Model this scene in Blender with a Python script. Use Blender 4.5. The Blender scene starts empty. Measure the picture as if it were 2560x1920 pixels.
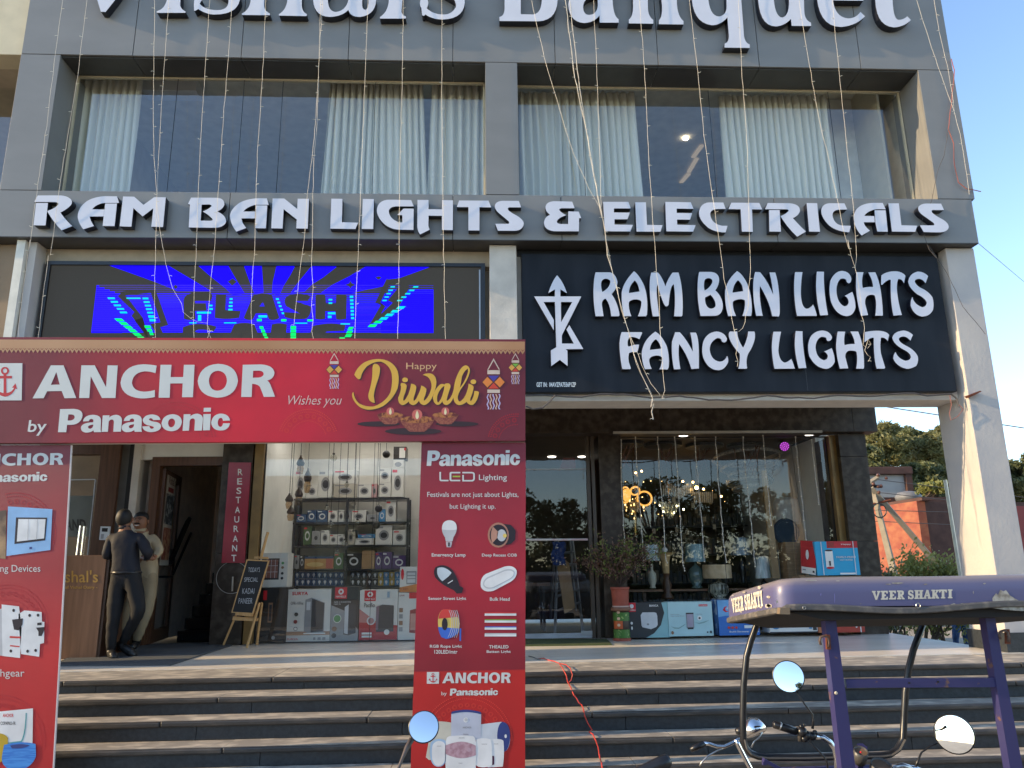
import bpy, bmesh, math, random
from mathutils import Vector, Matrix, noise
random.seed(7)
SC = bpy.context.scene
COL = SC.collection
rad = math.radians

# ---------------------------------------------------------------- camera
EYE = 1.81
FPX = 1922.0
YAW, PITCH, ROLL = .04841736, .2379073, -.01341935
_F = Vector((math.sin(YAW)*math.cos(PITCH), math.cos(YAW)*math.cos(PITCH), math.sin(PITCH)))
_R = Vector((math.cos(YAW), -math.sin(YAW), 0)); _U = _R.cross(_F)
R2 = math.cos(ROLL)*_R + math.sin(ROLL)*_U
U2 = -math.sin(ROLL)*_R + math.cos(ROLL)*_U
cam = bpy.data.cameras.new('camera'); camo = bpy.data.objects.new('camera', cam); COL.objects.link(camo)
cam.sensor_width = 36; cam.lens = 36*FPX/2560; cam.clip_end = 2000; cam.clip_start = .05
camo.matrix_world = Matrix(((R2.x, U2.x, -_F.x, 0), (R2.y, U2.y, -_F.y, 0), (R2.z, U2.z, -_F.z, EYE), (0, 0, 0, 1)))
SC.camera = camo
# ---------------------------------------------------------------- light
SUN_EL, SUN_AZ = rad(20), rad(6)      # azimuth: the sun stands left, 6 degrees in front of the facade
sdir = Vector((-math.cos(SUN_AZ)*math.cos(SUN_EL), -math.sin(SUN_AZ)*math.cos(SUN_EL), math.sin(SUN_EL)))
w = bpy.data.worlds.new('World'); SC.world = w; w.use_nodes = True
nt = w.node_tree; bg = nt.nodes['Background']
sky = nt.nodes.new('ShaderNodeTexSky'); sky.sky_type = 'NISHITA'; sky.sun_disc = False
sky.sun_elevation = SUN_EL; sky.sun_rotation = math.atan2(sdir.x, sdir.y)
sky.air_density = 1.0; sky.dust_density = .3; sky.altitude = 900; sky.ozone_density = 1.6
nt.links.new(sky.outputs[0], bg.inputs[0]); bg.inputs[1].default_value = .15
sun = bpy.data.lights.new('sun', 'SUN'); sun.energy = 2.6; sun.angle = rad(.53); sun.color = (1, .74, .42)
suno = bpy.data.objects.new('sun', sun); COL.objects.link(suno)
suno.rotation_euler = (-sdir).to_track_quat('-Z', 'Y').to_euler()
SC.view_settings.view_transform = 'Standard'; SC.view_settings.look = 'None'
SC.view_settings.exposure = 1.4; SC.view_settings.gamma = 1
SC.render.engine = 'CYCLES'
SC.cycles.max_bounces = 8; SC.cycles.transparent_max_bounces = 16; SC.cycles.caustics_reflective = False

# ---------------------------------------------------------------- pixel of the 2560x1920 photograph -> point at depth Y / height Z
def ray(px, py): return _F + (px-1280)/FPX*R2 - (py-960)/FPX*U2
def P(px, py, Y):
    d = ray(px, py); d = d*(Y/d.y); return Vector((d.x, d.y, d.z+EYE))
def PZ(px, py, Z):
    d = ray(px, py); d = d*((Z-EYE)/d.z); return Vector((d.x, d.y, d.z+EYE))
class Zm:                                   # a crop of the photograph: origin and scale
    def __init__(s, x, y, k): s.x, s.y, s.k = x, y, k
    def __call__(s, x, y): return (s.x+x/s.k, s.y+y/s.k)
ZI = Zm(0, 0, 1)

# ---------------------------------------------------------------- materials
MATS = {}
def mat(name, col, rough=.5, metal=0, spec=.5, var=.12, vs=6, bump=0, bs=40, emit=None, es=1, stretch=None, col2=None, thr=None, coat=0):
    if name in MATS: return MATS[name]
    m = bpy.data.materials.new(name); m.use_nodes = True; n = m.node_tree.nodes; l = m.node_tree.links
    b = n['Principled BSDF']
    b.inputs['Roughness'].default_value = rough; b.inputs['Metallic'].default_value = metal
    b.inputs['Specular IOR Level'].default_value = spec
    if coat: b.inputs['Coat Weight'].default_value = coat; b.inputs['Coat Roughness'].default_value = .08
    tc = n.new('ShaderNodeTexCoord'); mp = n.new('ShaderNodeMapping'); l.new(tc.outputs['Object'], mp.inputs[0])
    if stretch: mp.inputs['Scale'].default_value = stretch
    nz = n.new('ShaderNodeTexNoise'); nz.inputs['Scale'].default_value = vs; nz.inputs['Detail'].default_value = 6
    l.new(mp.outputs[0], nz.inputs['Vector'])
    r = n.new('ShaderNodeValToRGB'); l.new(nz.outputs['Fac'], r.inputs[0])
    e = r.color_ramp.elements
    if col2 is None:
        e[0].position = .3; e[1].position = .7
        e[0].color = tuple(c*(1-var) for c in col)+(1,); e[1].color = tuple(min(1, c*(1+var)) for c in col)+(1,)
    else:
        t = thr or (.45, .6)
        e[0].position, e[1].position = t; e[0].color = tuple(col)+(1,); e[1].color = tuple(col2)+(1,)
    l.new(r.outputs[0], b.inputs['Base Color'])
    if bump:
        n2 = n.new('ShaderNodeTexNoise'); n2.inputs['Scale'].default_value = bs; l.new(mp.outputs[0], n2.inputs['Vector'])
        bp = n.new('ShaderNodeBump'); bp.inputs['Strength'].default_value = bump; bp.inputs['Distance'].default_value = .01
        l.new(n2.outputs['Fac'], bp.inputs['Height']); l.new(bp.outputs[0], b.inputs['Normal'])
    if emit:
        if 'led' in name: b.inputs['Specular IOR Level'].default_value = 0
        b.inputs['Emission Color'].default_value = tuple(emit)+(1,); b.inputs['Emission Strength'].default_value = es
    MATS[name] = m; return m
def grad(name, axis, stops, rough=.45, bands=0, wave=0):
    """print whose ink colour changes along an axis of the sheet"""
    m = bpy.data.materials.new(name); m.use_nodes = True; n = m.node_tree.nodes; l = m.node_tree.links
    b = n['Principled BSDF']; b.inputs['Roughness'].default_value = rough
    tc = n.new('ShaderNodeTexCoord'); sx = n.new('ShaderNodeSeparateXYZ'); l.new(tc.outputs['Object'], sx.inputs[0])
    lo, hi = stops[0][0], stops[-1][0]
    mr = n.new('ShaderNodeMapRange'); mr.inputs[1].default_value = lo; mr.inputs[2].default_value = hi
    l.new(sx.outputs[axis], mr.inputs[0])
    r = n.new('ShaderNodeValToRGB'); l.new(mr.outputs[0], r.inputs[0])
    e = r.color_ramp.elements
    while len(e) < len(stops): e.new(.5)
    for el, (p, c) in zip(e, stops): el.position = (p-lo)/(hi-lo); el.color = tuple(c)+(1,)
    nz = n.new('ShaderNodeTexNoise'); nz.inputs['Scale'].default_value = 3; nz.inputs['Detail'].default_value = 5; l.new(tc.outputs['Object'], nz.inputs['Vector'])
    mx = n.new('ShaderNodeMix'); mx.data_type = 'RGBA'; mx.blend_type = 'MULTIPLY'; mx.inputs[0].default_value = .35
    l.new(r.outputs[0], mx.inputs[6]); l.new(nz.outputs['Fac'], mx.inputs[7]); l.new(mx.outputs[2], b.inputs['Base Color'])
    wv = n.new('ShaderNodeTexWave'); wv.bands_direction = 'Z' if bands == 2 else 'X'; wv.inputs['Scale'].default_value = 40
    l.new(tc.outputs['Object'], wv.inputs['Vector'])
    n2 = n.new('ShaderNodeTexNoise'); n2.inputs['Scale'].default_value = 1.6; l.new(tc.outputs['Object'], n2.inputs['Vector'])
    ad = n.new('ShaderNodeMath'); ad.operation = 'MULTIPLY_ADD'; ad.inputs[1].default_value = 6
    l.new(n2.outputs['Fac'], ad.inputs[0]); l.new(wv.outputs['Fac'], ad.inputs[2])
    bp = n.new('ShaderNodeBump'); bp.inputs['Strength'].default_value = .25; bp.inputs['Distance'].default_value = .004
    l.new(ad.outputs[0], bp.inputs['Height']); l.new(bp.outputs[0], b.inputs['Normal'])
    return m
def glassmat(name, tint=(1, 1, 1), refl=1.0, rough=0.0):
    m = bpy.data.materials.new(name); m.use_nodes = True; n = m.node_tree.nodes; l = m.node_tree.links
    n.remove(n['Principled BSDF']); out = n['Material Output']
    tr = n.new('ShaderNodeBsdfTransparent'); tr.inputs[0].default_value = tuple(tint)+(1,)
    gl = n.new('ShaderNodeBsdfGlossy'); gl.inputs['Roughness'].default_value = rough
    lw = n.new('ShaderNodeLayerWeight'); lw.inputs[0].default_value = .5          # facing = 1-|cos|, the same from both sides
    pw = n.new('ShaderNodeMath'); pw.operation = 'POWER'; pw.inputs[1].default_value = 5; l.new(lw.outputs['Facing'], pw.inputs[0])
    mu = n.new('ShaderNodeMath'); mu.operation = 'MULTIPLY_ADD'; mu.inputs[1].default_value = .9; mu.inputs[2].default_value = .043*refl; mu.use_clamp = True
    l.new(pw.outputs[0], mu.inputs[0])
    mx = n.new('ShaderNodeMixShader'); l.new(mu.outputs[0], mx.inputs[0]); l.new(tr.outputs[0], mx.inputs[1]); l.new(gl.outputs[0], mx.inputs[2])
    l.new(mx.outputs[0], out.inputs[0]); return m
def em(name, col, s):
    if name in MATS: return MATS[name]
    return mat(name, (.01, .01, .01), emit=col, es=s, var=0)

ACP = mat('grey_cladding', (.222, .218, .208), .38, spec=.45, var=.07, vs=1.3, bump=.02, bs=2, stretch=(1, 1, 2.5))
ACPD = mat('cladding_joint', (.012, .012, .014), .7)
WHITEL = mat('letter_face', (.66, .66, .72), .35, var=.035, vs=4)
RETURN = mat('letter_return', (.012, .013, .022), .35)
PLASTER = mat('old_plaster', (.62, .56, .48), .85, var=.16, vs=3, bump=.25, bs=30)
PLASTR = mat('column_plaster', (.46, .43, .41), .8, col2=(.58, .52, .46), thr=(.35, .75), vs=2.2, bump=.3, bs=25)
CREAM = mat('cream_paint', (.62, .54, .38), .8, var=.06)
BEIGE = mat('beige_paint', (.46, .38, .28), .8, var=.1)
BRICKW = mat('beam_paint', (.62, .57, .50), .8, var=.08)
NOSE = mat('granite_nosing', (.04, .036, .032), .45, col2=(.09, .075, .06), thr=(.45, .7), vs=5, stretch=(1, 4, 4))
GRAN = mat('dark_granite', (.028, .032, .035), .42, var=.35, vs=30, bump=.1, bs=60)
TREAD = mat('dusty_granite', (.28, .245, .20), .7, col2=(.58, .50, .39), thr=(.46, .70), vs=4.2, stretch=(1.2, 2.2, 2.2), bump=.1, bs=60)
STONE = mat('brown_granite', (.030, .019, .011), .42, spec=.35, col2=(.085, .066, .05), thr=(.42, .75), vs=9, bump=.04)
MARB = mat('marble_tile', (.86, .78, .66), .28, col2=(.66, .59, .49), thr=(.3, .75), vs=1.6, stretch=(.7, 3, 1), spec=.35)
ASPH = mat('dusty_concrete', (.33, .28, .21), .9, var=.2, vs=.8, bump=.4, bs=80)
BLACK = mat('black_plastic', (.012, .012, .014), .35)
BLACKM = mat('black_paint', (.015, .015, .017), .3, spec=.5, var=.3, vs=30)
CHROME = mat('chrome', (.75, .75, .76), .14, metal=1, var=.1, vs=25)
MIRR = mat('mirror_glass', (.93, .94, .95), .01, metal=1, var=0)
STEEL = mat('brushed_steel', (.5, .5, .5), .35, metal=1)
ALU = mat('aluminium', (.42, .43, .45), .45, metal=.6)
BRASS = mat('brass_frame', (.22, .13, .04), .35, metal=.3, var=.25, vs=4)
WOODD = mat('dark_wood', (.075, .030, .014), .4, col2=(.13, .058, .028), thr=(.3, .7), vs=3, stretch=(9, 9, .6))
WOODM = mat('desk_wood', (.17, .085, .045), .5, col2=(.24, .125, .07), thr=(.3, .7), vs=3, stretch=(9, 9, .6))
WOODL = mat('pine_wood', (.50, .28, .10), .55, col2=(.60, .36, .15), thr=(.3, .7), vs=3, stretch=(9, 9, .8))
CARD = mat('cardboard', (.40, .26, .14), .85, var=.08)
CARDD = mat('dark_cardboard', (.24, .15, .085), .85, col2=(.30, .19, .11), thr=(.4, .6), vs=5, stretch=(1, 1, 25))
CARPET = mat('grey_carpet', (.075, .083, .09), .95, var=.15, vs=60, bump=.5, bs=200)
GRASSM = mat('green_mat', (.06, .085, .03), .95, var=.2, vs=60, bump=.6, bs=200)
CURT = mat('curtain_cloth', (.80, .78, .66), .85, var=.03, vs=2, stretch=(1, 1, .3))
CURT.node_tree.nodes['Principled BSDF'].inputs['Subsurface Weight'].default_value = 0
INTW = mat('interior_white', (.80, .78, .72), .8, var=.04)
INTD = mat('interior_dark', (.06, .045, .032), .7, var=.3, vs=3)
INTB = mat('interior_brown', (.10, .07, .045), .6, var=.4, vs=2)
WIRE = mat('string_wire', (.64, .58, .48), .5)
BULBC = mat('string_bulb', (.85, .78, .62), .2)
CABLE = mat('grey_cable', (.09, .08, .075), .6)
RED = mat('red_ink', (.62, .012, .025), .45, var=.05)
WHT = mat('white_ink', (.78, .77, .74), .45, var=.03)
WHTC = mat('white_plastic', (.74, .75, .76), .3, var=.03)
YEL = mat('gold_ink', (.72, .40, .045), .45, var=.05)
BLU = mat('blue_box', (.03, .30, .62), .4)
LBLU = mat('pale_blue_box', (.30, .55, .62), .45, var=.05)
DRED = mat('dark_red_paint', (.30, .03, .025), .5)
TERRA = mat('terracotta', (.32, .075, .045), .7, bump=.2, bs=90)
GLASS = glassmat('window_glass', (.96, .97, .96), 2.1)
GLASSU = glassmat('upper_glass', (.95, .97, .97), 3.8)
SKIN = mat('skin', (.26, .115, .06), .55, var=.05)
HAIR = mat('hair', (.008, .007, .006), .6)
BLUEP = mat('blue_paint', (.098, .095, .195), .38, col2=(.28, .25, .23), thr=(.655, .70), vs=9, coat=.1)

# dust that has settled on the faces of the blue roof that look up
_n = BLUEP.node_tree.nodes; _l = BLUEP.node_tree.links; _b = _n['Principled BSDF']; _src = _b.inputs['Base Color'].links[0].from_socket
_g = _n.new('ShaderNodeNewGeometry'); _s = _n.new('ShaderNodeSeparateXYZ'); _l.new(_g.outputs['Normal'], _s.inputs[0])
_m = _n.new('ShaderNodeMapRange'); _m.inputs[1].default_value = .15; _m.inputs[2].default_value = .8; _m.inputs[4].default_value = .85; _l.new(_s.outputs[2], _m.inputs[0])
_x = _n.new('ShaderNodeMix'); _x.data_type = 'RGBA'; _x.inputs[7].default_value = (.26, .215, .19, 1); _l.new(_m.outputs[0], _x.inputs[0]); _l.new(_src, _x.inputs[6]); _l.new(_x.outputs[2], _b.inputs['Base Color'])
# ---------------------------------------------------------------- object helpers
ROOT = {}
def tag(o, label=None, cat=None, group=None, kind=None):
    if label: o['label'] = label
    if cat: o['category'] = cat
    if group: o['group'] = group
    if kind: o['kind'] = kind
    return o
def thing(name, loc, label, cat, group=None):
    o = bpy.data.objects.new(name, None); COL.objects.link(o); o.location = loc; o.empty_display_size = .1
    return tag(o, label, cat, group)
def wloc(o):
    v = Vector((0, 0, 0))
    while o: v = v+o.location; o = o.parent
    return v
def link(name, me, parent=None, mats=None):
    o = bpy.data.objects.new(name, me); COL.objects.link(o)
    if mats:
        for m in (mats if isinstance(mats, (list, tuple)) else [mats]): me.materials.append(m)
    if parent:
        o.parent = parent; o.location = -wloc(parent)
    return o
def mesh(name, vs, fs, m=None, parent=None, smooth=False, mi=None):
    me = bpy.data.meshes.new(name); me.from_pydata([tuple(v) for v in vs], [], fs); me.update()
    o = link(name, me, parent, m)
    if smooth:
        for p in me.polygons: p.use_smooth = True
    if mi:
        for p, k in zip(me.polygons, mi): p.material_index = k
    return o
BF = [(0, 3, 2, 1), (4, 5, 6, 7), (0, 1, 5, 4), (1, 2, 6, 5), (2, 3, 7, 6), (3, 0, 4, 7)]
class MB:
    def __init__(s): s.v = []; s.f = []
    def add(s, v, f):
        k = len(s.v); s.v += [Vector(q) for q in v]; s.f += [tuple(i+k for i in q) for q in f]; return s
    def box(s, x0, x1, y0, y1, z0, z1):
        return s.add([(x0, y0, z0), (x1, y0, z0), (x1, y1, z0), (x0, y1, z0), (x0, y0, z1), (x1, y0, z1), (x1, y1, z1), (x0, y1, z1)], BF)
    def hexa(s, fr, dy):            # front quad (bl, br, tr, tl) pushed back by dy
        a, b, c, d = [Vector(q) for q in fr]; D = dy if isinstance(dy, Vector) else Vector((0, dy, 0))
        return s.add([a, b, b+D, a+D, d, c, c+D, d+D], BF)
    def tube(s, pts, r, n=6, cap=True):
        pts = [Vector(p) for p in pts]; k0 = len(s.v); up = Vector((0, 0, 1)); N = len(pts)
        for i, p in enumerate(pts):
            t = (pts[min(i+1, N-1)]-pts[max(i-1, 0)]).normalized()
            if i == 0:
                a = t.cross(up if abs(t.z) < .95 else Vector((1, 0, 0))).normalized()
            else: a = (a - t*a.dot(t)).normalized()
            b = t.cross(a); rr = r[i] if isinstance(r, (list, tuple)) else r
            for j in range(n):
                q = 2*math.pi*j/n; s.v.append(p+a*(rr*math.cos(q))+b*(rr*math.sin(q)))
        for i in range(N-1):
            for j in range(n):
                A = k0+i*n+j; B = k0+i*n+(j+1) % n; s.f.append((A, B, B+n, A+n))
        if cap: s.f.append(tuple(k0+j for j in range(n))[::-1]); s.f.append(tuple(k0+(N-1)*n+j for j in range(n)))
        return s
    def lathe(s, c, prof, n=20, axis=Vector((0, 0, 1)), closed=True):
        c = Vector(c); axis = axis.normalized(); a = axis.orthogonal().normalized(); b = axis.cross(a); k0 = len(s.v)
        for r, h in prof:
            for j in range(n):
                q = 2*math.pi*j/n; s.v.append(c+axis*h+a*(r*math.cos(q))+b*(r*math.sin(q)))
        for i in range(len(prof)-1):
            for j in range(n):
                A = k0+i*n+j; B = k0+i*n+(j+1) % n; s.f.append((A, B, B+n, A+n))
        if closed:
            s.f.append(tuple(k0+j for j in range(n))[::-1]); s.f.append(tuple(k0+(len(prof)-1)*n+j for j in range(n)))
        return s
    def sphere(s, c, r, n=10, sq=(1, 1, 1)):
        c = Vector(c); k0 = len(s.v); m = n//2+1
        for i in range(1, m):
            t = math.pi*i/m
            for j in range(n):
                q = 2*math.pi*j/n; s.v.append(c+Vector((r*sq[0]*math.sin(t)*math.cos(q), r*sq[1]*math.sin(t)*math.sin(q), r*sq[2]*math.cos(t))))
        for i in range(m-2):
            for j in range(n):
                A = k0+i*n+j; B = k0+i*n+(j+1) % n; s.f.append((A, A+n, B+n, B))
        s.f.append(tuple(k0+j for j in range(n))); s.f.append(tuple(k0+(m-2)*n+j for j in range(n))[::-1]); return s
    def torus(s, c, R, r, axis=Vector((0, 0, 1)), n=24, k=6):
        axis = Vector(axis).normalized(); a = axis.orthogonal().normalized(); b = axis.cross(a); c = Vector(c); k0 = len(s.v)
        for i in range(n):
            q = 2*math.pi*i/n; d = a*math.cos(q)+b*math.sin(q)
            for j in range(k):
                t = 2*math.pi*j/k; s.v.append(c+d*(R+r*math.cos(t))+axis*(r*math.sin(t)))
        for i in range(n):
            for j in range(k):
                A = k0+i*k+j; B = k0+i*k+(j+1) % k; C_ = k0+((i+1) % n)*k+(j+1) % k; D = k0+((i+1) % n)*k+j; s.f.append((A, D, C_, B))
        return s
    def build(s, name, m, parent=None, smooth=False):
        o = mesh(name, s.v, s.f, m, parent, smooth)
        return o
def box(name, x0, x1, y0, y1, z0, z1, m, parent=None, bev=0, kind=None, label=None):
    if bev:
        bm = bmesh.new(); bmesh.ops.create_cube(bm, size=1)
        for v in bm.verts: v.co = Vector(((x0+x1)/2+v.co.x*(x1-x0), (y0+y1)/2+v.co.y*(y1-y0), (z0+z1)/2+v.co.z*(z1-z0)))
        bmesh.ops.bevel(bm, geom=bm.edges[:], offset=bev, segments=2, affect='EDGES', profile=.5)
        me = bpy.data.meshes.new(name); bm.to_mesh(me); bm.free(); o = link(name, me, parent, m)
    else: o = MB().box(x0, x1, y0, y1, z0, z1).build(name, m, parent)
    if kind: o['kind'] = kind
    if label: o['label'] = label
    return o
def pbox(name, x0, y0, x1, y1, Y, D, m, parent=None, bev=0):
    """box whose front covers a pixel rectangle at depth Y"""
    xm, ym = (x0+x1)/2, (y0+y1)/2
    return box(name, P(x0, ym, Y).x, P(x1, ym, Y).x, Y, Y+D, P(xm, y1, Y).z, P(xm, y0, Y).z, m, parent, bev)
def rings(path):
    tok = path.replace(',', ' ').replace('M', ' M ').replace('L', ' L ').replace('Q', ' Q ').replace('Z', ' Z ').split()
    out = []; cur = []; i = 0; cmd = None
    while i < len(tok):
        t = tok[i]
        if t in 'MLQZ':
            cmd = t; i += 1
            if t == 'Z': out.append(cur); cur = []
            continue
        if cmd in 'ML': cur.append((float(tok[i]), float(tok[i+1]))); i += 2
        else:
            c = (float(tok[i]), float(tok[i+1])); e = (float(tok[i+2]), float(tok[i+3])); i += 4; a = cur[-1]
            for k in range(1, 8):
                t = k/7; cur.append(((1-t)**2*a[0]+2*t*(1-t)*c[0]+t*t*e[0], (1-t)**2*a[1]+2*t*(1-t)*c[1]+t*t*e[1]))
    if cur: out.append(cur)
    return out
def fill(name, rs, Y, m, parent=None, depth=0, side=None, edge=0):
    """rings of (x, z) world pairs -> flat sheet (front at Y) or raised letter of given depth"""
    cu = bpy.data.curves.new('outline', 'CURVE'); cu.dimensions = '2D'; cu.fill_mode = 'BOTH' if depth else 'FRONT'
    cu.extrude = depth/2
    for r in rs:
        q = [p for k, p in enumerate(r) if k == 0 or (abs(p[0]-r[k-1][0])+abs(p[1]-r[k-1][1])) > 1e-5]
        if len(q) > 2 and abs(q[0][0]-q[-1][0])+abs(q[0][1]-q[-1][1]) < 1e-5: q = q[:-1]
        sp = cu.splines.new('POLY'); sp.points.add(len(q)-1); sp.use_cyclic_u = True
        for k, p in enumerate(q): sp.points[k].co = (p[0], p[1], 0, 1)
    ob = bpy.data.objects.new('outline', cu); me = bpy.data.meshes.new_from_object(ob)
    bpy.data.objects.remove(ob); bpy.data.curves.remove(cu)
    for v in me.vertices: v.co = Vector((v.co.x, Y+depth/2-v.co.z, v.co.y))
    me.materials.clear(); me.update(); me.name = name
    o = link(name, me, parent, [m]+([side] if side else []))
    for p in me.polygons:
        p.use_smooth = False
        if side and abs(p.normal.y) < .5: p.material_index = 1
    return o
def glyph(name, path, zm, Y, m, parent=None, depth=0, side=None):
    rs = [[(lambda q: (q.x, q.z))(P(*zm(*p), Y)) for p in r] for r in rings(path)]
    return fill(name, rs, Y, m, parent, depth, side)
def sheet(name, pts, zm, Y, m, parent=None):
    """flat polygon given by pixel corners"""
    v = [P(*zm(*p), Y) for p in pts]
    o = mesh(name, v, [tuple(range(len(v)))], m, parent); return o
def prects(name, rl, zm, Y, m, parent=None):
    b = MB()
    for x0, y0, x1, y1 in rl:
        b.add([P(*zm(x0, y1), Y), P(*zm(x1, y1), Y), P(*zm(x1, y0), Y), P(*zm(x0, y0), Y)], [(0, 1, 2, 3)])
    return b.build(name, m, parent)
def ell(cx, cy, rx, ry, n=20): return 'M'+' L'.join('%f,%f' % (cx+rx*math.cos(2*math.pi*k/n), cy+ry*math.sin(2*math.pi*k/n)) for k in range(n))+' Z'
_tc = {}
def textmesh(s, bold, shear=0):
    key = (s, bold, shear)
    if key in _tc: return _tc[key]
    c = bpy.data.curves.new('txt', 'FONT'); c.body = s; c.offset = bold; c.shear = shear; c.resolution_u = 3
    c.space_character = 1+bold*1.6
    o = bpy.data.objects.new('txt', c); me = bpy.data.meshes.new_from_object(o)
    vs = [(v.co.x, v.co.y) for v in me.vertices]; fs = [tuple(p.vertices) for p in me.polygons]
    bpy.data.objects.remove(o); bpy.data.curves.remove(c); bpy.data.meshes.remove(me)
    x0 = min(v[0] for v in vs); x1 = max(v[0] for v in vs); y0 = min(v[1] for v in vs); y1 = max(v[1] for v in vs)
    _tc[key] = ([((v[0]-x0)/(x1-x0), (v[1]-y0)/(y1-y0)) for v in vs], fs); return _tc[key]
def text(name, s, bb, zm, Y, m, parent=None, bold=.01, shear=0):
    """lettering stretched to a pixel box; the bottom edge follows the picture's slope"""
    vs, fs = textmesh(s, bold, shear); x0, y0, x1, y1 = bb
    A = P(*zm(x0, y1), Y); B = P(*zm(x1, y1), Y); C = P(*zm(x1, y0), Y); D = P(*zm(x0, y0), Y)
    v = [(A*(1-u)+B*u)*(1-t)+(D*(1-u)+C*u)*t for u, t in vs]
    return mesh(name, v, fs, m, parent)
def wtext(name, s, x0, x1, z0, z1, Y, m, parent=None, bold=.01, shear=0):
    vs, fs = textmesh(s, bold, shear)
    return mesh(name, [(x0+(x1-x0)*u, Y, z0+(z1-z0)*t) for u, t in vs], fs, m, parent)
def dup(root, loc, label=None, group=None):
    r = root.copy(); COL.objects.link(r); r.location = loc
    if label: r['label'] = label
    if group: r['group'] = group
    for ch in list(root.children):
        c = ch.copy(); COL.objects.link(c); c.parent = r
        for g in ch.children:
            d = g.copy(); COL.objects.link(d); d.parent = c
    return r
# ================================================================ setting
g = mesh('ground', [(-300, -300, 0), (300, -300, 0), (300, 500, 0), (-300, 500, 0)], [(0, 1, 2, 3)], ASPH); tag(g, kind='structure')
st = bpy.data.objects.new('steps', None); COL.objects.link(st); tag(st, kind='structure')
LV = [(.85, 7.92, 8.70), (.735, 7.50, 7.92), (.593, 7.19, 7.50), (.44, 6.88, 7.19), (.293, 6.60, 6.88), (.145, 6.31, 6.60)]
XL, XR = -7.6, 6.9
for k, (z, y0, y1) in enumerate(LV):
    zz = z - (.004 if k == 0 else 0); x = XL - (k*.37) % 1.0; i = 0
    nz = LV[k+1][0] if k < 5 else 0.0
    while x < XR:
        L = 1.75 if i % 2 else 1.95; a, b = max(x, XL), min(x+L-.005, XR)
        if b-a > .05:
            dz = random.uniform(-.0015, .0015)
            box('tread_slab', a, b, y0+.026, y1+(.0 if k else -.003), zz-.035+dz, zz+dz, TREAD, st)
            box('nosing', a, b, y0-.02, y0+.0255, zz-.045+dz, zz+dz-.0005, NOSE, st, bev=.012)
            box('riser_slab', a+.3 if a+.3 < b else a, min(b+.3, XR), y0+.012, y0+.05, nz, zz-.047, GRAN, st)
        x += L; i += 1
    box('step_core', XL, XR, y0+.06, 8.72, 0 if k == 5 else nz-.02, zz-.045, GRAN, st)
fl = bpy.data.objects.new('porch_floor', None); COL.objects.link(fl); tag(fl, kind='structure')
tm = []
x = -7.6
while x < 6.05:
    y = 8.70
    for j, D in enumerate((.75, 1.2, .95)):
        x1 = min(x+1.19, 6.047)
        tm.append(box('marble_tile', x, x1-.003, y, y+D-.003, .80, .85+random.uniform(-.0004, .0004), MARB, fl)); y += D
    x += 1.19
box('floor_core', -7.6, 6.04, 8.705, 20, .0, .79, GRAN, fl)
box('marble_edge', -7.6, 6.05, 8.688, 8.699, .80, .853, mat('marble_nosing', (.70, .64, .54), .4), fl)

# ================================================================ the commercial building
B = thing('commercial_building', (.3, 8.65, 0), 'dark grey clad three level commercial building with large upstairs windows and two shopfronts', 'building')
F = 8.65
def panels(name, xs, z0, z1, y=F):
    for a, b in zip(xs[:-1], xs[1:]):
        t = random.uniform(-.0015, .0015)
        box(name, a+.004, b-.004, y+t, y+.03, z0+.003, z1-.003, ACP, B, bev=.002)
xs = [-5.68]+[P(x, 150, F).x for x in (330, 602, 870, 1132, 1388, 1645, 1897, 2150)]+[6.33]
panels('cladding_panel', xs, 8.18, 9.55); panels('cladding_panel', xs, 9.55, 10.9)
box('fascia_core', -5.67, 6.32, F+.035, F+.12, 8.186, 10.89, ACPD, B)
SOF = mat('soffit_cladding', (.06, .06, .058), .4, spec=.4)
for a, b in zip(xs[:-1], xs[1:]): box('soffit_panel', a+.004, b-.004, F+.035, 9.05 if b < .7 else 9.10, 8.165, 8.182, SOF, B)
for a, b in ((-5.68, -5.20), (.13, .54), (5.85, 6.33)): box('cladding_panel', a, b, F, F+.03, 6.315, 8.175, ACP, B, bev=.002)
box('side_cladding', -5.68, -5.20, F+.031, 9.3, 6.31, 8.16, ACP, B)
box('pillar_cladding', .13, .54, F+.031, 9.3, 6.31, 8.16, ACP, B)
box('side_cladding', 5.85, 6.33, F+.031, 9.3, 6.31, 8.16, ACP, B)
xl = [-7.6, -5.9]+[P(x, 560, F).x for x in (570, 1132, 1404, 1941)]+[6.29]
panels('cladding_panel', xl, 5.71, 6.31)
box('fascia_core', -7.6, 6.285, F+.032, 9.0, 5.72, 6.30, ACPD, B)
for a, b in zip(xl[:-1], xl[1:]): box('soffit_panel', a+.004, b-.004, F+.002, 9.0, 5.705, 5.7185, SOF, B)
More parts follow.
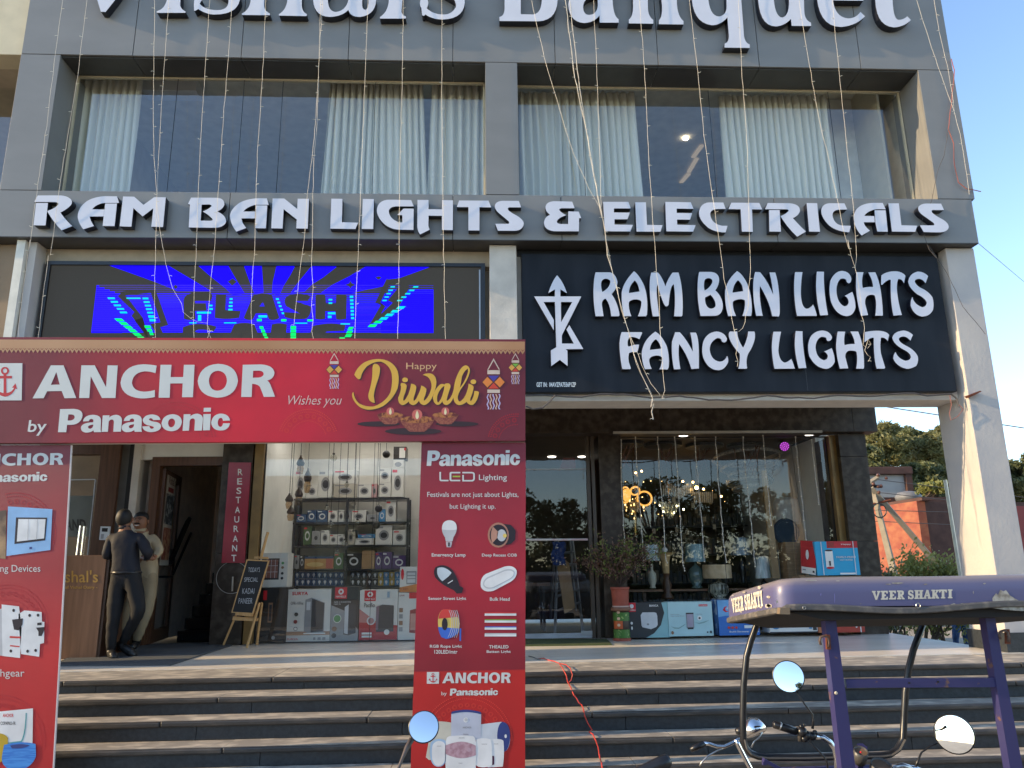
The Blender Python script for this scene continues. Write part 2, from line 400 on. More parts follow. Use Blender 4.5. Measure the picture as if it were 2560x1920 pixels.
# upper storey shell
box('upper_floor', -5.68, 6.3, 9.0, 15, 6.0, 6.32, INTW, B)
box('upper_back_wall', -5.6, 6.2, 13.2, 13.4, 6.33, 8.8, mat('upper_wall', (.30, .30, .29), .8), B)
box('upper_ceiling', -5.6, 6.2, 9.0, 13.19, 8.62, 8.7, mat('upper_ceiling_paint', (.82, .76, .64), .8), B)
box('upper_side_wall', -5.68, -5.4, 9.31, 13.19, 6.33, 8.6, BEIGE, B)
box('upper_side_wall', 5.9, 6.3, 9.31, 18.0, 6.33, 10.8, mat('upper_side_paint', (.62, .56, .44), .8), B)
box('upper_pier', P(2030, 400, 9.95).x, 5.62, 9.95, 10.3, 6.33, 8.6, mat('upper_pier_paint', (.80, .77, .68), .8), B)
box('upper_return', 5.625, 5.66, 9.3, 10.3, 6.33, 8.6, CREAM, B); box('duct_strip', P(2190, 400, 9.93).x, P(2190, 400, 9.93).x+.03, 9.93, 9.949, 6.4, 8.3, WHTC, B)
box('wall_panel_strip', P(2138, 300, 9.93).x, P(2155, 300, 9.93).x, 9.93, 9.949, P(2140, 328, 9.93).z, P(2140, 272, 9.93).z, INTW, B)
box('window_header', -5.68, 6.3, 9.13, 9.20, 8.50, 8.62, CREAM, B)
box('building_back', -5.68, 6.33, 17.9, 18.1, 4.6, 10.9, CREAM, B)
box('roof_slab', -5.68, 6.33, 8.9, 17.9, 10.7, 10.85, CREAM, B)
box('upper_left_wall', -5.68, -5.5, 13.2, 17.9, 4.6, 10.7, CREAM, B)
# curtain rails seen along the glass heads
for x0, x1, z in ((-5.15, .1, 8.46), (.6, 5.6, 8.42)):
    MB().tube([(x0, 9.24, z-.06), (x1, 9.24, z-.06)], .012).build('curtain_rail', STEEL, B)
# windows with panes
def window(x0, x1, y, z0, z1, cuts, gm=None, fm=None, fw=.02):
    f = MB().box(x0, x1, y-.01, y+.03, z0, z0+fw).box(x0, x1, y-.01, y+.03, z1-fw, z1).box(x0, x0+fw, y-.01, y+.03, z0+fw, z1-fw).box(x1-fw, x1, y-.01, y+.03, z0+fw, z1-fw).build('window', fm or CREAM, B)
    c = [x0+fw]+cuts+[x1-fw]
    for a, b in zip(c[:-1], c[1:]):
        t = random.uniform(-.004, .004)
        mesh('pane', [(a+.004, y, z0+fw), (b-.004, y+t, z0+fw), (b-.004, y+t+random.uniform(-.003, .003), z1-fw), (a+.004, y, z1-fw)], [(0, 1, 2, 3)], gm or GLASSU, f)
    for a in cuts: box('silicone_joint', a-.003, a+.003, y-.004, y+.004, z0+fw, z1-fw, BLACK, f)
    return f
window(-5.19, .125, 9.065, 6.32, 8.163, [P(x, 330, 9.06).x for x in (432, 601, 700, 935)])
window(.55, 5.84, 9.115, 6.32, 8.163, [P(x, 400, 9.12).x for x in (1460, 1784, 2090)])
# air conditioner box behind the left glass
a1, a2 = P(355, 212, 9.6), P(492, 212, 9.6)
ac = box('air_conditioner', a1.x, a2.x, 9.6, 9.85, P(420, 226, 9.6).z, P(420, 196, 9.6).z, WHTC, None, bev=.01)
tag(ac, 'white wall mounted air conditioner behind the upstairs left window head', 'air conditioner')
# ceiling lamp and strip fittings upstairs
q = PZ(1714, 346, 8.6)
dl = MB().lathe((q.x, q.y, 8.585), [(.045, 0), (.045, .02)], 16).build('ceiling_light', em('warm_lamp', (1, .86, .62), 4)); tag(dl, 'round lit ceiling light behind the upstairs right window', 'ceiling light')
for a, b, c, d in ((1755, 365, 1733, 395), (1742, 398, 1722, 432), (1722, 436, 1703, 458)):
    u, v = PZ(a, b, 8.58), PZ(c, d, 8.58)
    s_ = MB().add([(u.x-.035, u.y, 8.58), (u.x+.035, u.y, 8.58), (v.x+.035, v.y, 8.58), (v.x-.035, v.y, 8.58), (u.x-.035, u.y, 8.6), (u.x+.035, u.y, 8.6), (v.x+.035, v.y, 8.6), (v.x-.035, v.y, 8.6)], BF).build('ceiling_strip', em('strip_lamp', (1, .78, .5), .12))
    tag(s_, {365: 'wooden ceiling light strip nearest the round upstairs light', 398: 'middle one of three ceiling light strips upstairs', 436: 'lowest of three ceiling light strips seen upstairs right'}[b], 'ceiling light', 'ceiling light strips upstairs')

# neighbouring cream building at the far left
NB = thing('neighbour_building', (-9, 8.72, 0), 'cream painted neighbouring building cut off by the left picture edge', 'building')
box('wall', -14, -5.685, 8.70, 9.0, P(20, 136, 8.70).z, 11.5, CREAM, NB); box('soffit', -14, -5.685, 9.001, 9.45, P(20, 136, 8.70).z, P(20, 136, 8.7).z+.05, BEIGE, NB)
zn = P(20, 178, 9.4).z
nw = box('window', -14, -5.685, 9.38, 9.44, zn-.12, zn+.9, BEIGE, NB); mesh('pane', [(-14, 9.4, 6.3), (-5.69, 9.4, 6.3), (-5.69, 9.4, zn-.12), (-14, 9.4, zn-.12)], [(0, 1, 2, 3)], GLASSU, nw)
box('room_back', -14, -5.69, 12.5, 12.6, 5, 9.5, mat('upper_wall', (.30, .30, .29), .8), NB); box('room_ceiling', -14, -5.69, 9.46, 12.49, 8.6, 8.7, BEIGE, NB); box('side_wall', -14, -13.8, 9.01, 12.49, 0, 8.6, CREAM, NB)

# curtains
def curtain(top, bot, yt, yb, Y, folds, label):
    nx, nz_ = folds*8, 14; v = []; f = []
    ph = [random.uniform(-.5, .5) for _ in range(folds+2)]; am = [random.uniform(.5, 1.2) for _ in range(folds+2)]
    for j in range(nz_+1):
        t = j/nz_
        for i in range(nx+1):
            u = i/nx; k = u*folds; a = am[int(k)]*(1-(k % 1))+am[int(k)+1]*(k % 1); p_ = ph[int(k)]*(1-(k % 1))+ph[int(k)+1]*(k % 1)
            px = (top[0]+(top[1]-top[0])*u)*(1-t)+(bot[0]+(bot[1]-bot[0])*u)*t
            amp = .03 if t < .07 else .062
            pnt = P(px, yt+(yb-yt)*t, Y)
            v.append((pnt.x+.012*math.sin(k*6.28*1.0+2+p_*2+t), Y+a*amp*math.sin(k*6.283+p_*1.8+.5*math.sin(t*3+i*.1)) + (.012*math.sin(i*2.1) if t < .09 else 0), pnt.z))
    for j in range(nz_):
        for i in range(nx): A = j*(nx+1)+i; f.append((A, A+1, A+nx+2, A+nx+1))
    o = mesh('curtain', v, f, CURT, None, smooth=True); tag(o, label, 'curtain', 'pale curtains in the upstairs windows'); return o
curtain((192, 356), (146, 326), 184, 486, 9.36, 9, 'pale green curtain at the far left end of the upstairs left window')
curtain((826, 1056), (800, 1068), 202, 492, 9.36, 15, 'wide pale curtain in the right half of the upstairs left window')
curtain((1078, 1212), (1068, 1216), 206, 492, 9.36, 7, 'narrow pale curtain beside the grey pillar in the left window')
curtain((1290, 1582), (1294, 1606), 232, 500, 9.42, 16, 'pale curtain next to the pillar in the upstairs right window')
curtain((1793, 2058), (1815, 2090), 240, 502, 9.42, 16, 'pale curtain right of the dark gap in the upstairs right window')

# columns
box('column', .17, .50, 8.78, 9.3, .85, 5.70, PLASTER, B, bev=.006)
rc = box('column', 5.93, 6.30, 8.78, 9.43, .852, 5.70, PLASTR, B, bev=.008); rc['label'] = 'bare plaster corner column with rough chipped edge'
box('column_plinth', 5.905, 6.325, 8.755, 9.455, .85, 1.06, GRAN, B, bev=.004)
cx0, cx1 = P(62, 700, 8.78).x, P(80, 700, 8.78).x
box('column', cx0, cx1, 8.78, 9.4, .85, 5.70, PLASTR, B)
pl = P(26, 700, 8.7).x; pr_ = P(47, 700, 8.7).x
box('wall_strip', pl, pr_, 8.72, 8.80, .85, 5.70, mat('pale_strip', (.72, .68, .58), .6), B)
box('wall_strip', pl-.62, pl-.36, 8.72, 8.80, .85, 5.70, mat('pale_strip', (.72, .68, .58), .6), B)
box('side_wall', -7.6, cx0-.02, 8.86, 9.0, .85, 5.70, mat('tan_render', (.36, .26, .17), .85, var=.15, vs=1.5), B)
box('beige_lintel', cx1, .17, 8.99, 9.25, 5.50, 5.70, BEIGE, B)
box('back_board', cx1, .17, 9.1, 9.25, 3.8, 5.49, BEIGE, B)
# porch beam and ceiling
box('porch_beam', .5, 5.93, 8.97, 9.41, 3.775, 5.70, BRICKW, B, bev=.006)
box('porch_beam', cx1, .17, 9.26, 9.41, 3.85, 5.70, BRICKW, B)
box('porch_ceiling', -7.6, 6.3, 9.42, 13.6, 4.32, 4.5, mat('porch_ceiling_paint', (.40, .36, .30), .8), B)
box('upper_slab', -7.6, 6.3, 9.42, 18, 4.51, 5.99, CREAM, B)
# stone lintel and right stone column
for a, b in ((.66, 2.75), (2.755, 5.70), (5.705, 6.07)): box('stone_slab', a, b, 11.2, 11.5, 3.78, 4.31, STONE, B, bev=.003)
zc = [.85, P(2110, 1353, 11.35).z, P(2100, 1141, 11.35).z, 3.778]
for a, b in zip(zc[:-1], zc[1:]): box('stone_slab', 5.52, 5.94, 11.35, 12.2, a, b-.004, STONE, B, bev=.003)
sx = [P(1503, 1300, 11.45).x, P(1537, 1300, 11.45).x]
box('stone_slab', sx[0], sx[1]+.14, 11.44, 11.9, .85, P(1520, 1362, 11.44).z-.002, STONE, B, bev=.003)
box('stone_slab', sx[0], sx[1]+.14, 11.44, 11.9, P(1520, 1362, 11.44).z+.002, 3.778, STONE, B, bev=.003)
px0, px1 = P(545, 1300, 11.4).x, P(622, 1300, 11.4).x     # granite pillar beside the stair door
box('stone_slab', px0, px1, 11.4, 11.8, .85, 2.1, STONE, B, bev=.003); box('stone_slab', px0, px1, 11.4, 11.8, 2.104, 4.31, STONE, B, bev=.003)
box('window_lightbar', P(1533, 1083, 11.15).x, P(2055, 1083, 11.15).x, 11.13, 11.17, 3.755, 3.79, mat('grey_trim', (.36, .33, .28), .5), B)
# right shop shell
DX0, DX1 = .66, P(1470, 1300, 11.5).x
box('shop_divider', .50, .66, 11.5, 16, .85, 4.31, INTD, B)
box('shop_right_wall', 5.55, 5.93, 12.21, 17.9, .85, 4.31, INTW, B)
box('shop_back_wall', -5.6, 5.9, 16.0, 16.2, .85, 4.31, INTD, B)
box('shop_ceiling', .66, 5.55, 11.51, 16, 3.86, 3.9, mat('shop_ceiling_paint', (.12, .09, .065), .7), B)
# entrance door of the right shop
d = MB().box(DX1, DX1+.05, 11.46, 11.56, .85, 3.77).box(DX1+.07, DX1+.12, 11.44, 11.56, .85, 3.77).build('door_frame', mat('bronze_frame', (.06, .042, .028), .35), B)
gd = box('glass_door', DX0, DX1, 11.49, 11.51, .86, .93, ALU, B)
pane = mesh('pane', [(DX0, 11.5, .93), (DX1, 11.5, .93), (DX1, 11.5, 3.77), (DX0, 11.5, 3.77)], [(0, 1, 2, 3)], GLASS, gd)
pbox('door_patch', 1453, 1577, 1482, 1587, 11.47, .02, STEEL, gd)
box('door_transom', DX0, DX1, 11.48, 11.52, P(1400, 1175, 11.5).z, P(1400, 1172, 11.5).z, ALU, gd)
# display window of the right shop
wx0, wx1 = sx[1]+.0, 5.42
window(wx0+.14, wx1, 11.56, .87, 3.77, [P(1805, 1300, 11.56).x], GLASS, BLACK, .015)
box('brass_frame', wx1, 5.52, 11.45, 11.60, .86, 3.77, BRASS, B)
# left shop
LX0, LX1 = P(650, 1300, 11.5).x, .50
box('brass_frame', P(628, 1300, 11.45).x, LX0+.02, 11.42, 11.55, .86, 4.3, BRASS, B)
window(LX0+.02, LX1, 11.5, .86, 4.3, [P(932, 1300, 11.5).x], GLASS, BLACK, .012)
box('shop_left_wall', LX0-.1, LX0, 11.56, 15.99, .85, 4.31, INTW, B)
box('shop_inner_wall', LX0, .30, 14.2, 14.35, .85, 4.31, INTW, B)
FILLP = em('added_fill_panel', (1, .96, .90), 4.4)  # added glowing panels, hidden behind the banner, that brighten the left shop
for k, (x, y) in enumerate(((LX0+.55, 12.3), (LX0+1.75, 12.3), (LX0+2.95, 12.3), (LX0+1.15, 13.3), (LX0+2.4, 13.3))):
    o = box('ceiling_light', x-.22, x+.22, y-.22, y+.22, 4.285, 4.30, FILLP); tag(o, 'added unseen square fill panel on the left shop ceiling, %s of five' % ['first', 'second', 'third', 'fourth', 'fifth'][k], 'ceiling light', 'added fill panels on the left shop ceiling')
# stair entrance and wood entrance at left
wy = 11.5
box('stair_wall_head', P(468, 1130, wy).x, px0, wy, wy+.15, P(540, 1149, wy).z, 4.31, INTW, B)
box('wall_edge', P(325, 1250, wy).x, P(343, 1250, wy).x, wy-.03, wy+.3, .85, 4.31, PLASTER, B)
box('dark_strip', P(312, 1250, wy).x, P(325, 1250, wy).x, wy, wy+.3, .85, 4.31, BLACK, B)
box('grey_strip', P(292, 1250, wy).x, P(312, 1250, wy).x, wy+.02, wy+.3, .85, 4.31, mat('grey_panel', (.13, .13, .12), .5), B)
box('wood_pier', P(243, 1250, wy).x, P(292, 1250, wy).x, wy-.05, wy+.3, .85, 4.31, WOODD, B)
box('entrance_header', -7.6, P(243, 1250, wy).x, wy, wy+.2, P(200, 1135, wy).z, 4.31, WOODD, B)
box('entrance_header', P(343, 1250, wy).x, P(468, 1130, wy).x, wy, wy+.15, P(400, 1149, wy).z, 4.31, INTW, B)
Z2 = Zm(150, 1080, 2.764); Z3 = Zm(600, 1090, 3.017); Z5 = Zm(1300, 1060, 2.764); Z6 = Zm(1740, 1060, 2.764)
def zp(zm, x, y, Y): return P(*zm(x, y), Y)
def part(b, name, m, parent, smooth=False, label=None):
    o = b.build(name, m, parent, smooth)
    if label: o['label'] = label
    return o
# ---------------------------------------------------------------- stair door (part of the building)
zt = zp(Z2, 580, 235, wy).z
fr = MB()
xa, xb, xc = zp(Z2, 515, 900, wy).x, zp(Z2, 585, 900, wy).x, px0
fr.box(xa+.12, xb+.1, wy-.02, wy+.12, .85, zt+.13).box(xb+.1, xc, wy-.02, wy+.12, zt, zt+.13)
door = part(fr, 'stair_door', WOODD, B)
H0 = Vector((xb+.12, wy+.1, 0)); H1 = PZ(*Z2(835, 315), zt-.03); H1.z = 0
def leaf(u0, u1, z0, z1, th=.0, off=0):
    a, b = H0.lerp(H1, u0), H0.lerp(H1, u1); nrm = Vector((H1.y-H0.y, -(H1.x-H0.x), 0)).normalized()
    o_ = nrm*(off+th); i_ = nrm*off
    q = [a+o_, b+o_, b+i_, a+i_]
    return [Vector((p.x, p.y, z0)) for p in q]+[Vector((p.x, p.y, z1)) for p in q]
m_ = MB()
for u0, u1, z0, z1 in ((0, .14, .87, zt-.03), (.86, 1, .87, zt-.03), (.14, .86, .87, 1.05), (.14, .86, zt-.17, zt-.03), (.14, .86, 1.95, 2.02)):
    m_.add(leaf(u0, u1, z0, z1, .04, -.02), BF)
lf = part(m_, 'door_leaf', WOODD, B, label='open wooden door leaf with glass and a menu poster')
part(MB().add(leaf(.14, .86, 1.05, zt-.17), [(0, 1, 5, 4)]), 'pane', GLASS, lf)
for nm, a, b, c, d, m in (('poster', .1, .62, 1.95, zt-.1, mat('poster_paper', (.75, .70, .60), .5)), ('poster_picture', .12, .6, 2.55, 3.0, mat('menu_photo', (.03, .04, .05), .4, col2=(.6, .62, .62), thr=(.5, .62), vs=14)),
                          ('poster_banner', .2, .52, 3.03, 3.1, DRED), ('poster_picture', .14, .58, 2.03, 2.5, mat('dish_photo', (.4, .07, .04), .4, col2=(.75, .45, .25), thr=(.45, .6), vs=11))):
    k = {'poster': .022}.get(nm, .026)
    part(MB().add(leaf(a, b, c, d, 0, k), [(0, 1, 5, 4)]), nm, m, lf)
vs, fs = textmesh("Vishal's", .012)
mesh('lettering', [H0.lerp(H1, .16+.42*u)+Vector((0, 0, 3.14+.13*t))+Vector((H1.y-H0.y, -(H1.x-H0.x), 0)).normalized()*.03 for u, t in vs], fs, mat('brown_ink', (.2, .07, .03)), lf)
# stair flight in dark stone
for i in range(9):
    box('stair_step', xa+.5, px0+.3, 12.0+i*.27, 14.6, .85+.165*i, .85+.165*(i+1)-.002, mat('black_marble', (.008, .009, .01), .12, col2=(.4, .4, .4), thr=(.70, .73), vs=4, stretch=(1, 1, .4)), B, bev=.004)
box('stair_back_wall', -7.6, LX0-.1, 14.7, 14.8, .85, 4.31, mat('stair_wall_paint', (.80, .68, .56), .8), B)
box('stair_side_wall', LX0-.26, LX0-.11, 11.81, 14.69, .85, 4.31, BLACK, B)
box('stair_side_wall', xa-.1, xa+.02, 11.81, 14.69, .85, 4.31, mat('stair_wall_paint', (.80, .68, .56), .8), B)
rl = MB().tube([zp(Z2, 780, 985, 12.3), zp(Z2, 905, 700, 13.4)], .02).tube([zp(Z2, 760, 900, 12.3), zp(Z2, 890, 600, 13.4)], .045)
part(rl, 'handrail', BLACKM, B)
hr = thing('door_rail', zp(Z2, 700, 1000, 11.9), 'dark horizontal handle bar across the open stair door', 'handle')
part(MB().tube([zp(Z2, 600, 1000, 11.75), zp(Z2, 775, 1000, 12.2)], .018), 'bar', BLACKM, hr)
# restaurant strip sign, flat on the pillar
rs_ = thing('restaurant_sign', zp(Z2, 1220, 905, 11.38), 'red vertical strip sign with white letters on the granite pillar', 'sign')
v = [zp(Z2, x, y, 11.375) for x, y in ((1115, 905), (1275, 905), (1320, 210), (1168, 210))]
part(MB().hexa(v, .022), 'panel', mat('crimson_sheet', (.30, .012, .03), .25, var=.2, vs=2), rs_)
for k, (ch, y) in enumerate(zip('RESTAURANT', (277, 341, 406, 470, 538, 604, 669, 737, 803, 871))):
    xc_ = 1246-(y-277)*.075
    text('letter', ch, (xc_-17, y-22, xc_+17, y+22), Z2, 11.371, WHT, rs_, .012)
# intercom
ic = thing('intercom', zp(Z2, 305, 745, 11.43), 'small white door intercom on the wooden pier', 'intercom')
part(MB().hexa([zp(Z2, x, y, 11.41) for x, y in ((270, 745), (333, 747), (345, 653), (280, 652))], .035), 'housing', WHTC, ic)
sheet('screen', [(288, 688), (327, 690), (331, 664), (291, 663)], Z2, 11.405, BLACK, ic)
sheet('keypad', [(280, 738), (300, 738), (305, 705), (284, 705)], Z2, 11.405, mat('keypad_grey', (.4, .4, .42)), ic)
# wood framed glass entrance door at the left
ge = thing('glass_entrance', (P(200, 1390, 11.5).x, 11.5, .85), 'dark glass entrance door with long steel pull handles left of the men', 'door')
ex = P(243, 1250, wy).x
part(MB().add([(-7.5, 11.55, .86), (ex, 11.55, .86), (ex, 11.55, 3.9), (-7.5, 11.55, 3.9)], [(0, 1, 2, 3)]), 'pane', GLASS, ge)
part(MB().tube([zp(Z2, 120, 850, 11.48), zp(Z2, 146, 648, 11.48)], .022, 8), 'handle', CHROME, ge)
part(MB().tube([zp(Z2, 150, 850, 11.6), zp(Z2, 172, 652, 11.6)], .018, 8), 'handle', CHROME, ge)
part(MB().hexa([zp(Z2, 186, 850, 11.52), zp(Z2, 194, 850, 11.52), zp(Z2, 248, 328, 11.52), zp(Z2, 240, 328, 11.52)], .02).hexa([zp(Z2, -200, 338, 11.52), zp(Z2, 240, 330, 11.52), zp(Z2, 240, 324, 11.52), zp(Z2, -200, 332, 11.52)], .02), 'door_edge', ALU, ge)
part(MB().hexa([zp(Z2, -60, 722, 11.75), zp(Z2, 205, 722, 11.75), zp(Z2, 225, 440, 11.75), zp(Z2, -40, 440, 11.75)], .02), 'inner_sign', mat('grey_sign', (.16, .17, .15), .5), ge)
text('lettering', '& AND', (-20, 602, 178, 682), Z2, 11.745, BLACK, ge, .03)
box('entrance_back_wall', -7.6, xa-.1, 13.8, 14.0, .85, 4.31, INTB, B)
# wooden desk front with gold lettering
dz = zp(Z2, 200, 852, 9.95).z
dk = thing('reception_desk', (P(190, 1640, 9.95).x, 10.2, .85), 'brown wooden reception desk with gold lettering beside the left red post', 'desk')
dx = P(*Z2(250, 1540), 9.95).x
box('desk_body', -6.3, dx, 9.95, 10.75, .85, dz, WOODM, dk, bev=.006)
box('desk_side', dx+.002, dx+.03, 9.97, 10.75, .852, dz-.004, WOODD, dk)
GOLD = mat('gold_letter', (.55, .32, .08), .35, metal=.4)
text('lettering', "Vishal's", (-62, 955, 262, 1040), Z2, 9.945, GOLD, dk, .01)
text('lettering', 'A venture of Vishal Dairy -', (-120, 1062, 258, 1090), Z2, 9.945, GOLD, dk, .008)

# mats on the porch
def floor_poly(name, pts, zm, z, th, m, label, cat):
    q = [PZ(*zm(*p), z) for p in pts]; n = len(q); k = [Vector((p.x, p.y, z-th)) for p in q]
    o = mesh(name, q+k, [tuple(range(n))]+[(i, (i+1) % n, n+(i+1) % n, n+i) for i in range(n)], m); tag(o, label, cat); return o
floor_poly('door_mat', [(-60, 1612), (765, 1606), (1190, 1470), (1000, 1455), (240, 1470)], Z2, .864, .013, CARPET, 'long grey carpet mat the two men stand on', 'mat')
floor_poly('grass_mat', [(30, 1528), (635, 1521), (598, 1484), (30, 1482)], Z5, .866, .015, GRASSM, 'flat green doormat before the right glass door', 'mat')

# ---------------------------------------------------------------- people
def person(joints, edges, root, mats, label, name='person', sub=2):
    names = list(joints); idx = {k: i for i, k in enumerate(names)}
    me = bpy.data.meshes.new('figure'); me.from_pydata([joints[k][0] for k in names], [(idx[a], idx[b]) for a, b, m in edges], [])
    o = bpy.data.objects.new('figure', me); COL.objects.link(o)
    sk = o.modifiers.new('s', 'SKIN'); sk.use_smooth_shade = True; sk.branch_smoothing = .6
    lay = me.skin_vertices[0] if len(me.skin_vertices) else None
    for k in names:
        r = joints[k][1]; r = r if isinstance(r, tuple) else (r, r); g_ = 1.0 if r[0] < .04 else 1.13 if k[0] not in 'n' else 1.05; r = (r[0]*g_, r[1]*g_)
        lay.data[idx[k]].radius = r; lay.data[idx[k]].use_root = (k == root)
    ss = o.modifiers.new('u', 'SUBSURF'); ss.levels = ss.render_levels = sub
    dg = bpy.context.evaluated_depsgraph_get(); nm = bpy.data.meshes.new_from_object(o.evaluated_get(dg))
    bpy.data.objects.remove(o); nm.name = 'body'
    neck = joints['nk'][0].z if 'nk' in joints else 9
    for v in nm.vertices:                    # creases in the cloth
        if v.co.z < neck-.04 and sub > 1:
            q = v.co; v.co = q+v.normal*(noise.noise(Vector((q.x*7, q.y*7, q.z*16)))*.011+noise.noise(q*24)*.004)
    base = min(v.co.z for v in nm.vertices); c = joints[root][0]
    t = thing(name, (c.x, c.y, base), label, 'person')
    b = link('body', nm, t, mats)
    segs = [(joints[a][0], joints[b_][0], m) for a, b_, m in edges]
    for p in nm.polygons:
        p.use_smooth = True; best = 9
        for a, b_, m in segs:
            d_ = b_-a; k = max(0, min(1, (p.center-a).dot(d_)/d_.length_squared)); q = (p.center-(a+d_*k)).length
            if q < best: best = q; p.material_index = m
    return t
SHIRT1 = mat('navy_shirt', (.010, .011, .019), .75, bump=.5, bs=14)
PANTS1 = mat('black_trousers', (.008, .008, .010), .8, bump=.5, bs=10)
SHIRT2 = mat('khaki_shirt', (.42, .34, .22), .8, bump=.5, bs=14)
PANTS2 = mat('khaki_trousers', (.30, .24, .15), .8, bump=.4, bs=10)
SHOE = mat('black_shoe', (.012, .012, .013), .4)
def J(x, y, Y, r): return (zp(Z2, x, y, Y), r)
def hand(j, e, wrist, tip, side, mi):
    a, b = j[wrist][0], j[tip][0]; d = (b-a).normalized(); s = d.cross(Vector((0, 1, 0)));
    s = (s.normalized() if s.length > .1 else Vector((0, 0, 1)))*side
    for k, (o_, L) in enumerate(((-.03, .07), (-.01, .08), (.01, .075), (.03, .06))):
        n1, n2 = wrist+'f%da' % k, wrist+'f%db' % k
        j[n1] = (b+s*o_+d*L*.5+Vector((0, .004, -.008)), .0085); j[n2] = (b+s*o_*1.1+d*L+Vector((0, .02, -.03)), .007)
        e += [(tip, n1, mi), (n1, n2, mi)]
    j[wrist+'t'] = (a.lerp(b, .5)+s*-.05+d*.03, .010); e.append((wrist, wrist+'t', mi))
j = {'pel': J(455, 1000, 9.98, (.14, .115)), 'sp': J(450, 880, 9.98, (.145, .115)), 'ch': J(452, 775, 9.98, (.165, .125)), 'nk0': J(450, 690, 9.98, (.10, .09)), 'nk': J(448, 655, 9.99, .055),
     'h1': J(447, 628, 10.0, .078), 'h2': J(447, 592, 10.0, (.090, .098)), 'h3': J(447, 560, 10.0, .068),
     'sl': J(356, 722, 9.98, .078), 'el': J(324, 850, 9.95, .055), 'wl': J(348, 925, 10.18, .034), 'hl': J(375, 925, 10.26, .032),
     'sr': J(550, 722, 9.98, .078), 'er': J(612, 845, 9.95, .056), 'wr': J(596, 880, 10.17, .034), 'hr': J(570, 872, 10.26, .032),
     'hpl': J(398, 1060, 9.98, (.112, .115)), 'kl': J(372, 1270, 9.94, .074), 'al': J(350, 1480, 9.98, .056), 'hel': J(350, 1520, 10.0, .042), 'tl': J(374, 1548, 9.80, .042),
     'hpr': J(512, 1060, 9.98, (.112, .115)), 'kr': J(548, 1240, 9.92, .074), 'ar': J(440, 1440, 10.08, .052), 'her': J(425, 1470, 10.1, .042), 'tr': J(505, 1532, 10.02, .040)}
e = [('pel', 'sp', 1), ('sp', 'ch', 1), ('ch', 'nk0', 1), ('nk0', 'nk', 0), ('nk', 'h1', 0), ('h1', 'h2', 0), ('h2', 'h3', 0), ('ch', 'sl', 1), ('sl', 'el', 1), ('el', 'wl', 1), ('wl', 'hl', 0),
     ('ch', 'sr', 1), ('sr', 'er', 1), ('er', 'wr', 1), ('wr', 'hr', 0), ('pel', 'hpl', 2), ('hpl', 'kl', 2), ('kl', 'al', 2), ('al', 'hel', 3), ('hel', 'tl', 3),
     ('pel', 'hpr', 2), ('hpr', 'kr', 2), ('kr', 'ar', 2), ('ar', 'her', 3), ('her', 'tr', 3)]
hand(j, e, 'wr', 'hr', 1, 0); hand(j, e, 'wl', 'hl', -1, 0)
m1 = person(j, e, 'pel', [SKIN, SHIRT1, PANTS1, SHOE], 'man seen from behind in dark navy shirt and black trousers with one leg crossed')
hd = j['h2'][0]
hb = MB().sphere(hd+Vector((0, -.020, -.002)), .103, 16, (.92, .98, 1.12)); part(hb, 'hair', HAIR, m1, True)
part(MB().sphere(hd+Vector((-.098, .01, -.02)), .024, 8, (.5, .8, 1.3)), 'ear', SKIN, m1, True); part(MB().sphere(hd+Vector((.098, .01, -.02)), .024, 8, (.5, .8, 1.3)), 'ear', SKIN, m1, True)
blt = part(MB().torus(j['pel'][0]+Vector((0, 0, .05)), .168, .018, n=24), 'belt', BLACKM, m1, True)
for v in blt.data.vertices:
    c_ = j['pel'][0]; v.co.y = c_.y+(v.co.y-c_.y)*.86; v.co.z = c_.z+.05+(v.co.z-c_.z-.05)*1.2
part(MB().lathe(j['nk'][0]+Vector((0, 0, -.03)), [(.078, 0), (.062, .045)], 14), 'collar', SHIRT1, m1, True)
for a, b in (('hel', 'tl'), ('her', 'tr')):
    q0, q1 = j[a][0], j[b][0]
    part(MB().tube([q0+(q0-q1).normalized()*.05+Vector((0, 0, -.012)), q0.lerp(q1, .5)+Vector((0, 0, -.012)), q1+(q1-q0).normalized()*.03+Vector((0, 0, -.012))], [.045, .05, .036], 10), 'shoe', SHOE, m1, True)
# second man, facing the street
j = {'pel': J(590, 1010, 10.6, (.15, .12)), 'sp': J(592, 890, 10.6, (.155, .125)), 'ch': J(590, 780, 10.6, (.165, .125)), 'nk0': J(572, 700, 10.6, (.10, .09)), 'nk': J(560, 672, 10.58, .055),
     'h1': J(555, 648, 10.56, .078), 'h2': J(553, 612, 10.56, (.092, .095)), 'h3': J(552, 582, 10.57, .07),
     'sl': J(495, 735, 10.6, .075), 'el': J(455, 850, 10.6, .055), 'wl': J(470, 930, 10.4, .034), 'hl': J(490, 935, 10.34, .032),
     'sr': J(650, 728, 10.6, .078), 'er': J(688, 830, 10.58, .058), 'wr': J(655, 876, 10.42, .036), 'hr': J(628, 868, 10.36, .033),
     'hpl': J(535, 1060, 10.6, .11), 'kl': J(455, 1255, 10.55, .076), 'al': J(428, 1440, 10.6, .055), 'hel': J(430, 1478, 10.62, .04), 'tl': J(420, 1492, 10.42, .04),
     'hpr': J(625, 1060, 10.6, .11), 'kr': J(585, 1262, 10.55, .078), 'ar': J(530, 1432, 10.6, .056), 'her': J(525, 1470, 10.62, .042), 'tr': J(498, 1486, 10.42, .042)}
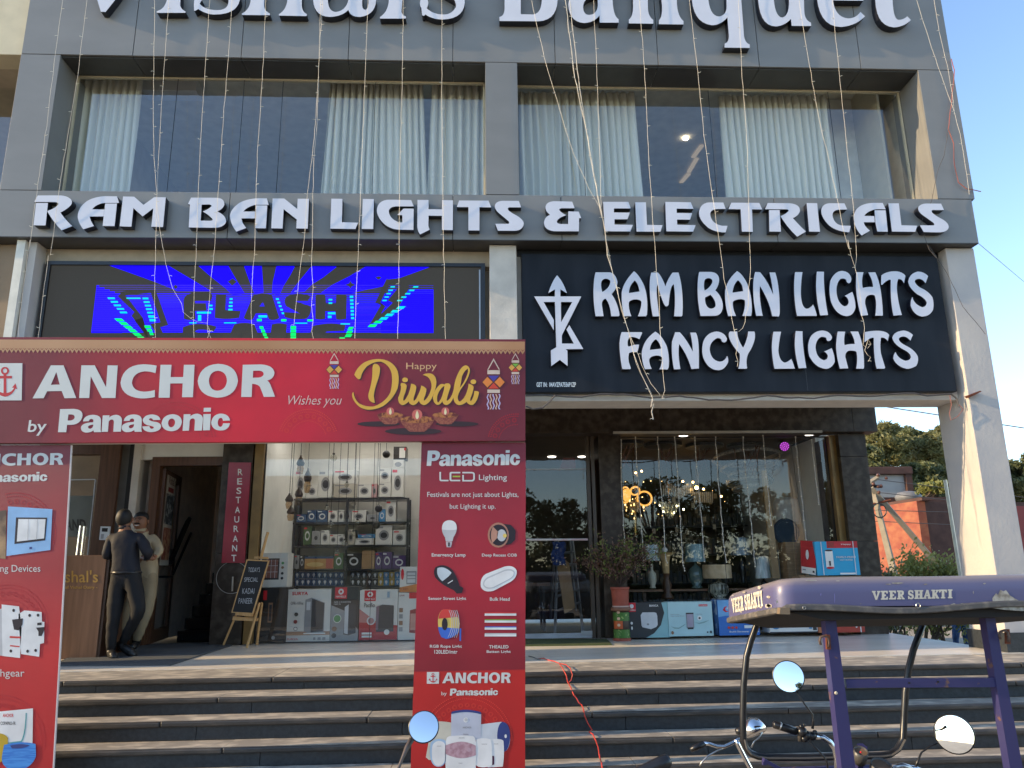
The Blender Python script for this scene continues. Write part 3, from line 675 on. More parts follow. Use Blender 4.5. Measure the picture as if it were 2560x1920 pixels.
e = [('pel', 'sp', 1), ('sp', 'ch', 1), ('ch', 'nk0', 1), ('nk0', 'nk', 0), ('nk', 'h1', 0), ('h1', 'h2', 0), ('h2', 'h3', 0), ('ch', 'sl', 1), ('sl', 'el', 1), ('el', 'wl', 1), ('wl', 'hl', 0),
     ('ch', 'sr', 1), ('sr', 'er', 1), ('er', 'wr', 1), ('wr', 'hr', 0), ('pel', 'hpl', 2), ('hpl', 'kl', 2), ('kl', 'al', 2), ('al', 'hel', 3), ('hel', 'tl', 3),
     ('pel', 'hpr', 2), ('hpr', 'kr', 2), ('kr', 'ar', 2), ('ar', 'her', 3), ('her', 'tr', 3)]
hand(j, e, 'wr', 'hr', 1, 0); hand(j, e, 'wl', 'hl', -1, 0)
m2 = person(j, e, 'pel', [SKIN, SHIRT2, PANTS2, SHOE], 'smiling man with moustache in khaki shirt and trousers facing the street')
hd = j['h2'][0]
part(MB().sphere(hd+Vector((0, .040, .036)), .100, 16, (.97, .95, .90)), 'hair', HAIR, m2, True)
for s_ in (-1, 1):
    part(MB().sphere(hd+Vector((s_*.101, .015, -.015)), .024, 8, (.5, .8, 1.3)), 'ear', SKIN, m2, True)
    part(MB().sphere(hd+Vector((s_*.034, -.086, .005)), .008, 8, (1.3, .6, .6)), 'eye', mat('eye_dark', (.03, .02, .015), .2), m2, True)
    part(MB().tube([hd+Vector((s_*.052, -.083, .022)), hd+Vector((s_*.032, -.094, .030)), hd+Vector((s_*.014, -.096, .025))], .005), 'eyebrow', HAIR, m2)
part(MB().sphere(hd+Vector((0, -.104, -.018)), .020, 8, (.8, .9, 1.3)), 'nose', SKIN, m2, True)
part(MB().tube([hd+Vector((-.042, -.080, -.052)), hd+Vector((-.02, -.100, -.042)), hd+Vector((0, -.104, -.040)), hd+Vector((.02, -.100, -.042)), hd+Vector((.042, -.080, -.052))], [.004, .010, .009, .010, .004], 8), 'moustache', HAIR, m2, True)
part(MB().tube([hd+Vector((-.03, -.084, -.064)), hd+Vector((0, -.096, -.070)), hd+Vector((.03, -.084, -.064))], [.003, .006, .003], 6), 'mouth', WHT, m2, True)
part(MB().lathe(j['nk'][0]+Vector((0, 0, -.03)), [(.082, 0), (.066, .045)], 14), 'collar', SHIRT2, m2, True)
for a, b in (('hel', 'tl'), ('her', 'tr')):
    q0, q1 = j[a][0], j[b][0]
    part(MB().tube([q0+(q0-q1).normalized()*.04, q0.lerp(q1, .5), q1+(q1-q0).normalized()*.03], [.042, .048, .034], 10), 'shoe', SHOE, m2, True)

# ---------------------------------------------------------------- chalk board on an easel
Ye = 10.95
ea = thing('easel', (zp(Z2, 1290, 1470, Ye).x, Ye, .85), 'pine easel holding a black chalk menu board by the red strip', 'easel')
def stick(a, b, Ya, Yb, r=.018): return MB().tube([zp(Z2, *a, Ya), zp(Z2, *b, Yb)], r, 4)
part(stick((1130, 1470), (1225, 1245), 11.1, 11.0), 'leg', WOODL, ea); part(stick((1290, 1492), (1378, 1180), 10.9, 10.98), 'leg', WOODL, ea)
part(stick((1360, 1470), (1395, 1180), 11.2, 11.05), 'leg', WOODL, ea)
part(MB().tube([zp(Z3, 155, 925, 11.0), zp(Z3, 210, 725, 11.02)], .02, 4), 'mast', WOODL, ea)
part(MB().hexa([zp(Z2, 1190, 1300, 10.97), zp(Z2, 1365, 1308, 10.97), zp(Z2, 1368, 1285, 10.97), zp(Z2, 1195, 1275, 10.97)], .04), 'crossbar', WOODL, ea)
part(MB().hexa([zp(Z2, 1210, 1265, 10.93), zp(Z2, 1330, 1275, 10.93), zp(Z2, 1330, 1258, 10.93), zp(Z2, 1212, 1250, 10.93)], .05), 'tray', WOODL, ea)
part(MB().hexa([zp(Z3, 105, 925, 11.0), zp(Z3, 212, 930, 11.0), zp(Z3, 210, 912, 11.0), zp(Z3, 108, 908, 11.0)], .03), 'clamp', WOODL, ea)
cb = thing('chalk_board', (zp(Z2, 1280, 1250, 10.93).x, 10.93, zp(Z2, 1280, 1250, 10.93).z), 'black chalk board with handwritten menu in a thin pine frame', 'board')
o4 = [(1183, 1248), (1335, 1258), (1445, 888), (1290, 880)]; i4 = [(1192, 1242), (1328, 1250), (1435, 895), (1296, 888)]
fv = [zp(Z2, *p, 10.92) for p in o4]+[zp(Z2, *p, 10.92) for p in i4]
part(MB().add(fv+[v+Vector((0, .03, 0)) for v in fv], [(0, 1, 5, 4), (1, 2, 6, 5), (2, 3, 7, 6), (3, 0, 4, 7), (0, 8, 9, 1), (1, 9, 10, 2), (2, 10, 11, 3), (3, 11, 8, 0)]), 'frame', WOODL, cb)
part(MB().hexa([zp(Z2, *p, 10.93) for p in i4], .012), 'panel', mat('chalk_black', (.015, .016, .018), .7), cb)
CH = mat('chalk', (.45, .47, .50), .9)
for s_, (x0, y0, x1, y1) in (("TODAY'S", (1302, 935, 1382, 968)), ('SPECIAL', (1272, 1005, 1368, 1035)), ('KADAI', (1258, 1080, 1345, 1118)), ('PANEER', (1232, 1148, 1328, 1186))):
    text('chalk_writing', s_, (x0, y0, x1, y1), Z2, 10.915, CH, cb, 0, .2)
# wall disc and lock on the granite pillar
lk = thing('pull_handle', zp(Z2, 1200, 1105, 11.36), 'small steel latch on a glass disc fixed to the granite pillar', 'handle')
part(MB().tube([zp(Z2, 1190, 1100, 11.34), zp(Z2, 1195, 1000, 11.34)], .012), 'latch', STEEL, lk)
part(MB().torus(zp(Z2, 1190, 1005, 11.38), .22, .004, Vector((0, 1, 0)), 36), 'disc_rim', STEEL, lk)

# ---------------------------------------------------------------- cartons
PICD = mat('print_dark', (.03, .03, .035), .4); PICG = mat('print_grey', (.28, .28, .29), .4); PICL = mat('print_light', (.62, .63, .64), .4)
def carton(px, zm, Y, D, m, label, cat='box', group=None, prints=(), side=None, name='carton'):
    x0, y0, x1, y1 = px; a = P(*zm((x0+x1)/2, y1), Y); b = P(*zm((x0+x1)/2, y0), Y)
    X0, X1 = P(*zm(x0, (y0+y1)/2), Y).x, P(*zm(x1, (y0+y1)/2), Y).x
    t = thing(name, ((X0+X1)/2, Y+D/2, a.z), label, cat, group)
    box('carton_body', X0, X1, Y, Y+D, a.z, b.z, m, t, bev=.003)
    W_, H_ = X1-X0, b.z-a.z
    for k, pr in enumerate(prints):
        y = Y-.0012*(k+1)-.001
        if pr[0] == 'r':
            _, u0, v0, u1, v1, mm = pr; MB().add([(X0+W_*u0, y, a.z+H_*v0), (X0+W_*u1, y, a.z+H_*v0), (X0+W_*u1, y, a.z+H_*v1), (X0+W_*u0, y, a.z+H_*v1)], [(0, 1, 2, 3)]).build('print', mm, t)
        elif pr[0] == 'e':
            _, u, v, ru, rv, mm = pr; n = 18
            MB().add([(X0+W_*(u+ru*math.cos(6.2832*i/n)), y, a.z+H_*(v+rv*math.sin(6.2832*i/n))) for i in range(n)], [tuple(range(n))]).build('print', mm, t)
        elif pr[0] == 't':
            _, s, u0, v0, u1, v1, mm, bd = pr; wtext('lettering', s, X0+W_*u0, X0+W_*u1, a.z+H_*v0, a.z+H_*v1, y, mm, t, bd)
        elif pr[0] == 'p':
            _, pts, mm = pr; MB().add([(X0+W_*u, y, a.z+H_*v) for u, v in pts], [tuple(range(len(pts)))]).build('print', mm, t)
    return t
GRY = mat('grey_ink', (.30, .30, .30)); GRN = mat('green_ink', (.12, .33, .12)); CARTW = mat('white_carton', (.68, .67, .63), .5, var=.04)
CARTK = mat('black_carton', (.02, .018, .018), .35); BRN = mat('brown_ink2', (.28, .15, .08))
Yf = 11.62
carton((135, 1145, 352, 1550), Z3, Yf, .35, CARTK, 'black product carton behind the easel at the left end of the bottom row', prints=[('r', .35, .35, .5, .72, BRN), ('r', .38, .38, .47, .68, PICD), ('r', .15, .77, .28, .95, RED), ('p', [(.62, .1), (.78, .1), (.95, .97), (.85, .97)], PICD), ('e', .58, .07, .06, .035, GRY)])
carton((356, 1157, 682, 1550), Z3, Yf, .28, CARTW, 'tall white carton picturing a black oil radiator, with red lettering', prints=[
    ('r', 0, .12, 1, .19, mat('tan_ink', (.40, .22, .13))), ('t', 'SURYA', .09, .89, .46, .955, RED, .025), ('t', 'OFR-11Fins', .07, .705, .36, .765, PICD, 0), ('p', [(.40, .20), (.58, .12), (.86, .17), (.86, .74), (.55, .84), (.41, .80)], PICG), ('p', [(.56, .17), (.84, .19), (.85, .73), (.56, .82)], PICD), ('r', .44, .60, .53, .76, PICL), ('e', .21, .52, .045, .037, PICD), ('e', .20, .38, .045, .037, DRED), ('e', .21, .245, .045, .037, PICD), ('e', .21, .245, .034, .028, WHT), ('r', .4, .14, .9, .165, WHT), ('t', 'SURYA', .03, .035, .28, .07, RED, 0), ('r', .63, .03, .68, .08, GRY), ('r', .73, .03, .80, .08, GRY), ('r', .84, .03, .91, .08, GRY)])
carton((686, 1137, 893, 1545), Z3, Yf, .28, CARTK, 'narrow dark carton with red corner block and a green round sticker', prints=[
    ('p', [(0, 0), (1, 0), (1, .2), (.5, .55), (0, .66)], mat('silver_ink', (.34, .34, .34))), ('r', .12, .775, .56, .99, RED), ('t', 'HAVELLS', .16, .80, .52, .835, WHT, .02), ('e', .34, .91, .10, .055, WHT), ('r', .30, .89, .38, .93, RED), ('t', 'OFR 5 WAVE FIN', .1, .70, .7, .73, PICL, 0), ('t', '1400 W', .1, .665, .35, .69, PICL, 0), ('p', [(.48, .12), (.66, .10), (.92, .14), (.92, .66), (.62, .68), (.50, .62)], PICD), ('p', [(.50, .14), (.64, .12), (.64, .67), (.50, .62)], PICL), ('e', .24, .41, .15, .08, WHT), ('e', .24, .41, .125, .066, GRN), ('e', .15, .22, .09, .045, BRN), ('e', .14, .10, .09, .045, PICD)])
carton((900, 1160, 1188, 1537), Z3, Yf, .28, CARTW, 'white carton fading to red below with a dark radiator pictured', prints=[
    ('p', [(0, 0), (1, 0), (1, .28), (.5, .33), (0, .55)], mat('red_fade', (.45, .012, .02))), ('p', [(0, .35), (.5, .33), (0, .62)], mat('pink_ink', (.55, .2, .18))), ('r', .12, .775, .42, .99, RED), ('t', 'HAVELLS', .15, .80, .39, .835, WHT, .02), ('e', .27, .91, .075, .055, WHT), ('r', .24, .89, .30, .93, RED), ('t', 'Pacifio', .12, .65, .40, .74, PICD, .01), ('p', [(.45, .16), (.90, .16), (.90, .68), (.60, .70), (.45, .66)], PICD), ('p', [(.44, .2), (.5, .2), (.52, .68), (.44, .66)], mat('mauve_ink', (.2, .12, .16))), ('e', .31, .38, .11, .085, PICL), ('e', .31, .38, .08, .06, mat('rose_ink', (.4, .2, .2))), ('e', .73, .15, .07, .055, WHT), ('r', .08, .05, .34, .09, WHT), ('r', .08, .11, .34, .15, WHT), ('r', .72, .84, .79, .96, mat('sky_ink', (.3, .4, .5)))])
carton((1192, 1180, 1372, 1537), Z3, Yf, .28, CARTW, 'white carton half hidden by the red post, picturing a small heater', prints=[
    ('t', 'LAVA', .04, .92, .26, .955, DRED, .02), ('r', .45, .87, .98, 1.0, RED), ('p', [(.48, .15), (.95, .12), (.95, .68), (.5, .62)], DRED), ('r', .52, .2, .95, .55, mat('pink_grill', (.6, .3, .25))), ('r', .05, .58, .2, .67, BRN), ('r', .05, .45, .2, .54, GRY), ('r', .05, .31, .2, .40, BRN), ('r', .05, .18, .2, .27, GRY)])
carton((1205, 985, 1372, 1176), Z3, Yf+.02, .25, CARTW, 'small orange and white heater carton on top of the bottom row', prints=[
    ('p', [(0, 0), (1, 0), (1, .35), (0, .18)], mat('orange_ink', (.62, .22, .05))), ('r', .3, .3, .75, .82, PICG), ('r', .34, .36, .70, .76, PICL), ('r', .34, .5, .7, .54, PICG), ('r', .34, .62, .7, .66, PICG), ('e', .12, .7, .07, .22, RED), ('t', '11 WATT', .05, .08, .4, .15, DRED, .01)])
carton((96, 882, 358, 1142), Z3, Yf+.05, .35, CARTW, 'white oven carton standing on the black carton behind the chalk board', prints=[
    ('r', .25, .22, .76, .84, PICD), ('r', .28, .27, .72, .80, mat('oven_glow', (.22, .09, .07))), ('r', .40, .27, .41, .8, PICL), ('r', .52, .27, .53, .8, PICL), ('r', .64, .27, .65, .8, PICL), ('r', .28, .44, .72, .45, PICL), ('r', .28, .62, .72, .63, PICL), ('e', .86, .70, .04, .04, GRN), ('e', .86, .57, .04, .04, BRN), ('e', .86, .40, .04, .04, PICD), ('e', .86, .26, .04, .04, PICD)])
# display shelf unit
Ys = 13.55
sh = thing('shelf_unit', (zp(Z3, 830, 1300, Ys).x, Ys, .85), 'black metal shelf unit filled with cartons in the left shop', 'shelf')
for x in (405, 800, 1262):
    X = zp(Z3, x, 800, Ys).x; box('upright', X-.02, X+.02, Ys+.0, Ys+.04, .85, zp(Z3, 800, 470, Ys).z, BLACKM, sh)
    if x != 800: box('upright', X-.02, X+.02, Ys+.4, Ys+.44, .85, zp(Z3, 800, 470, Ys).z, BLACKM, sh)
SHZ = {}
for y in (470, 650, 825, 1005, 1132):
    z = zp(Z3, 800, y, Ys).z; SHZ[y] = z
    box('shelf_board', zp(Z3, 400, y, Ys).x, zp(Z3, 1268, y, Ys).x, Ys-.01, Ys+.45, z-.025, z, BLACKM, sh)
DBL = mat('dark_blue_carton', (.015, .06, .16), .4); BLC = mat('blue_carton', (.05, .22, .45), .4); DGR = mat('green_carton', (.07, .14, .05), .4)
VIO = mat('violet_carton', (.07, .03, .14), .4); GRC = mat('grey_carton', (.30, .30, .30), .5); PNK = mat('pink_carton', (.55, .32, .32), .5); CRM = mat('cream_carton', (.50, .46, .38), .5)
ORG = mat('orange_carton', (.50, .27, .08), .4)
rows = [
 (470, [(415, 255, 498, 470, CARTW, 'white'), (500, 362, 586, 470, CARTW, 'white'), (590, 255, 700, 465, CARTW, 'white'), (705, 258, 880, 360, CARTW, 'white'), (705, 362, 880, 465, CRM, 'cream'), (885, 360, 990, 465, CARTW, 'white'), (993, 360, 1033, 465, PNK, 'pink'), (1045, 245, 1138, 350, CARTW, 'white'), (1045, 352, 1138, 460, CARTW, 'white'), (1143, 240, 1235, 460, CARTW, 'white')]),
 (650, [(420, 590, 500, 650, DBL, 'dark blue'), (505, 560, 575, 650, DBL, 'dark blue'), (580, 560, 660, 650, DBL, 'dark blue'), (665, 560, 735, 648, CARTW, 'white'), (740, 560, 785, 648, CARTW, 'white'), (790, 560, 838, 648, GRC, 'grey'), (842, 560, 950, 648, CARTW, 'white'), (955, 592, 1043, 645, GRC, 'grey'), (1047, 552, 1095, 645, BLC, 'bright blue'), (1100, 482, 1175, 645, CARTW, 'white')]),
 (825, [(478, 680, 538, 820, DGR, 'dark green'), (541, 715, 605, 820, GRC, 'grey'), (610, 710, 672, 820, CARTW, 'white'), (675, 742, 733, 820, CARTW, 'white'), (736, 742, 795, 820, CARTW, 'white'), (808, 702, 866, 820, CRM, 'cream'), (890, 740, 1018, 770, BLC, 'flat blue'), (870, 772, 1008, 820, CARTW, 'flat white'), (1022, 672, 1148, 820, CARTW, 'large white'), (1155, 710, 1250, 820, CARTW, 'white')]),
 (1005, [(410, 897, 445, 1003, GRC, 'grey'), (450, 900, 485, 1003, CARTK, 'black'), (488, 908, 705, 1003, ORG, 'wide orange'), (710, 882, 780, 1003, DGR, 'green'), (802, 882, 915, 1003, CARTK, 'black'), (918, 862, 1015, 1003, CARD, 'plain brown'), (1020, 877, 1070, 1003, VIO, 'violet'), (1073, 874, 1145, 1003, VIO, 'violet'), (1150, 900, 1250, 1003, VIO, 'violet')])]
rown = {470: 'top', 650: 'second', 825: 'third', 1005: 'fourth'}
ordn = ['first', 'second', 'third', 'fourth', 'fifth', 'sixth', 'seventh', 'eighth', 'ninth', 'tenth', 'eleventh', 'twelfth', 'thirteenth', 'fourteenth', 'fifteenth', 'sixteenth']
for ry, lst in rows:
    for k, (x0, y0, x1, y1, m, cn) in enumerate(lst):
        pm = PICG if m in (CARTW, CRM, GRC, PNK) else PICL
        pr = [('e', .5, .48, .30, .26, pm), ('e', .5, .48, .20, .15, PICD if pm is PICG else m), ('r', .06, .84, .45, .93, RED if k % 3 == 0 else pm)]
        if cn == 'wide orange': pr = [('r', 0, .82, 1, 1, DBL), ('r', .74, .02, .98, .8, mat('salmon_ink', (.5, .12, .08))), ('e', .36, .36, .3, .18, mat('yellow_ink2', (.62, .45, .18)))]
        if cn == 'plain brown': pr = [('r', .0, .78, 1, .8, CARDD)]
        carton((x0, y0, x1, y1), Z3, Ys+.04, .3, m, '%s carton, %s from left on the %s shelf' % (cn, ordn[k], rown[ry]), group='cartons on the black shelves', prints=pr)
for r_, (ya, yb) in enumerate(((1026, 1076), (1079, 1130))):
    k = 0
    for x in range(412, 1210, 42):
        if 780 < x < 810: continue
        if x == 412: cnt = {}
        m = DBL if x < 780 else (CARTK if x < 1010 else (BLC if (x//42) % 2 else mat('yellow_carton', (.45, .30, .05), .4)))
        cn = 'dark blue' if m is DBL else 'black' if m is CARTK else 'blue' if m is BLC else 'yellow'
        cnt[cn] = cnt.get(cn, 0)+1
        carton((x, ya, x+38, yb), Z3, Ys+.05, .12, m, '%s bulb carton, %s of its colour from left in the %s layer' % (cn, ordn[cnt[cn]-1], 'upper' if r_ == 0 else 'lower'), group='bulb cartons on the lowest shelf', prints=[('e', .5, .60, .25, .22, PICL), ('r', .4, .2, .6, .42, PICL)])
        k += 1
# pendant lamps
AMB = glassmat('amber_glass', (.75, .62, .45), 2.0); CLR = glassmat('clear_bulb_glass', (.88, .88, .84), 2.2)
def pendant(x, y0, y1, Y, kind, label):
    a, b = zp(Z3, x, y0, Y), zp(Z3, x, y1, Y); h = a.z-b.z
    t = thing('pendant_lamp', (b.x, Y, b.z), label, 'pendant lamp', 'pendant lamps in the left window')
    part(MB().tube([(b.x, Y, a.z-.01), (b.x, Y, 4.3)], .004, 4), 'cord', BLACK, t)
    if kind == 'bottle':
        part(MB().lathe((b.x, Y, b.z+h*.45), [(.05, 0), (.065, h*.12), (.05, h*.28), (.018, h*.45), (.015, h*.55)], 14), 'cap', mat('lamp_cap', (.05, .03, .02), .3), t, True)
        part(MB().lathe((b.x, Y, b.z), [(.02, 0), (.04, h*.02), (.055, h*.3), (.045, h*.45)], 14, closed=False), 'glass', AMB, t, True)
    elif kind == 'globe': part(MB().sphere((b.x, Y, (a.z+b.z)/2), h/2, 14), 'globe', BLACKM, t, True)
    else:
        part(MB().sphere((b.x, Y, b.z+h*.42), h*.42, 14), 'glass', CLR, t, True); part(MB().lathe((b.x, Y, b.z+h*.78), [(.02, 0), (.02, h*.22)], 8), 'cap', BLACK, t)
for k, (x, a, b, Y) in enumerate(((453, 145, 290, 12.1), (505, 240, 430, 12.4), (440, 378, 525, 12.2), (368, 432, 550, 12.0), (380, 525, 640, 12.1))):
    pendant(x, a, b, Y, 'bottle', ['highest bottle shaped pendant with dark cap near the left of the window', 'longest bottle shaped amber pendant right of the highest one', 'bottle shaped pendant hanging over the left shelf upright', 'left bottle shaped pendant in the shop window', 'lowest bottle shaped pendant just right of the left one'][k])
for k, (x, y, r, Y) in enumerate(((705, 160, 32, 12.2), (805, 365, 22, 12.8), (655, 540, 22, 12.6), (858, 505, 22, 12.6), (683, 665, 28, 12.3), (885, 650, 26, 12.4), (855, 735, 25, 12.3), (790, 805, 30, 12.2), (730, 875, 28, 12.2))):
    pendant(x, y-r, y+r, Y, 'bulb', ['topmost clear glass bulb pendant in the left shop', 'small clear bulb before the top shelf cartons', 'clear bulb pendant left above the second shelf', 'clear bulb pendant right of centre above the second shelf', 'clear bulb just below the second shelf, left one', 'clear bulb just below the second shelf, right one', 'clear bulb beside the shelf centre upright', 'large smoky bulb in front of the centre upright', 'lowest clear bulb pendant over the fourth shelf'][k])
for k, (x, y, r, Y) in enumerate(((1103, 138, 29, 12.4), (1045, 548, 29, 12.4), (1027, 672, 30, 12.3))):
    pendant(x, y-r, y+r, Y, 'globe', ['topmost black globe pendant', 'middle black globe pendant before the blue carton', 'lowest black globe pendant'][k])
carton((1158, 80, 1256, 175), Z3, 13.6, .3, CARTK, 'black and white carton near the ceiling at the shop window right', prints=[('r', .45, .1, .9, .9, WHT), ('e', .88, .8, .08, .12, RED)])
carton((1150, 178, 1236, 238), Z3, 13.6, .3, CARTW, 'white carton under the topmost black and white carton', prints=[('e', .5, .4, .3, .3, PICG)])
# ================================================================ raised signs
def letters(parent, lst, Y, depth, face=WHITEL, side=RETURN):
    for nm, zm, path in lst: glyph(nm, path, zm, Y, face, parent, depth, side)
FA, FB, FC, FD, FE = Zm(60, 460, 5.53), Zm(460, 460, 5.53), Zm(820, 460, 4.424), Zm(1340, 460, 4.424), Zm(1800, 460, 3.687)
s1 = thing('shop_sign', (.3, F, 5.9), 'long row of raised white angular letters on the lower grey fascia', 'sign')
letters(s1, [
 ('letter', FA, 'M190,158 L480,157 Q600,158 650,215 Q680,260 640,300 Q590,350 503,395 Q560,480 667,583 L520,640 Q400,520 320,372 Q400,350 455,305 Q490,275 465,258 Q450,250 400,249 L140,248 Z'),
 ('letter', FA, 'M168,262 L331,262 L298,573 L132,570 Z'),
 ('letter', FA, 'M1285,170 L1120,168 Q930,180 840,260 Q745,340 742,450 Q750,540 820,626 L968,580 Q910,500 910,448 L1100,448 L1110,352 L942,350 Q1000,275 1110,262 L1314,262 Z'),
 ('letter', FA, 'M1122,270 L1285,270 L1252,582 L1086,580 Z'),
 ('letter', FA, 'M1370,172 L1522,175 L1652,288 L1800,182 L1960,184 L1922,594 L1760,590 L1788,335 L1640,448 L1512,332 L1485,590 L1322,585 Z'),
 ('letter', FB, 'M98,188 L450,190 Q560,195 558,285 Q545,340 460,380 Q580,430 582,520 Q560,600 420,605 L65,600 L82,285 L55,275 Z M244,285 L340,283 Q385,285 380,305 Q350,345 258,380 Q350,430 395,485 Q400,508 350,508 L230,506 Z'),
 ('letter', FB, 'M1145,198 L1000,197 Q820,215 740,280 Q635,360 636,450 Q645,560 725,658 L860,608 Q800,540 795,475 L979,475 L984,380 L820,380 Q880,310 985,288 L1172,288 Z'),
 ('letter', FB, 'M993,296 L1152,296 L1132,612 L983,610 Z'),
 ('letter', FB, 'M1226,200 L1385,200 L1565,345 L1572,203 L1727,204 L1710,617 L1552,614 L1558,490 L1378,348 L1362,615 L1206,612 Z'),
 ('letter', FC, 'M37,162 L160,164 L153,422 L333,428 L303,498 L25,493 Z'),
 ('letter', FC, 'M385,165 L508,167 L500,498 L373,496 Z'),
 ('letter', FC, 'M920,178 L948,248 L760,247 Q680,250 672,300 Q680,390 790,425 L822,425 L822,345 L765,343 L835,272 L948,272 L945,508 L790,505 Q680,500 610,430 Q540,360 540,285 Q550,190 650,175 Q700,172 780,175 Z'),
 ('letter', FC, 'M990,175 L1112,177 L1112,278 L1260,280 L1262,178 L1382,180 L1380,510 L1260,508 L1260,352 L1112,350 L1110,460 Q1112,480 1125,505 L1018,558 Q985,510 988,450 Z'),
 ('letter', FC, 'M1450,182 L1775,184 L1805,258 L1675,257 L1675,514 L1553,513 L1553,256 L1425,254 Z'),
 ('letter', FC, 'M2110,187 L2137,258 L2010,258 Q1980,262 1992,285 Q2010,310 2080,345 Q2165,395 2165,440 Q2155,515 2060,517 L1880,516 L1850,440 L1990,440 Q2010,438 2000,415 Q1980,395 1900,330 Q1840,280 1845,240 Q1855,190 1930,186 Z'),
 ('letter', FD, 'M400,195 L427,268 L290,268 Q250,270 260,290 Q280,320 335,345 Q250,370 232,410 Q225,440 280,443 L355,443 L357,303 L472,305 L500,378 L477,378 L474,523 L200,522 Q90,510 88,425 Q95,365 155,340 Q100,300 106,250 Q115,195 200,190 Z'),
 ('letter', FD, 'M742,197 L1022,198 L1048,270 L862,270 L862,315 L1038,316 L1012,390 L868,390 L868,448 L1072,452 L1042,525 L762,522 Z'),
 ('letter', FD, 'M1098,202 L1215,202 L1228,452 L1400,455 L1376,528 L1112,526 Z'),
 ('letter', FD, 'M1430,198 L1712,202 L1742,275 L1555,272 L1556,320 L1727,322 L1703,395 L1560,393 L1562,450 L1765,455 L1738,527 L1442,523 Z'),
 ('letter', FD, 'M2072,205 L2098,276 L2010,276 Q1930,280 1926,330 Q1935,440 2060,462 L2118,462 L2098,535 Q1950,535 1880,460 Q1800,390 1803,310 Q1815,215 1910,203 Z'),
 ('letter', FE, 'M105,172 L362,174 L390,234 L295,233 L303,441 L202,439 L190,233 L78,231 Z'),
 ('letter', FE, 'M440,175 L640,177 Q740,185 737,250 Q725,290 672,315 Q720,370 792,438 L712,485 Q620,400 558,296 Q600,280 630,252 Q640,236 610,233 L415,232 Z'),
 ('letter', FE, 'M452,240 L550,240 L562,440 L455,438 Z'),
 ('letter', FE, 'M798,175 L895,177 L922,441 L822,438 Z'),
 ('letter', FE, 'M1147,178 L1173,235 L1100,236 Q1035,240 1037,290 Q1050,375 1130,383 L1205,385 L1192,445 Q1080,440 1010,385 Q930,310 933,240 Q945,180 1010,177 Z'),
 ('letter', FE, 'M1500,174 L1527,233 L1440,232 Q1360,245 1330,294 L1422,296 L1427,352 L1325,352 Q1330,390 1382,430 L1305,475 Q1235,400 1232,310 Q1235,240 1290,205 Q1340,175 1420,174 Z'),
 ('letter', FE, 'M1425,242 L1527,242 L1547,440 L1450,438 L1432,350 Z'),
 ('letter', FE, 'M1552,178 L1648,178 L1672,380 L1818,384 L1800,441 L1585,438 Z'),
 ('letter', FE, 'M2038,181 L2065,240 L1960,240 Q1945,245 1955,262 Q1980,290 2050,325 Q2110,360 2108,400 Q2095,445 2020,446 L1878,443 L1842,380 L1965,382 Q1985,378 1965,355 L1860,280 Q1815,240 1830,210 Q1850,182 1900,180 Z')],
 F-.098, .096)
VA, VB, VC, VD = Zm(230, 0, 4.424), Zm(720, 0, 4.424), Zm(1220, 0, 4.424), Zm(1700, 0, 3.687)
s0 = thing('banquet_sign', (.3, F, 8.6), 'row of very large raised white serif letters on the upper grey fascia', 'sign')
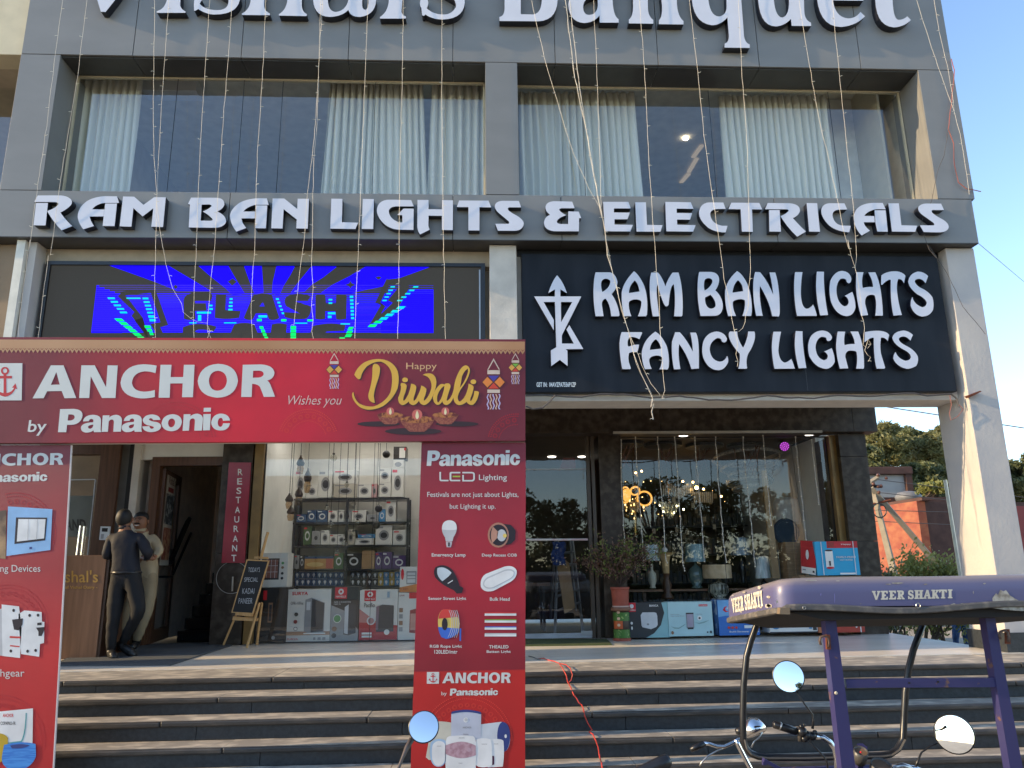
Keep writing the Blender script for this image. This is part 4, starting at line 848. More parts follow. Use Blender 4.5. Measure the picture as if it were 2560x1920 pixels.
letters(s0, [
 ('letter', VA, 'M-190,-800 L30,-800 L190,-180 Q420,-500 480,-800 L600,-800 Q520,-300 150,132 L98,130 Z'),
 ('letter', VA, 'M712,130 Q715,140 730,142 L1030,142 Q1040,130 1030,125 Q985,100 975,60 L1000,-520 L760,-480 L780,-440 Q840,-420 835,-300 L828,0 Q800,100 730,118 Z'),
 ('letter', VA, 'M1130,5 Q1125,60 1130,118 L1140,120 L1175,100 Q1270,162 1360,160 Q1600,160 1635,0 Q1640,-120 1500,-220 Q1330,-330 1340,-400 Q1400,-450 1480,-400 L1560,-340 L1580,-480 Q1400,-560 1280,-460 Q1150,-330 1200,-200 Q1400,-60 1510,0 Q1515,110 1390,112 Q1240,110 1190,40 L1215,0 Q1180,-60 1130,5 Z'),
 ('letter', VA, 'M1655,150 L1660,165 L1965,168 Q1975,150 1960,145 Q1905,120 1905,60 L1910,-250 Q2050,-400 2150,-250 L2160,0 Q2150,110 2065,158 L2070,172 L2370,178 Q2385,160 2370,152 Q2325,130 2320,60 L2320,-300 Q2250,-500 2050,-460 L1910,-380 L1910,-800 L1700,-800 L1750,-700 L1755,0 Q1745,110 1655,150 Z'),
 ('letter', VB, 'M278,0 Q270,-200 480,-250 L660,-290 Q660,-420 540,-420 Q430,-420 420,-330 L300,-330 Q320,-500 560,-510 Q820,-510 825,-300 L820,60 Q825,110 860,108 Q890,90 895,0 L890,-40 L960,-40 L975,0 Q965,165 800,187 Q690,190 668,110 Q590,185 460,187 Q290,180 278,0 Z M440,0 Q445,130 530,132 Q640,120 668,0 L665,-180 Q440,-160 440,0 Z'),
 ('letter', VB, 'M1015,190 L1020,205 L1300,205 Q1310,190 1300,180 Q1255,165 1255,120 L1265,0 L1265,-800 L1040,-800 L1100,-700 L1115,0 Q1110,130 1015,190 Z'),
 ('letter', VB, 'M1465,0 Q1450,50 1475,90 L1483,165 Q1500,185 1520,160 Q1600,215 1710,215 Q1940,210 1955,30 Q1955,-100 1800,-190 Q1650,-270 1660,-340 Q1720,-400 1800,-350 L1880,-290 L1900,-440 Q1720,-510 1600,-410 Q1470,-280 1530,-160 Q1700,-80 1840,0 Q1870,60 1850,90 Q1800,165 1720,160 Q1600,160 1535,90 Q1560,40 1545,0 Q1500,-60 1465,0 Z'),
 ('letter', VC, 'M125,187 Q180,180 183,100 L190,-540 L130,-560 L130,-600 L520,-600 Q720,-590 725,-420 Q720,-280 600,-220 Q770,-170 770,0 Q760,225 560,235 L128,232 Z M362,157 L500,160 Q590,150 595,0 Q590,-150 480,-170 L362,-170 Z M362,-260 L450,-260 Q560,-280 560,-400 Q550,-520 450,-525 L362,-525 Z'),
 ('letter', VC, 'M888,60 Q890,-90 1080,-130 L1210,-160 Q1215,-280 1110,-280 Q1010,-270 1000,-190 L900,-200 Q920,-350 1130,-360 Q1370,-350 1375,-150 L1378,0 Q1385,180 1445,213 L1445,250 L1235,250 L1235,170 Q1170,250 1060,255 Q900,240 888,60 Z M1052,80 Q1055,165 1120,165 Q1205,160 1215,60 L1212,-60 Q1050,-30 1052,80 Z'),
 ('letter', VC, 'M1558,215 L1558,258 L1828,262 L1828,220 Q1765,180 1768,60 L1765,-150 Q1850,-240 1900,-150 L1925,60 Q1930,190 1890,225 L1890,267 L2162,270 L2162,232 Q2090,180 2088,0 L2085,-160 Q2050,-360 1880,-340 L1760,-270 L1760,-340 L1540,-340 L1540,-300 Q1600,-280 1600,-200 L1605,60 Q1605,190 1558,215 Z'),
 ('letter', VD, 'M110,0 Q100,-280 330,-300 L560,-300 L565,0 L590,330 Q600,400 643,408 L643,442 L410,438 L412,402 Q455,390 450,320 L437,160 Q370,235 290,232 Q130,210 110,0 Z M262,0 Q280,150 360,152 Q430,140 430,60 L425,-180 Q260,-220 262,0 Z'),
 ('letter', VD, 'M700,-290 L720,0 Q740,240 880,243 Q960,240 1022,175 L1030,238 L1210,240 L1207,207 Q1150,190 1145,100 L1135,-290 L960,-290 L1005,0 Q1010,150 940,162 Q880,155 865,0 L850,-290 Z'),
 ('letter', VD, 'M1410,3 L1690,6 Q1700,-280 1480,-300 Q1260,-290 1262,-20 Q1290,245 1480,248 Q1620,240 1705,150 L1663,110 Q1620,170 1550,170 Q1430,160 1410,3 Z M1410,-60 Q1420,-220 1490,-225 Q1560,-210 1560,-60 Z'),
 ('letter', VD, 'M1800,-300 L1800,0 Q1810,240 1970,252 Q2060,250 2128,185 L2095,150 Q2060,185 2010,182 Q1965,170 1960,0 L1955,-290 L2060,-290 L2060,-350 L1955,-350 L1950,-450 L1800,-380 L1800,-350 L1740,-320 L1740,-300 Z')],
 F-.108, .106)
# black lightbox sign
SY = 8.85
s2 = thing('black_sign_board', (3.2, 8.9, 3.86), 'large black sign board with white arrow emblem and rounded raised letters', 'sign')
SB = mat('black_sign_sheet', (.011, .013, .018), .5, spec=.2, col2=(.022, .025, .032), thr=(.35, .7), vs=1.6, stretch=(2.2, 1, .5), bump=.02, bs=3)
xb0, xb1 = P(1306, 800, SY).x, P(2376, 860, SY).x
box('board', xb0, xb1, SY, 8.965, 3.853, 5.62, SB, s2, bev=.01)
box('board_seam', P(2011, 900, SY).x, P(2011, 900, SY).x+.004, SY-.0012, SY+.002, 3.87, 4.6, mat('seam', (.06, .06, .065)), s2)
box('board_head', .52, 5.92, 8.93, 8.965, 5.625, 5.703, BLACK, s2)
LA, LN, LB, LC = Zm(1320, 660, 5.53), Zm(1280, 600, 3.456), Zm(1700, 660, 5.925), Zm(2000, 660, 5.925)
letters(s2, [
 ('emblem', LA, 'M402,155 Q490,250 538,405 L448,350 L448,448 L737,448 L468,985 L468,1100 L632,1100 L532,905 L572,845 L765,1175 L520,1178 L545,1200 L548,1410 L440,1325 L322,1410 L316,1195 L392,1150 L372,525 L215,525 L357,775 L357,915 L85,448 L372,448 L372,350 L282,402 Q330,240 402,155 Z M455,525 L612,525 L458,805 Z'),
 ('letter', LA, 'M935,115 L1130,115 Q1210,130 1235,240 Q1245,320 1155,415 Q1240,530 1265,700 Q1265,722 1245,722 L1150,722 Q1135,540 1070,478 Q1015,500 1022,570 L1045,722 L935,722 Q905,560 905,350 Q912,190 935,115 Z M1060,205 Q1100,195 1138,230 Q1145,320 1028,388 Q1005,320 1012,260 Q1020,215 1060,205 Z'),
 ('letter', LA, 'M1465,100 Q1540,150 1610,310 Q1665,470 1645,700 L1632,722 L1520,722 Q1570,600 1568,520 Q1545,485 1470,490 Q1400,500 1393,540 Q1390,630 1430,720 L1330,722 Q1290,560 1295,400 Q1310,260 1465,100 Z M1475,228 Q1530,270 1540,380 L1395,402 Q1400,290 1475,228 Z'),
 ('letter', LA, 'M1705,118 L1795,118 Q1850,170 1900,308 Q1940,190 2000,118 L2080,118 Q2140,300 2140,600 L2135,705 Q2130,725 2110,725 L2020,722 Q2045,450 2015,280 Q1965,290 1945,560 Q1930,590 1900,583 Q1860,540 1790,285 Q1765,330 1795,560 L1815,722 L1725,724 Q1680,500 1683,250 Q1690,160 1705,118 Z'),
 ('letter', LA, 'M1295,942 L1565,942 Q1580,945 1578,955 L1540,1040 Q1470,1000 1410,1010 Q1370,1040 1378,1120 Q1385,1145 1400,1140 Q1470,1110 1535,1115 Q1530,1170 1510,1220 Q1450,1205 1400,1230 Q1380,1280 1395,1360 L1422,1440 Q1415,1455 1400,1453 L1305,1453 Q1270,1300 1265,1100 Q1275,990 1295,942 Z'),
 ('letter', LA, 'M1760,935 Q1850,980 1920,1140 Q1960,1280 1945,1430 L1930,1458 L1815,1455 Q1850,1400 1855,1300 Q1840,1262 1770,1265 Q1690,1275 1675,1320 Q1675,1390 1712,1450 L1615,1455 Q1570,1330 1572,1220 Q1600,1040 1760,935 Z M1765,1040 Q1820,1070 1840,1170 L1685,1188 Q1690,1090 1765,1040 Z'),
 ('letter', LN, 'M1410,797 L1450,797 Q1510,860 1562,965 Q1560,880 1540,800 L1588,800 Q1615,840 1615,1000 L1615,1110 L1550,1115 Q1520,1000 1445,898 Q1430,980 1455,1115 L1400,1118 Q1375,1000 1382,880 Z'),
 ('letter', LB, 'M285,117 L460,117 Q580,130 580,240 Q575,320 523,390 Q635,490 635,630 Q625,765 510,768 L305,770 Q255,560 262,300 Q265,190 285,117 Z M430,210 Q485,215 480,270 Q450,350 365,392 Q345,320 365,240 Q385,205 430,210 Z M450,455 Q530,530 528,620 Q505,665 450,660 Q390,645 375,560 Q365,510 375,495 Z'),
 ('letter', LB, 'M845,105 Q930,150 1000,300 Q1070,480 1065,700 L1055,770 L925,768 Q975,640 960,540 Q930,515 870,522 Q790,535 782,570 Q780,670 830,768 L715,772 Q660,600 668,400 Q690,240 845,105 Z M858,240 Q930,290 935,402 L778,425 Q790,300 858,240 Z'),
 ('letter', LB, 'M1115,118 L1185,122 Q1300,250 1380,455 Q1365,280 1325,125 L1410,125 Q1475,300 1478,700 Q1475,775 1460,777 L1365,772 Q1330,560 1185,325 Q1165,480 1225,768 L1130,768 Q1080,560 1085,300 Q1090,190 1115,118 Z'),
 ('letter', LB, 'M1705,120 L1815,120 Q1790,250 1790,450 Q1800,640 1870,663 Q1930,660 1972,600 Q2010,680 2027,768 L1735,770 Q1695,600 1690,350 Q1690,220 1705,120 Z'),
 ('letter', LB, 'M540,1000 Q650,1005 695,1100 Q700,1150 660,1160 Q620,1165 612,1120 Q600,1095 550,1097 Q440,1150 440,1270 Q460,1430 590,1447 Q670,1440 697,1360 Q725,1410 710,1460 Q660,1575 560,1573 Q420,1565 350,1400 Q310,1290 345,1150 Q400,1010 540,1000 Z'),
 ('letter', LB, 'M740,1000 L848,1000 Q850,1120 935,1240 Q1000,1120 1010,1000 L1100,1000 Q1115,1020 1110,1090 Q1095,1200 1010,1330 Q970,1420 995,1540 Q990,1552 975,1552 L865,1550 Q895,1420 885,1330 Q760,1200 725,1080 Q715,1020 740,1000 Z'),
 ('letter', LB, 'M1385,1003 L1497,1003 Q1465,1150 1457,1280 Q1470,1440 1550,1460 Q1600,1455 1648,1405 Q1680,1470 1700,1550 L1400,1552 Q1365,1400 1360,1230 Q1365,1090 1385,1003 Z'),
 ('letter', LB, 'M1715,993 L1815,997 Q1810,1200 1872,1540 L1758,1545 Q1705,1350 1700,1200 Q1700,1080 1715,993 Z'),
 ('letter', LC, 'M250,113 L355,115 Q345,400 415,755 L300,762 Q245,550 238,330 Q240,200 250,113 Z'),
 ('letter', LC, 'M620,102 Q740,110 762,220 Q755,285 720,285 Q690,280 685,235 Q650,205 600,220 Q540,280 540,390 Q545,570 650,625 Q705,630 720,575 Q722,500 662,472 L775,412 Q820,530 822,640 Q800,770 680,773 Q530,750 460,560 Q420,400 450,250 Q510,110 620,102 Z'),
 ('letter', LC, 'M835,120 L940,122 Q905,250 930,355 Q1000,335 1082,340 Q1080,240 1010,125 L1115,122 Q1210,300 1228,740 L1225,765 L1115,765 Q1145,560 1105,465 Q1060,445 1010,465 Q955,500 965,590 L1008,755 L905,768 Q840,560 830,350 Q828,220 835,120 Z'),
 ('letter', LC, 'M1205,170 Q1280,105 1420,108 Q1520,115 1562,175 L1540,288 Q1510,215 1455,222 Q1425,300 1440,430 Q1460,600 1510,755 L1385,765 Q1335,560 1345,240 Q1330,225 1300,240 Q1240,280 1220,308 L1200,305 Z'),
 ('letter', LC, 'M1745,112 Q1840,115 1897,180 L1860,285 Q1810,215 1755,220 Q1700,225 1700,260 Q1715,310 1780,350 Q1900,400 1960,490 Q1990,580 1970,680 Q1920,780 1800,778 Q1680,750 1640,620 Q1635,540 1665,488 Q1690,600 1810,640 Q1870,635 1877,575 Q1865,510 1740,450 Q1610,350 1603,260 Q1620,140 1745,112 Z'),
 ('letter', LC, 'M330,985 Q440,990 474,1080 Q470,1140 415,1142 Q390,1135 390,1095 Q360,1075 310,1080 Q235,1120 230,1240 Q245,1400 355,1425 Q410,1420 412,1360 Q395,1310 355,1298 L470,1247 Q515,1350 515,1450 Q470,1550 380,1553 Q230,1540 140,1370 Q95,1220 150,1090 Q210,990 330,985 Z'),
 ('letter', LC, 'M560,1000 L670,1003 Q645,1110 660,1203 Q730,1180 810,1185 Q810,1100 745,1000 L862,1000 Q950,1200 950,1520 L945,1550 L832,1550 Q860,1400 835,1300 Q790,1275 720,1285 Q665,1310 672,1380 L715,1545 L590,1550 Q535,1350 535,1200 Q540,1080 560,1000 Z'),
 ('letter', LC, 'M960,1010 Q1060,985 1180,990 Q1290,1000 1320,1050 L1300,1140 Q1260,1085 1200,1090 Q1180,1200 1200,1330 L1262,1535 L1250,1550 L1135,1550 Q1090,1380 1093,1090 Q1050,1090 1010,1120 L955,1160 Z'),
 ('letter', LC, 'M1530,985 Q1610,990 1672,1050 L1635,1135 Q1590,1075 1530,1073 Q1470,1080 1463,1110 Q1470,1160 1560,1205 Q1700,1270 1745,1370 Q1760,1450 1720,1510 Q1640,1555 1580,1552 Q1430,1520 1382,1400 Q1385,1340 1415,1303 Q1450,1400 1560,1433 Q1635,1430 1642,1380 Q1640,1320 1540,1270 Q1385,1190 1367,1090 Q1390,1000 1530,985 Z')],
 SY-.092, .090)
text('lettering', 'GST IN:  04AVZPA7556P1ZP', (212, 1228, 552, 1270), LN, SY-.0015, WHT, s2, .03)

# ================================================================ LED screen
LY = 8.93
LD = thing('led_screen', (-2.5, LY, 4.3), 'wide LED screen showing blue rays and a glitching sale advert', 'screen')
lx0, lx1 = P(107, 720, LY).x, P(1213, 760, LY).x
zt_ = P(660, 655, LY).z
fb = MB().box(lx0, lx1, LY, LY+.09, zt_-.045, zt_).box(lx0, lx0+.05, LY, LY+.09, 4.15, zt_-.045).box(lx1-.05, lx1, LY, LY+.09, 4.15, zt_-.045)
part(fb, 'frame', BLACKM, LD)
box('screen_face', lx0+.05, lx1-.05, LY+.03, LY+.07, 4.1, zt_-.045, mat('led_dark', (.045, .043, .040), .6, var=.12, vs=180, emit=(.045, .043, .038), es=.25), LD)
box('screen_edge', lx1-.075, lx1-.058, LY+.015, LY+.029, 4.15, zt_-.08, ALU, LD)
EB = em('led_blue', (.007, .0, 1.0), .6); ECY = em('led_cyan', (.0, .75, .8), .45); EGR = em('led_green', (.0, .9, .18), .45); EL = em('led_line', (.10, .06, .75), .5)
LDK = mat('led_shape', (.045, .043, .040), .6, var=.12, vs=180, emit=(.045, .043, .038), es=.25)
HA, HB = Zm(220, 650, 5.53), Zm(600, 650, 5.53)
y1 = LY+.0285
rays = [(HA, [(250, 60), (1085, 62), (1470, 290), (1700, 430), (1240, 430), (1100, 372), (920, 300), (560, 170)]),
        (HA, [(1510, 66), (1930, 66), (2060, 290), (2172, 470), (2000, 490), (1900, 390), (1700, 232)]),
        (HB, [(50, 68), (300, 70), (325, 450), (200, 462), (150, 345)]),
        (HB, [(505, 72), (765, 74), (700, 200), (600, 360), (540, 500), (440, 462), (455, 300), (490, 150)]),
        (HB, [(990, 85), (1345, 87), (1150, 240), (990, 340), (890, 440), (700, 452), (820, 290)]),
        (HB, [(1740, 90), (2632, 95), (2203, 250), (2024, 270), (1973, 366), (1700, 420), (1500, 470), (1120, 452), (1280, 342), (1500, 232)])]
b = MB()
for zm, pts in rays:
    k = len(b.v); b.v += [P(*zm(*p), y1) for p in pts]; b.f.append(tuple(k+i for i in range(len(pts))))
part(b, 'ray_graphic', EB, LD)
# striped middle field: rows of lit pixels
b = MB(); bl = MB(); rr = random.Random(3)
for r_ in range(24):
    y = 352+r_*27.4; dens = min(1, .25+max(0, (y-430))/320)
    a = 118-(y-350)*.115; xr = 4776
    if y > 1000: continue
    bx1 = 400 if y < 440 else xr
    segs = []
    if y < 440: segs = [(a, 150+(y-350)*2.6, 23), (4150, 4776, 3 if y < 380 else 23)]
    else:
        segs = [(a, 470, 26.5), (470, 1330, 6+18*dens*rr.uniform(.75, 1)), (1330, 4050, 7+16*dens*rr.uniform(.8, 1)), (4050, xr, 26.5)]
    for x0, x1, h in segs:
        b.add([P(*HA(x0, y+h), y1+.0004), P(*HA(x1, y+h), y1+.0004), P(*HA(x1, y), y1+.0004), P(*HA(x0, y), y1+.0004)], [(0, 1, 2, 3)])
    if y > 330:
        bl.add([P(*HA(a, y-1), y1-.0006), P(*HA(xr-rr.uniform(0, 2200), y-1), y1-.0006), P(*HA(xr-rr.uniform(0, 2200), y-5), y1-.0006), P(*HA(a, y-5), y1-.0006)], [(0, 1, 2, 3)])
part(b, 'pixel_rows', EB, LD)['kind'] = 'stuff'; part(bl, 'scan_lines', EL, LD)['kind'] = 'stuff'
darks = [
 (HA, 'M480,432 L930,405 L1110,900 L1000,930 L1075,1098 L840,1098 L600,770 L640,720 L410,500 Z M520,490 L870,455 L1000,860 L860,885 L940,1010 L900,1040 L640,830 L760,800 Z'),
 (HA, 'M1320,560 Q1330,480 1440,455 L1690,455 Q1740,480 1700,560 L1480,565 L1480,600 L1630,600 L1640,700 L1480,705 L1490,815 Q1400,850 1325,810 Z'),
 (HA, 'M1770,470 L1910,480 L1900,690 L2110,705 L2090,800 Q1900,830 1750,800 Z'),
 (HB, 'M180,490 Q300,440 440,480 L545,800 Q470,850 400,820 L370,740 L220,740 L180,820 Q110,850 50,800 Z M270,640 L340,640 L315,580 Z'),
 (HB, 'M650,500 Q800,430 980,500 L940,560 Q820,560 760,570 L980,640 Q990,760 920,810 Q760,840 620,790 L600,720 Q720,720 830,740 L640,640 Q590,560 650,500 Z'),
 (HB, 'M1045,490 Q1110,460 1180,490 L1190,600 L1325,600 L1330,480 Q1400,465 1475,490 L1470,810 Q1400,840 1330,820 L1320,710 L1180,710 L1180,810 Q1110,840 1040,810 Z'),
 (HA, 'M1310,930 Q1500,840 1780,920 L1740,990 L1650,970 Q1500,950 1480,990 L1680,1050 L1700,1098 L1310,1098 Z'),
 (HB, 'M-170,1098 L-80,890 Q60,850 200,890 L280,1098 L150,1098 L90,1010 L20,1010 L-30,1098 Z'),
 (HB, 'M440,890 Q540,860 650,890 L630,1098 L410,1098 Z'),
 (HB, 'M1010,910 Q1240,850 1460,900 L1440,980 L1200,990 L1140,1030 L1300,1030 L1380,1098 L1000,1098 L970,1000 Z'),
 (HB, 'M2025,262 L2330,320 L2340,390 L2200,640 L2260,650 L1790,895 L1960,600 L1870,590 Z M2080,310 L2230,330 L2040,560 L2110,590 L1950,745 L2010,640 L1940,590 Z'),
 (HA, 'M1930,300 L2000,255 L2060,300 L1995,355 Z'), (HB, 'M1450,345 L1510,320 L1525,285 L1545,320 L1600,345 L1545,365 L1525,400 L1510,365 Z'), (HB, 'M1870,240 L1915,225 L1960,240 L1915,275 Z'), (HA, 'M1180,370 L1210,340 L1245,372 L1212,405 Z')]
for zm, p in darks: glyph('graphic', p, zm, y1-.0014, LDK, LD)
cy = MB(); gr = MB()
def dash(m, zm, x0, x1, y, h, dx=12):
    m.add([P(*zm(x0+dx, y+h), y1-.0024), P(*zm(x1+dx, y+h), y1-.0024), P(*zm(x1, y), y1-.0024), P(*zm(x0, y), y1-.0024)], [(0, 1, 2, 3)])
for i in range(5): dash(cy, HA, 268+i*42, 365+i*42, 517+i*49, 24)
for i in range(7): dash(cy, HA, 752+i*16, 832+i*17, 520+i*49, 24 if i < 5 else 34, 5)
dash(cy, HA, 525, 720, 520, 18); dash(cy, HA, 1505, 1700, 715, 26, 0); dash(cy, HA, 1675, 1725, 665, 26, 0); dash(cy, HA, 1675, 1720, 618, 22, 0); dash(cy, HA, 1520, 1565, 760, 80, 0); dash(cy, HA, 1400, 1500, 862, 14, 0); dash(cy, HA, 1880, 2050, 862, 14, 0)
for i in range(4): dash(cy, HA, 1940+(3-i)*6, 1998, 527+i*49, 24, 0)
for i in range(6): dash(gr, HA, 362+i*62, 462+i*60, 808+i*50, 40, 45)
for i in range(3): dash(gr, HA, 775+i*35, 860+i*18, 905+i*48, 38, 15)
for i in range(7): dash(cy, HB, 1518+i*3, 1565+i*2, 495+i*49, 28, 0)
for i in range(5): dash(cy, HB, 495+i*20, 535+i*18, 528+i*49, 24, 5)
dash(cy, HB, 1225, 1275, 538, 22, 0); dash(cy, HB, 1225, 1275, 585, 22, 0); dash(cy, HB, 1215, 1320, 722, 28, 0); dash(cy, HB, 1215, 1265, 770, 32, 0); dash(cy, HB, 255, 375, 765, 30, 0); dash(gr, HB, 235, 300, 812, 34, 0); dash(gr, HB, 570, 640, 818, 30, 0); dash(gr, HB, 930, 1010, 822, 26, 0); dash(cy, HB, 760, 930, 866, 14, 0); dash(cy, HB, 1390, 1520, 876, 16, 0)
for i in range(4): dash(gr, HB, 700, 775, 912+i*48, 42, -2)
for i in range(4): dash(gr, HB, 268+i*22, 318+i*22, 915+i*48, 40, 10)
for i in range(3): dash(gr, HB, 1510-i*20, 1575-i*10, 925+i*50, 40, -25)
dash(gr, HB, 1375, 1450, 1068, 28, 0)
for i in range(6): dash(cy if i < 4 else gr, HB, 2190-i*78, 2290-i*78, 640+i*50, 36, -35)
for i in range(5): dash(cy, HB, 2085-i*28, 2145-i*28, 362+i*47, 18, -8)
for i in range(5): dash(cy, HB, 2400-i*55, 2470-i*55, 362+i*47, 20, -12)
part(cy, 'cyan_pixels', ECY, LD)['kind'] = 'stuff'; part(gr, 'green_pixels', EGR, LD)['kind'] = 'stuff'

# ================================================================ red festival gate
GY = 6.55
ga = thing('banner_gate', (-1.4, GY, 0), 'tall red and maroon printed banner gate standing before the steps', 'banner')
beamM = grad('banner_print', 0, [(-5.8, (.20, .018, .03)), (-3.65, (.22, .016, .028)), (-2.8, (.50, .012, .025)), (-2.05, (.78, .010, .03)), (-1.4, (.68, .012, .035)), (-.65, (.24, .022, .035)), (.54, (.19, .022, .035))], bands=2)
WB = mat('flex_back', (.66, .65, .62), .6, var=.04)
q = [P(-420, 1112, GY), P(1312.5, 1104, GY), P(1312.5, 852.5, GY), P(-420, 845, GY)]
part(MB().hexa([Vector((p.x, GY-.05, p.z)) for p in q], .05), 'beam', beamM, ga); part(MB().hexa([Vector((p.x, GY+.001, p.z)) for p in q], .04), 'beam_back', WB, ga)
OR = mat('ochre_border', (.42, .20, .08), .45, col2=(.50, .27, .13), thr=(.3, .7), vs=1.2)
by = GY-.0512
q = [P(-420, 873, by), P(1312, 878, by), P(1312, 854, by), P(-420, 847, by)]
b = MB().add(q, [(0, 1, 2, 3)]); n = 160
for i in range(n):
    x0 = -420+i*(1732/n); w_ = 1732/n; yb = 872.5+(x0+420)*.0029
    b.add([P(x0, yb, by-.0002), P(x0+w_/2, yb+8.5, by-.0002), P(x0+w_, yb, by-.0002)], [(0, 1, 2)])
part(b, 'scallop_border', OR, ga)
b = MB()
for i in range(n):
    x0 = -420+i*(1732/n); w_ = 1732/n; yb = 868+(x0+420)*.0029
    b.add([P(x0+1, yb, by-.0006), P(x0+w_/2, yb+6, by-.0006), P(x0+w_-1, yb, by-.0006), P(x0+w_/2, yb+3, by-.0006)], [(0, 1, 2, 3)])
part(b, 'scallop_pattern', mat('rust_ink', (.27, .07, .03)), ga)
ty = by-.0016
GA_ = Zm(0, 900, 3.16)
ANCH = ['M402,42 L502,42 L602,300 L510,302 L487,245 L372,247 L345,302 L257,303 Z M445,95 L402,196 L472,194 Z',
 'M643,42 L748,42 L838,215 L850,42 L930,43 L912,300 L805,300 L717,128 L705,300 L625,300 Z',
 'M1238,45 L1228,104 Q1180,88 1140,90 Q1050,100 1042,180 Q1050,245 1135,250 Q1180,250 1223,237 L1223,292 Q1170,305 1110,303 Q960,290 952,180 Q970,40 1130,34 Q1190,35 1238,45 Z',
 'M1268,38 L1355,38 L1348,135 L1447,135 L1453,38 L1537,38 L1524,294 L1438,294 L1443,185 L1345,185 L1340,298 L1253,298 Z',
 'M1722,30 Q1870,35 1880,165 Q1860,295 1715,298 Q1570,285 1562,165 Q1580,40 1722,30 Z M1722,85 Q1655,90 1650,165 Q1655,240 1718,243 Q1785,238 1793,165 Q1790,90 1722,85 Z',
 'M1918,38 L2060,35 Q2160,40 2168,100 Q2165,150 2108,163 Q2125,165 2140,205 L2173,290 L2085,292 L2055,215 Q2040,190 1992,188 L1988,292 L1905,292 Z M2000,85 L1997,140 L2045,139 Q2082,132 2083,110 Q2080,85 2045,84 Z']
def sh_(p, dx, dy):
    out = []
    for t in p.split():
        if ',' in t:
            c = t[0] if t[0] in 'MLQ' else ''; a, b_ = t.lstrip('MLQ').split(','); out.append('%s%g,%g' % (c, float(a)+dx, float(b_)+dy))
        else: out.append(t)
    return ' '.join(out)
PA_ = 'M655,485 Q665,435 735,433 Q800,435 798,480 L795,545 Q795,560 800,570 L742,570 L738,556 Q715,575 675,573 Q635,565 640,530 Q650,495 735,492 Q745,470 725,465 Q705,465 703,483 Z M737,510 Q695,515 695,530 Q700,545 715,543 Q738,535 737,510 Z'
PN_ = 'M812,438 L865,437 L863,455 Q885,433 920,433 Q965,440 963,480 L955,566 L895,567 L900,490 Q900,470 880,470 Q860,475 858,495 L853,567 L802,568 Z'
PANA = ['M475,388 L580,386 Q655,390 652,440 Q640,510 560,512 L530,512 L523,570 L458,570 Z M540,430 L535,478 Q585,482 590,452 Q590,430 560,430 Z', PA_, PN_, sh_(PA_, 322, -3),
 'M1268,473 L1210,475 Q1205,460 1190,460 Q1175,462 1178,472 Q1190,485 1235,490 Q1275,500 1272,530 Q1260,568 1190,570 Q1130,565 1124,525 L1180,523 Q1185,543 1200,543 Q1218,540 1215,530 Q1200,520 1165,515 Q1125,500 1128,470 Q1145,430 1205,430 Q1260,435 1268,473 Z',
 'M1362,428 Q1435,432 1437,490 Q1425,562 1350,563 Q1280,555 1276,500 Q1285,435 1362,428 Z M1358,462 Q1330,465 1328,498 Q1330,530 1352,532 Q1380,528 1383,492 Q1382,465 1358,462 Z', sh_(PN_, 640, -9),
 'M1610,378 L1667,377 L1665,408 L1608,409 Z', 'M1607,428 L1665,427 L1658,555 L1603,556 Z',
 'M1817,478 L1762,480 Q1758,455 1742,457 Q1722,462 1720,495 Q1722,528 1742,528 Q1758,525 1762,500 L1817,500 Q1805,558 1742,557 Q1675,555 1668,495 Q1680,425 1748,423 Q1810,428 1817,478 Z']
PAPER = mat('white_print', (.62, .62, .58), .45, var=.03)
class Aff:                     # maps a traced word onto another pixel box, with its own tilt
    def __init__(s, src, dst, tilt=0): s.a, s.b, s.t = src, dst, tilt
    def __call__(s, x, y):
        u = (x-s.a[0])/(s.a[2]-s.a[0]); v = (y-s.a[1])/(s.a[3]-s.a[1]); v = v + (u*s.t)
        return (s.b[0]+(s.b[2]-s.b[0])*u, s.b[1]+(s.b[3]-s.b[1])*v)
SRC_A = (257, 32, 2173, 303); SRC_P = (458, 378, 1817, 573)
def word(lst, zm, Y, m, parent): 
    rs = []
    for p in lst:
        for r in rings(p):
            rs.append([(lambda q: (q.x, q.z))(P(*zm(*k), Y)) for k in r])
    return fill('lettering', rs, Y, m, parent)
word(ANCH, GA_, ty, PAPER, ga); word(PANA, GA_, ty, PAPER, ga)
text('lettering', 'by', (218, 475, 370, 598), GA_, ty, PAPER, ga, .012, .12)
def anchor_logo(parent, zm, Y, m_box, m_ink):      # source box: 0..100 square
    glyph('logo_square', 'M0,0 L100,0 L98,100 L0,100 Z', zm, Y, m_box, parent)
    glyph('logo_anchor', 'M46,34 L30,34 L30,41 L46,41 L46,80 Q30,78 24,66 L30,66 L20,54 L15,70 L20,68 Q30,88 50,90 Q70,88 80,68 L85,70 L80,54 L70,66 L76,66 Q70,78 54,80 L54,41 L70,41 L70,34 L54,34 L54,31 Q62,27 62,20 Q60,10 50,10 Q40,10 38,20 Q38,27 46,31 Z M50,14 Q56,15 56,21 Q55,26 50,26 Q45,26 44,21 Q44,15 50,14 Z', zm, Y-.001, m_ink, parent)
anchor_logo(ga, Aff((0, 0, 100, 100), (0-31, 900+8, 56, 900+101)), ty, PAPER, mat('logo_red', (.50, .012, .02)))
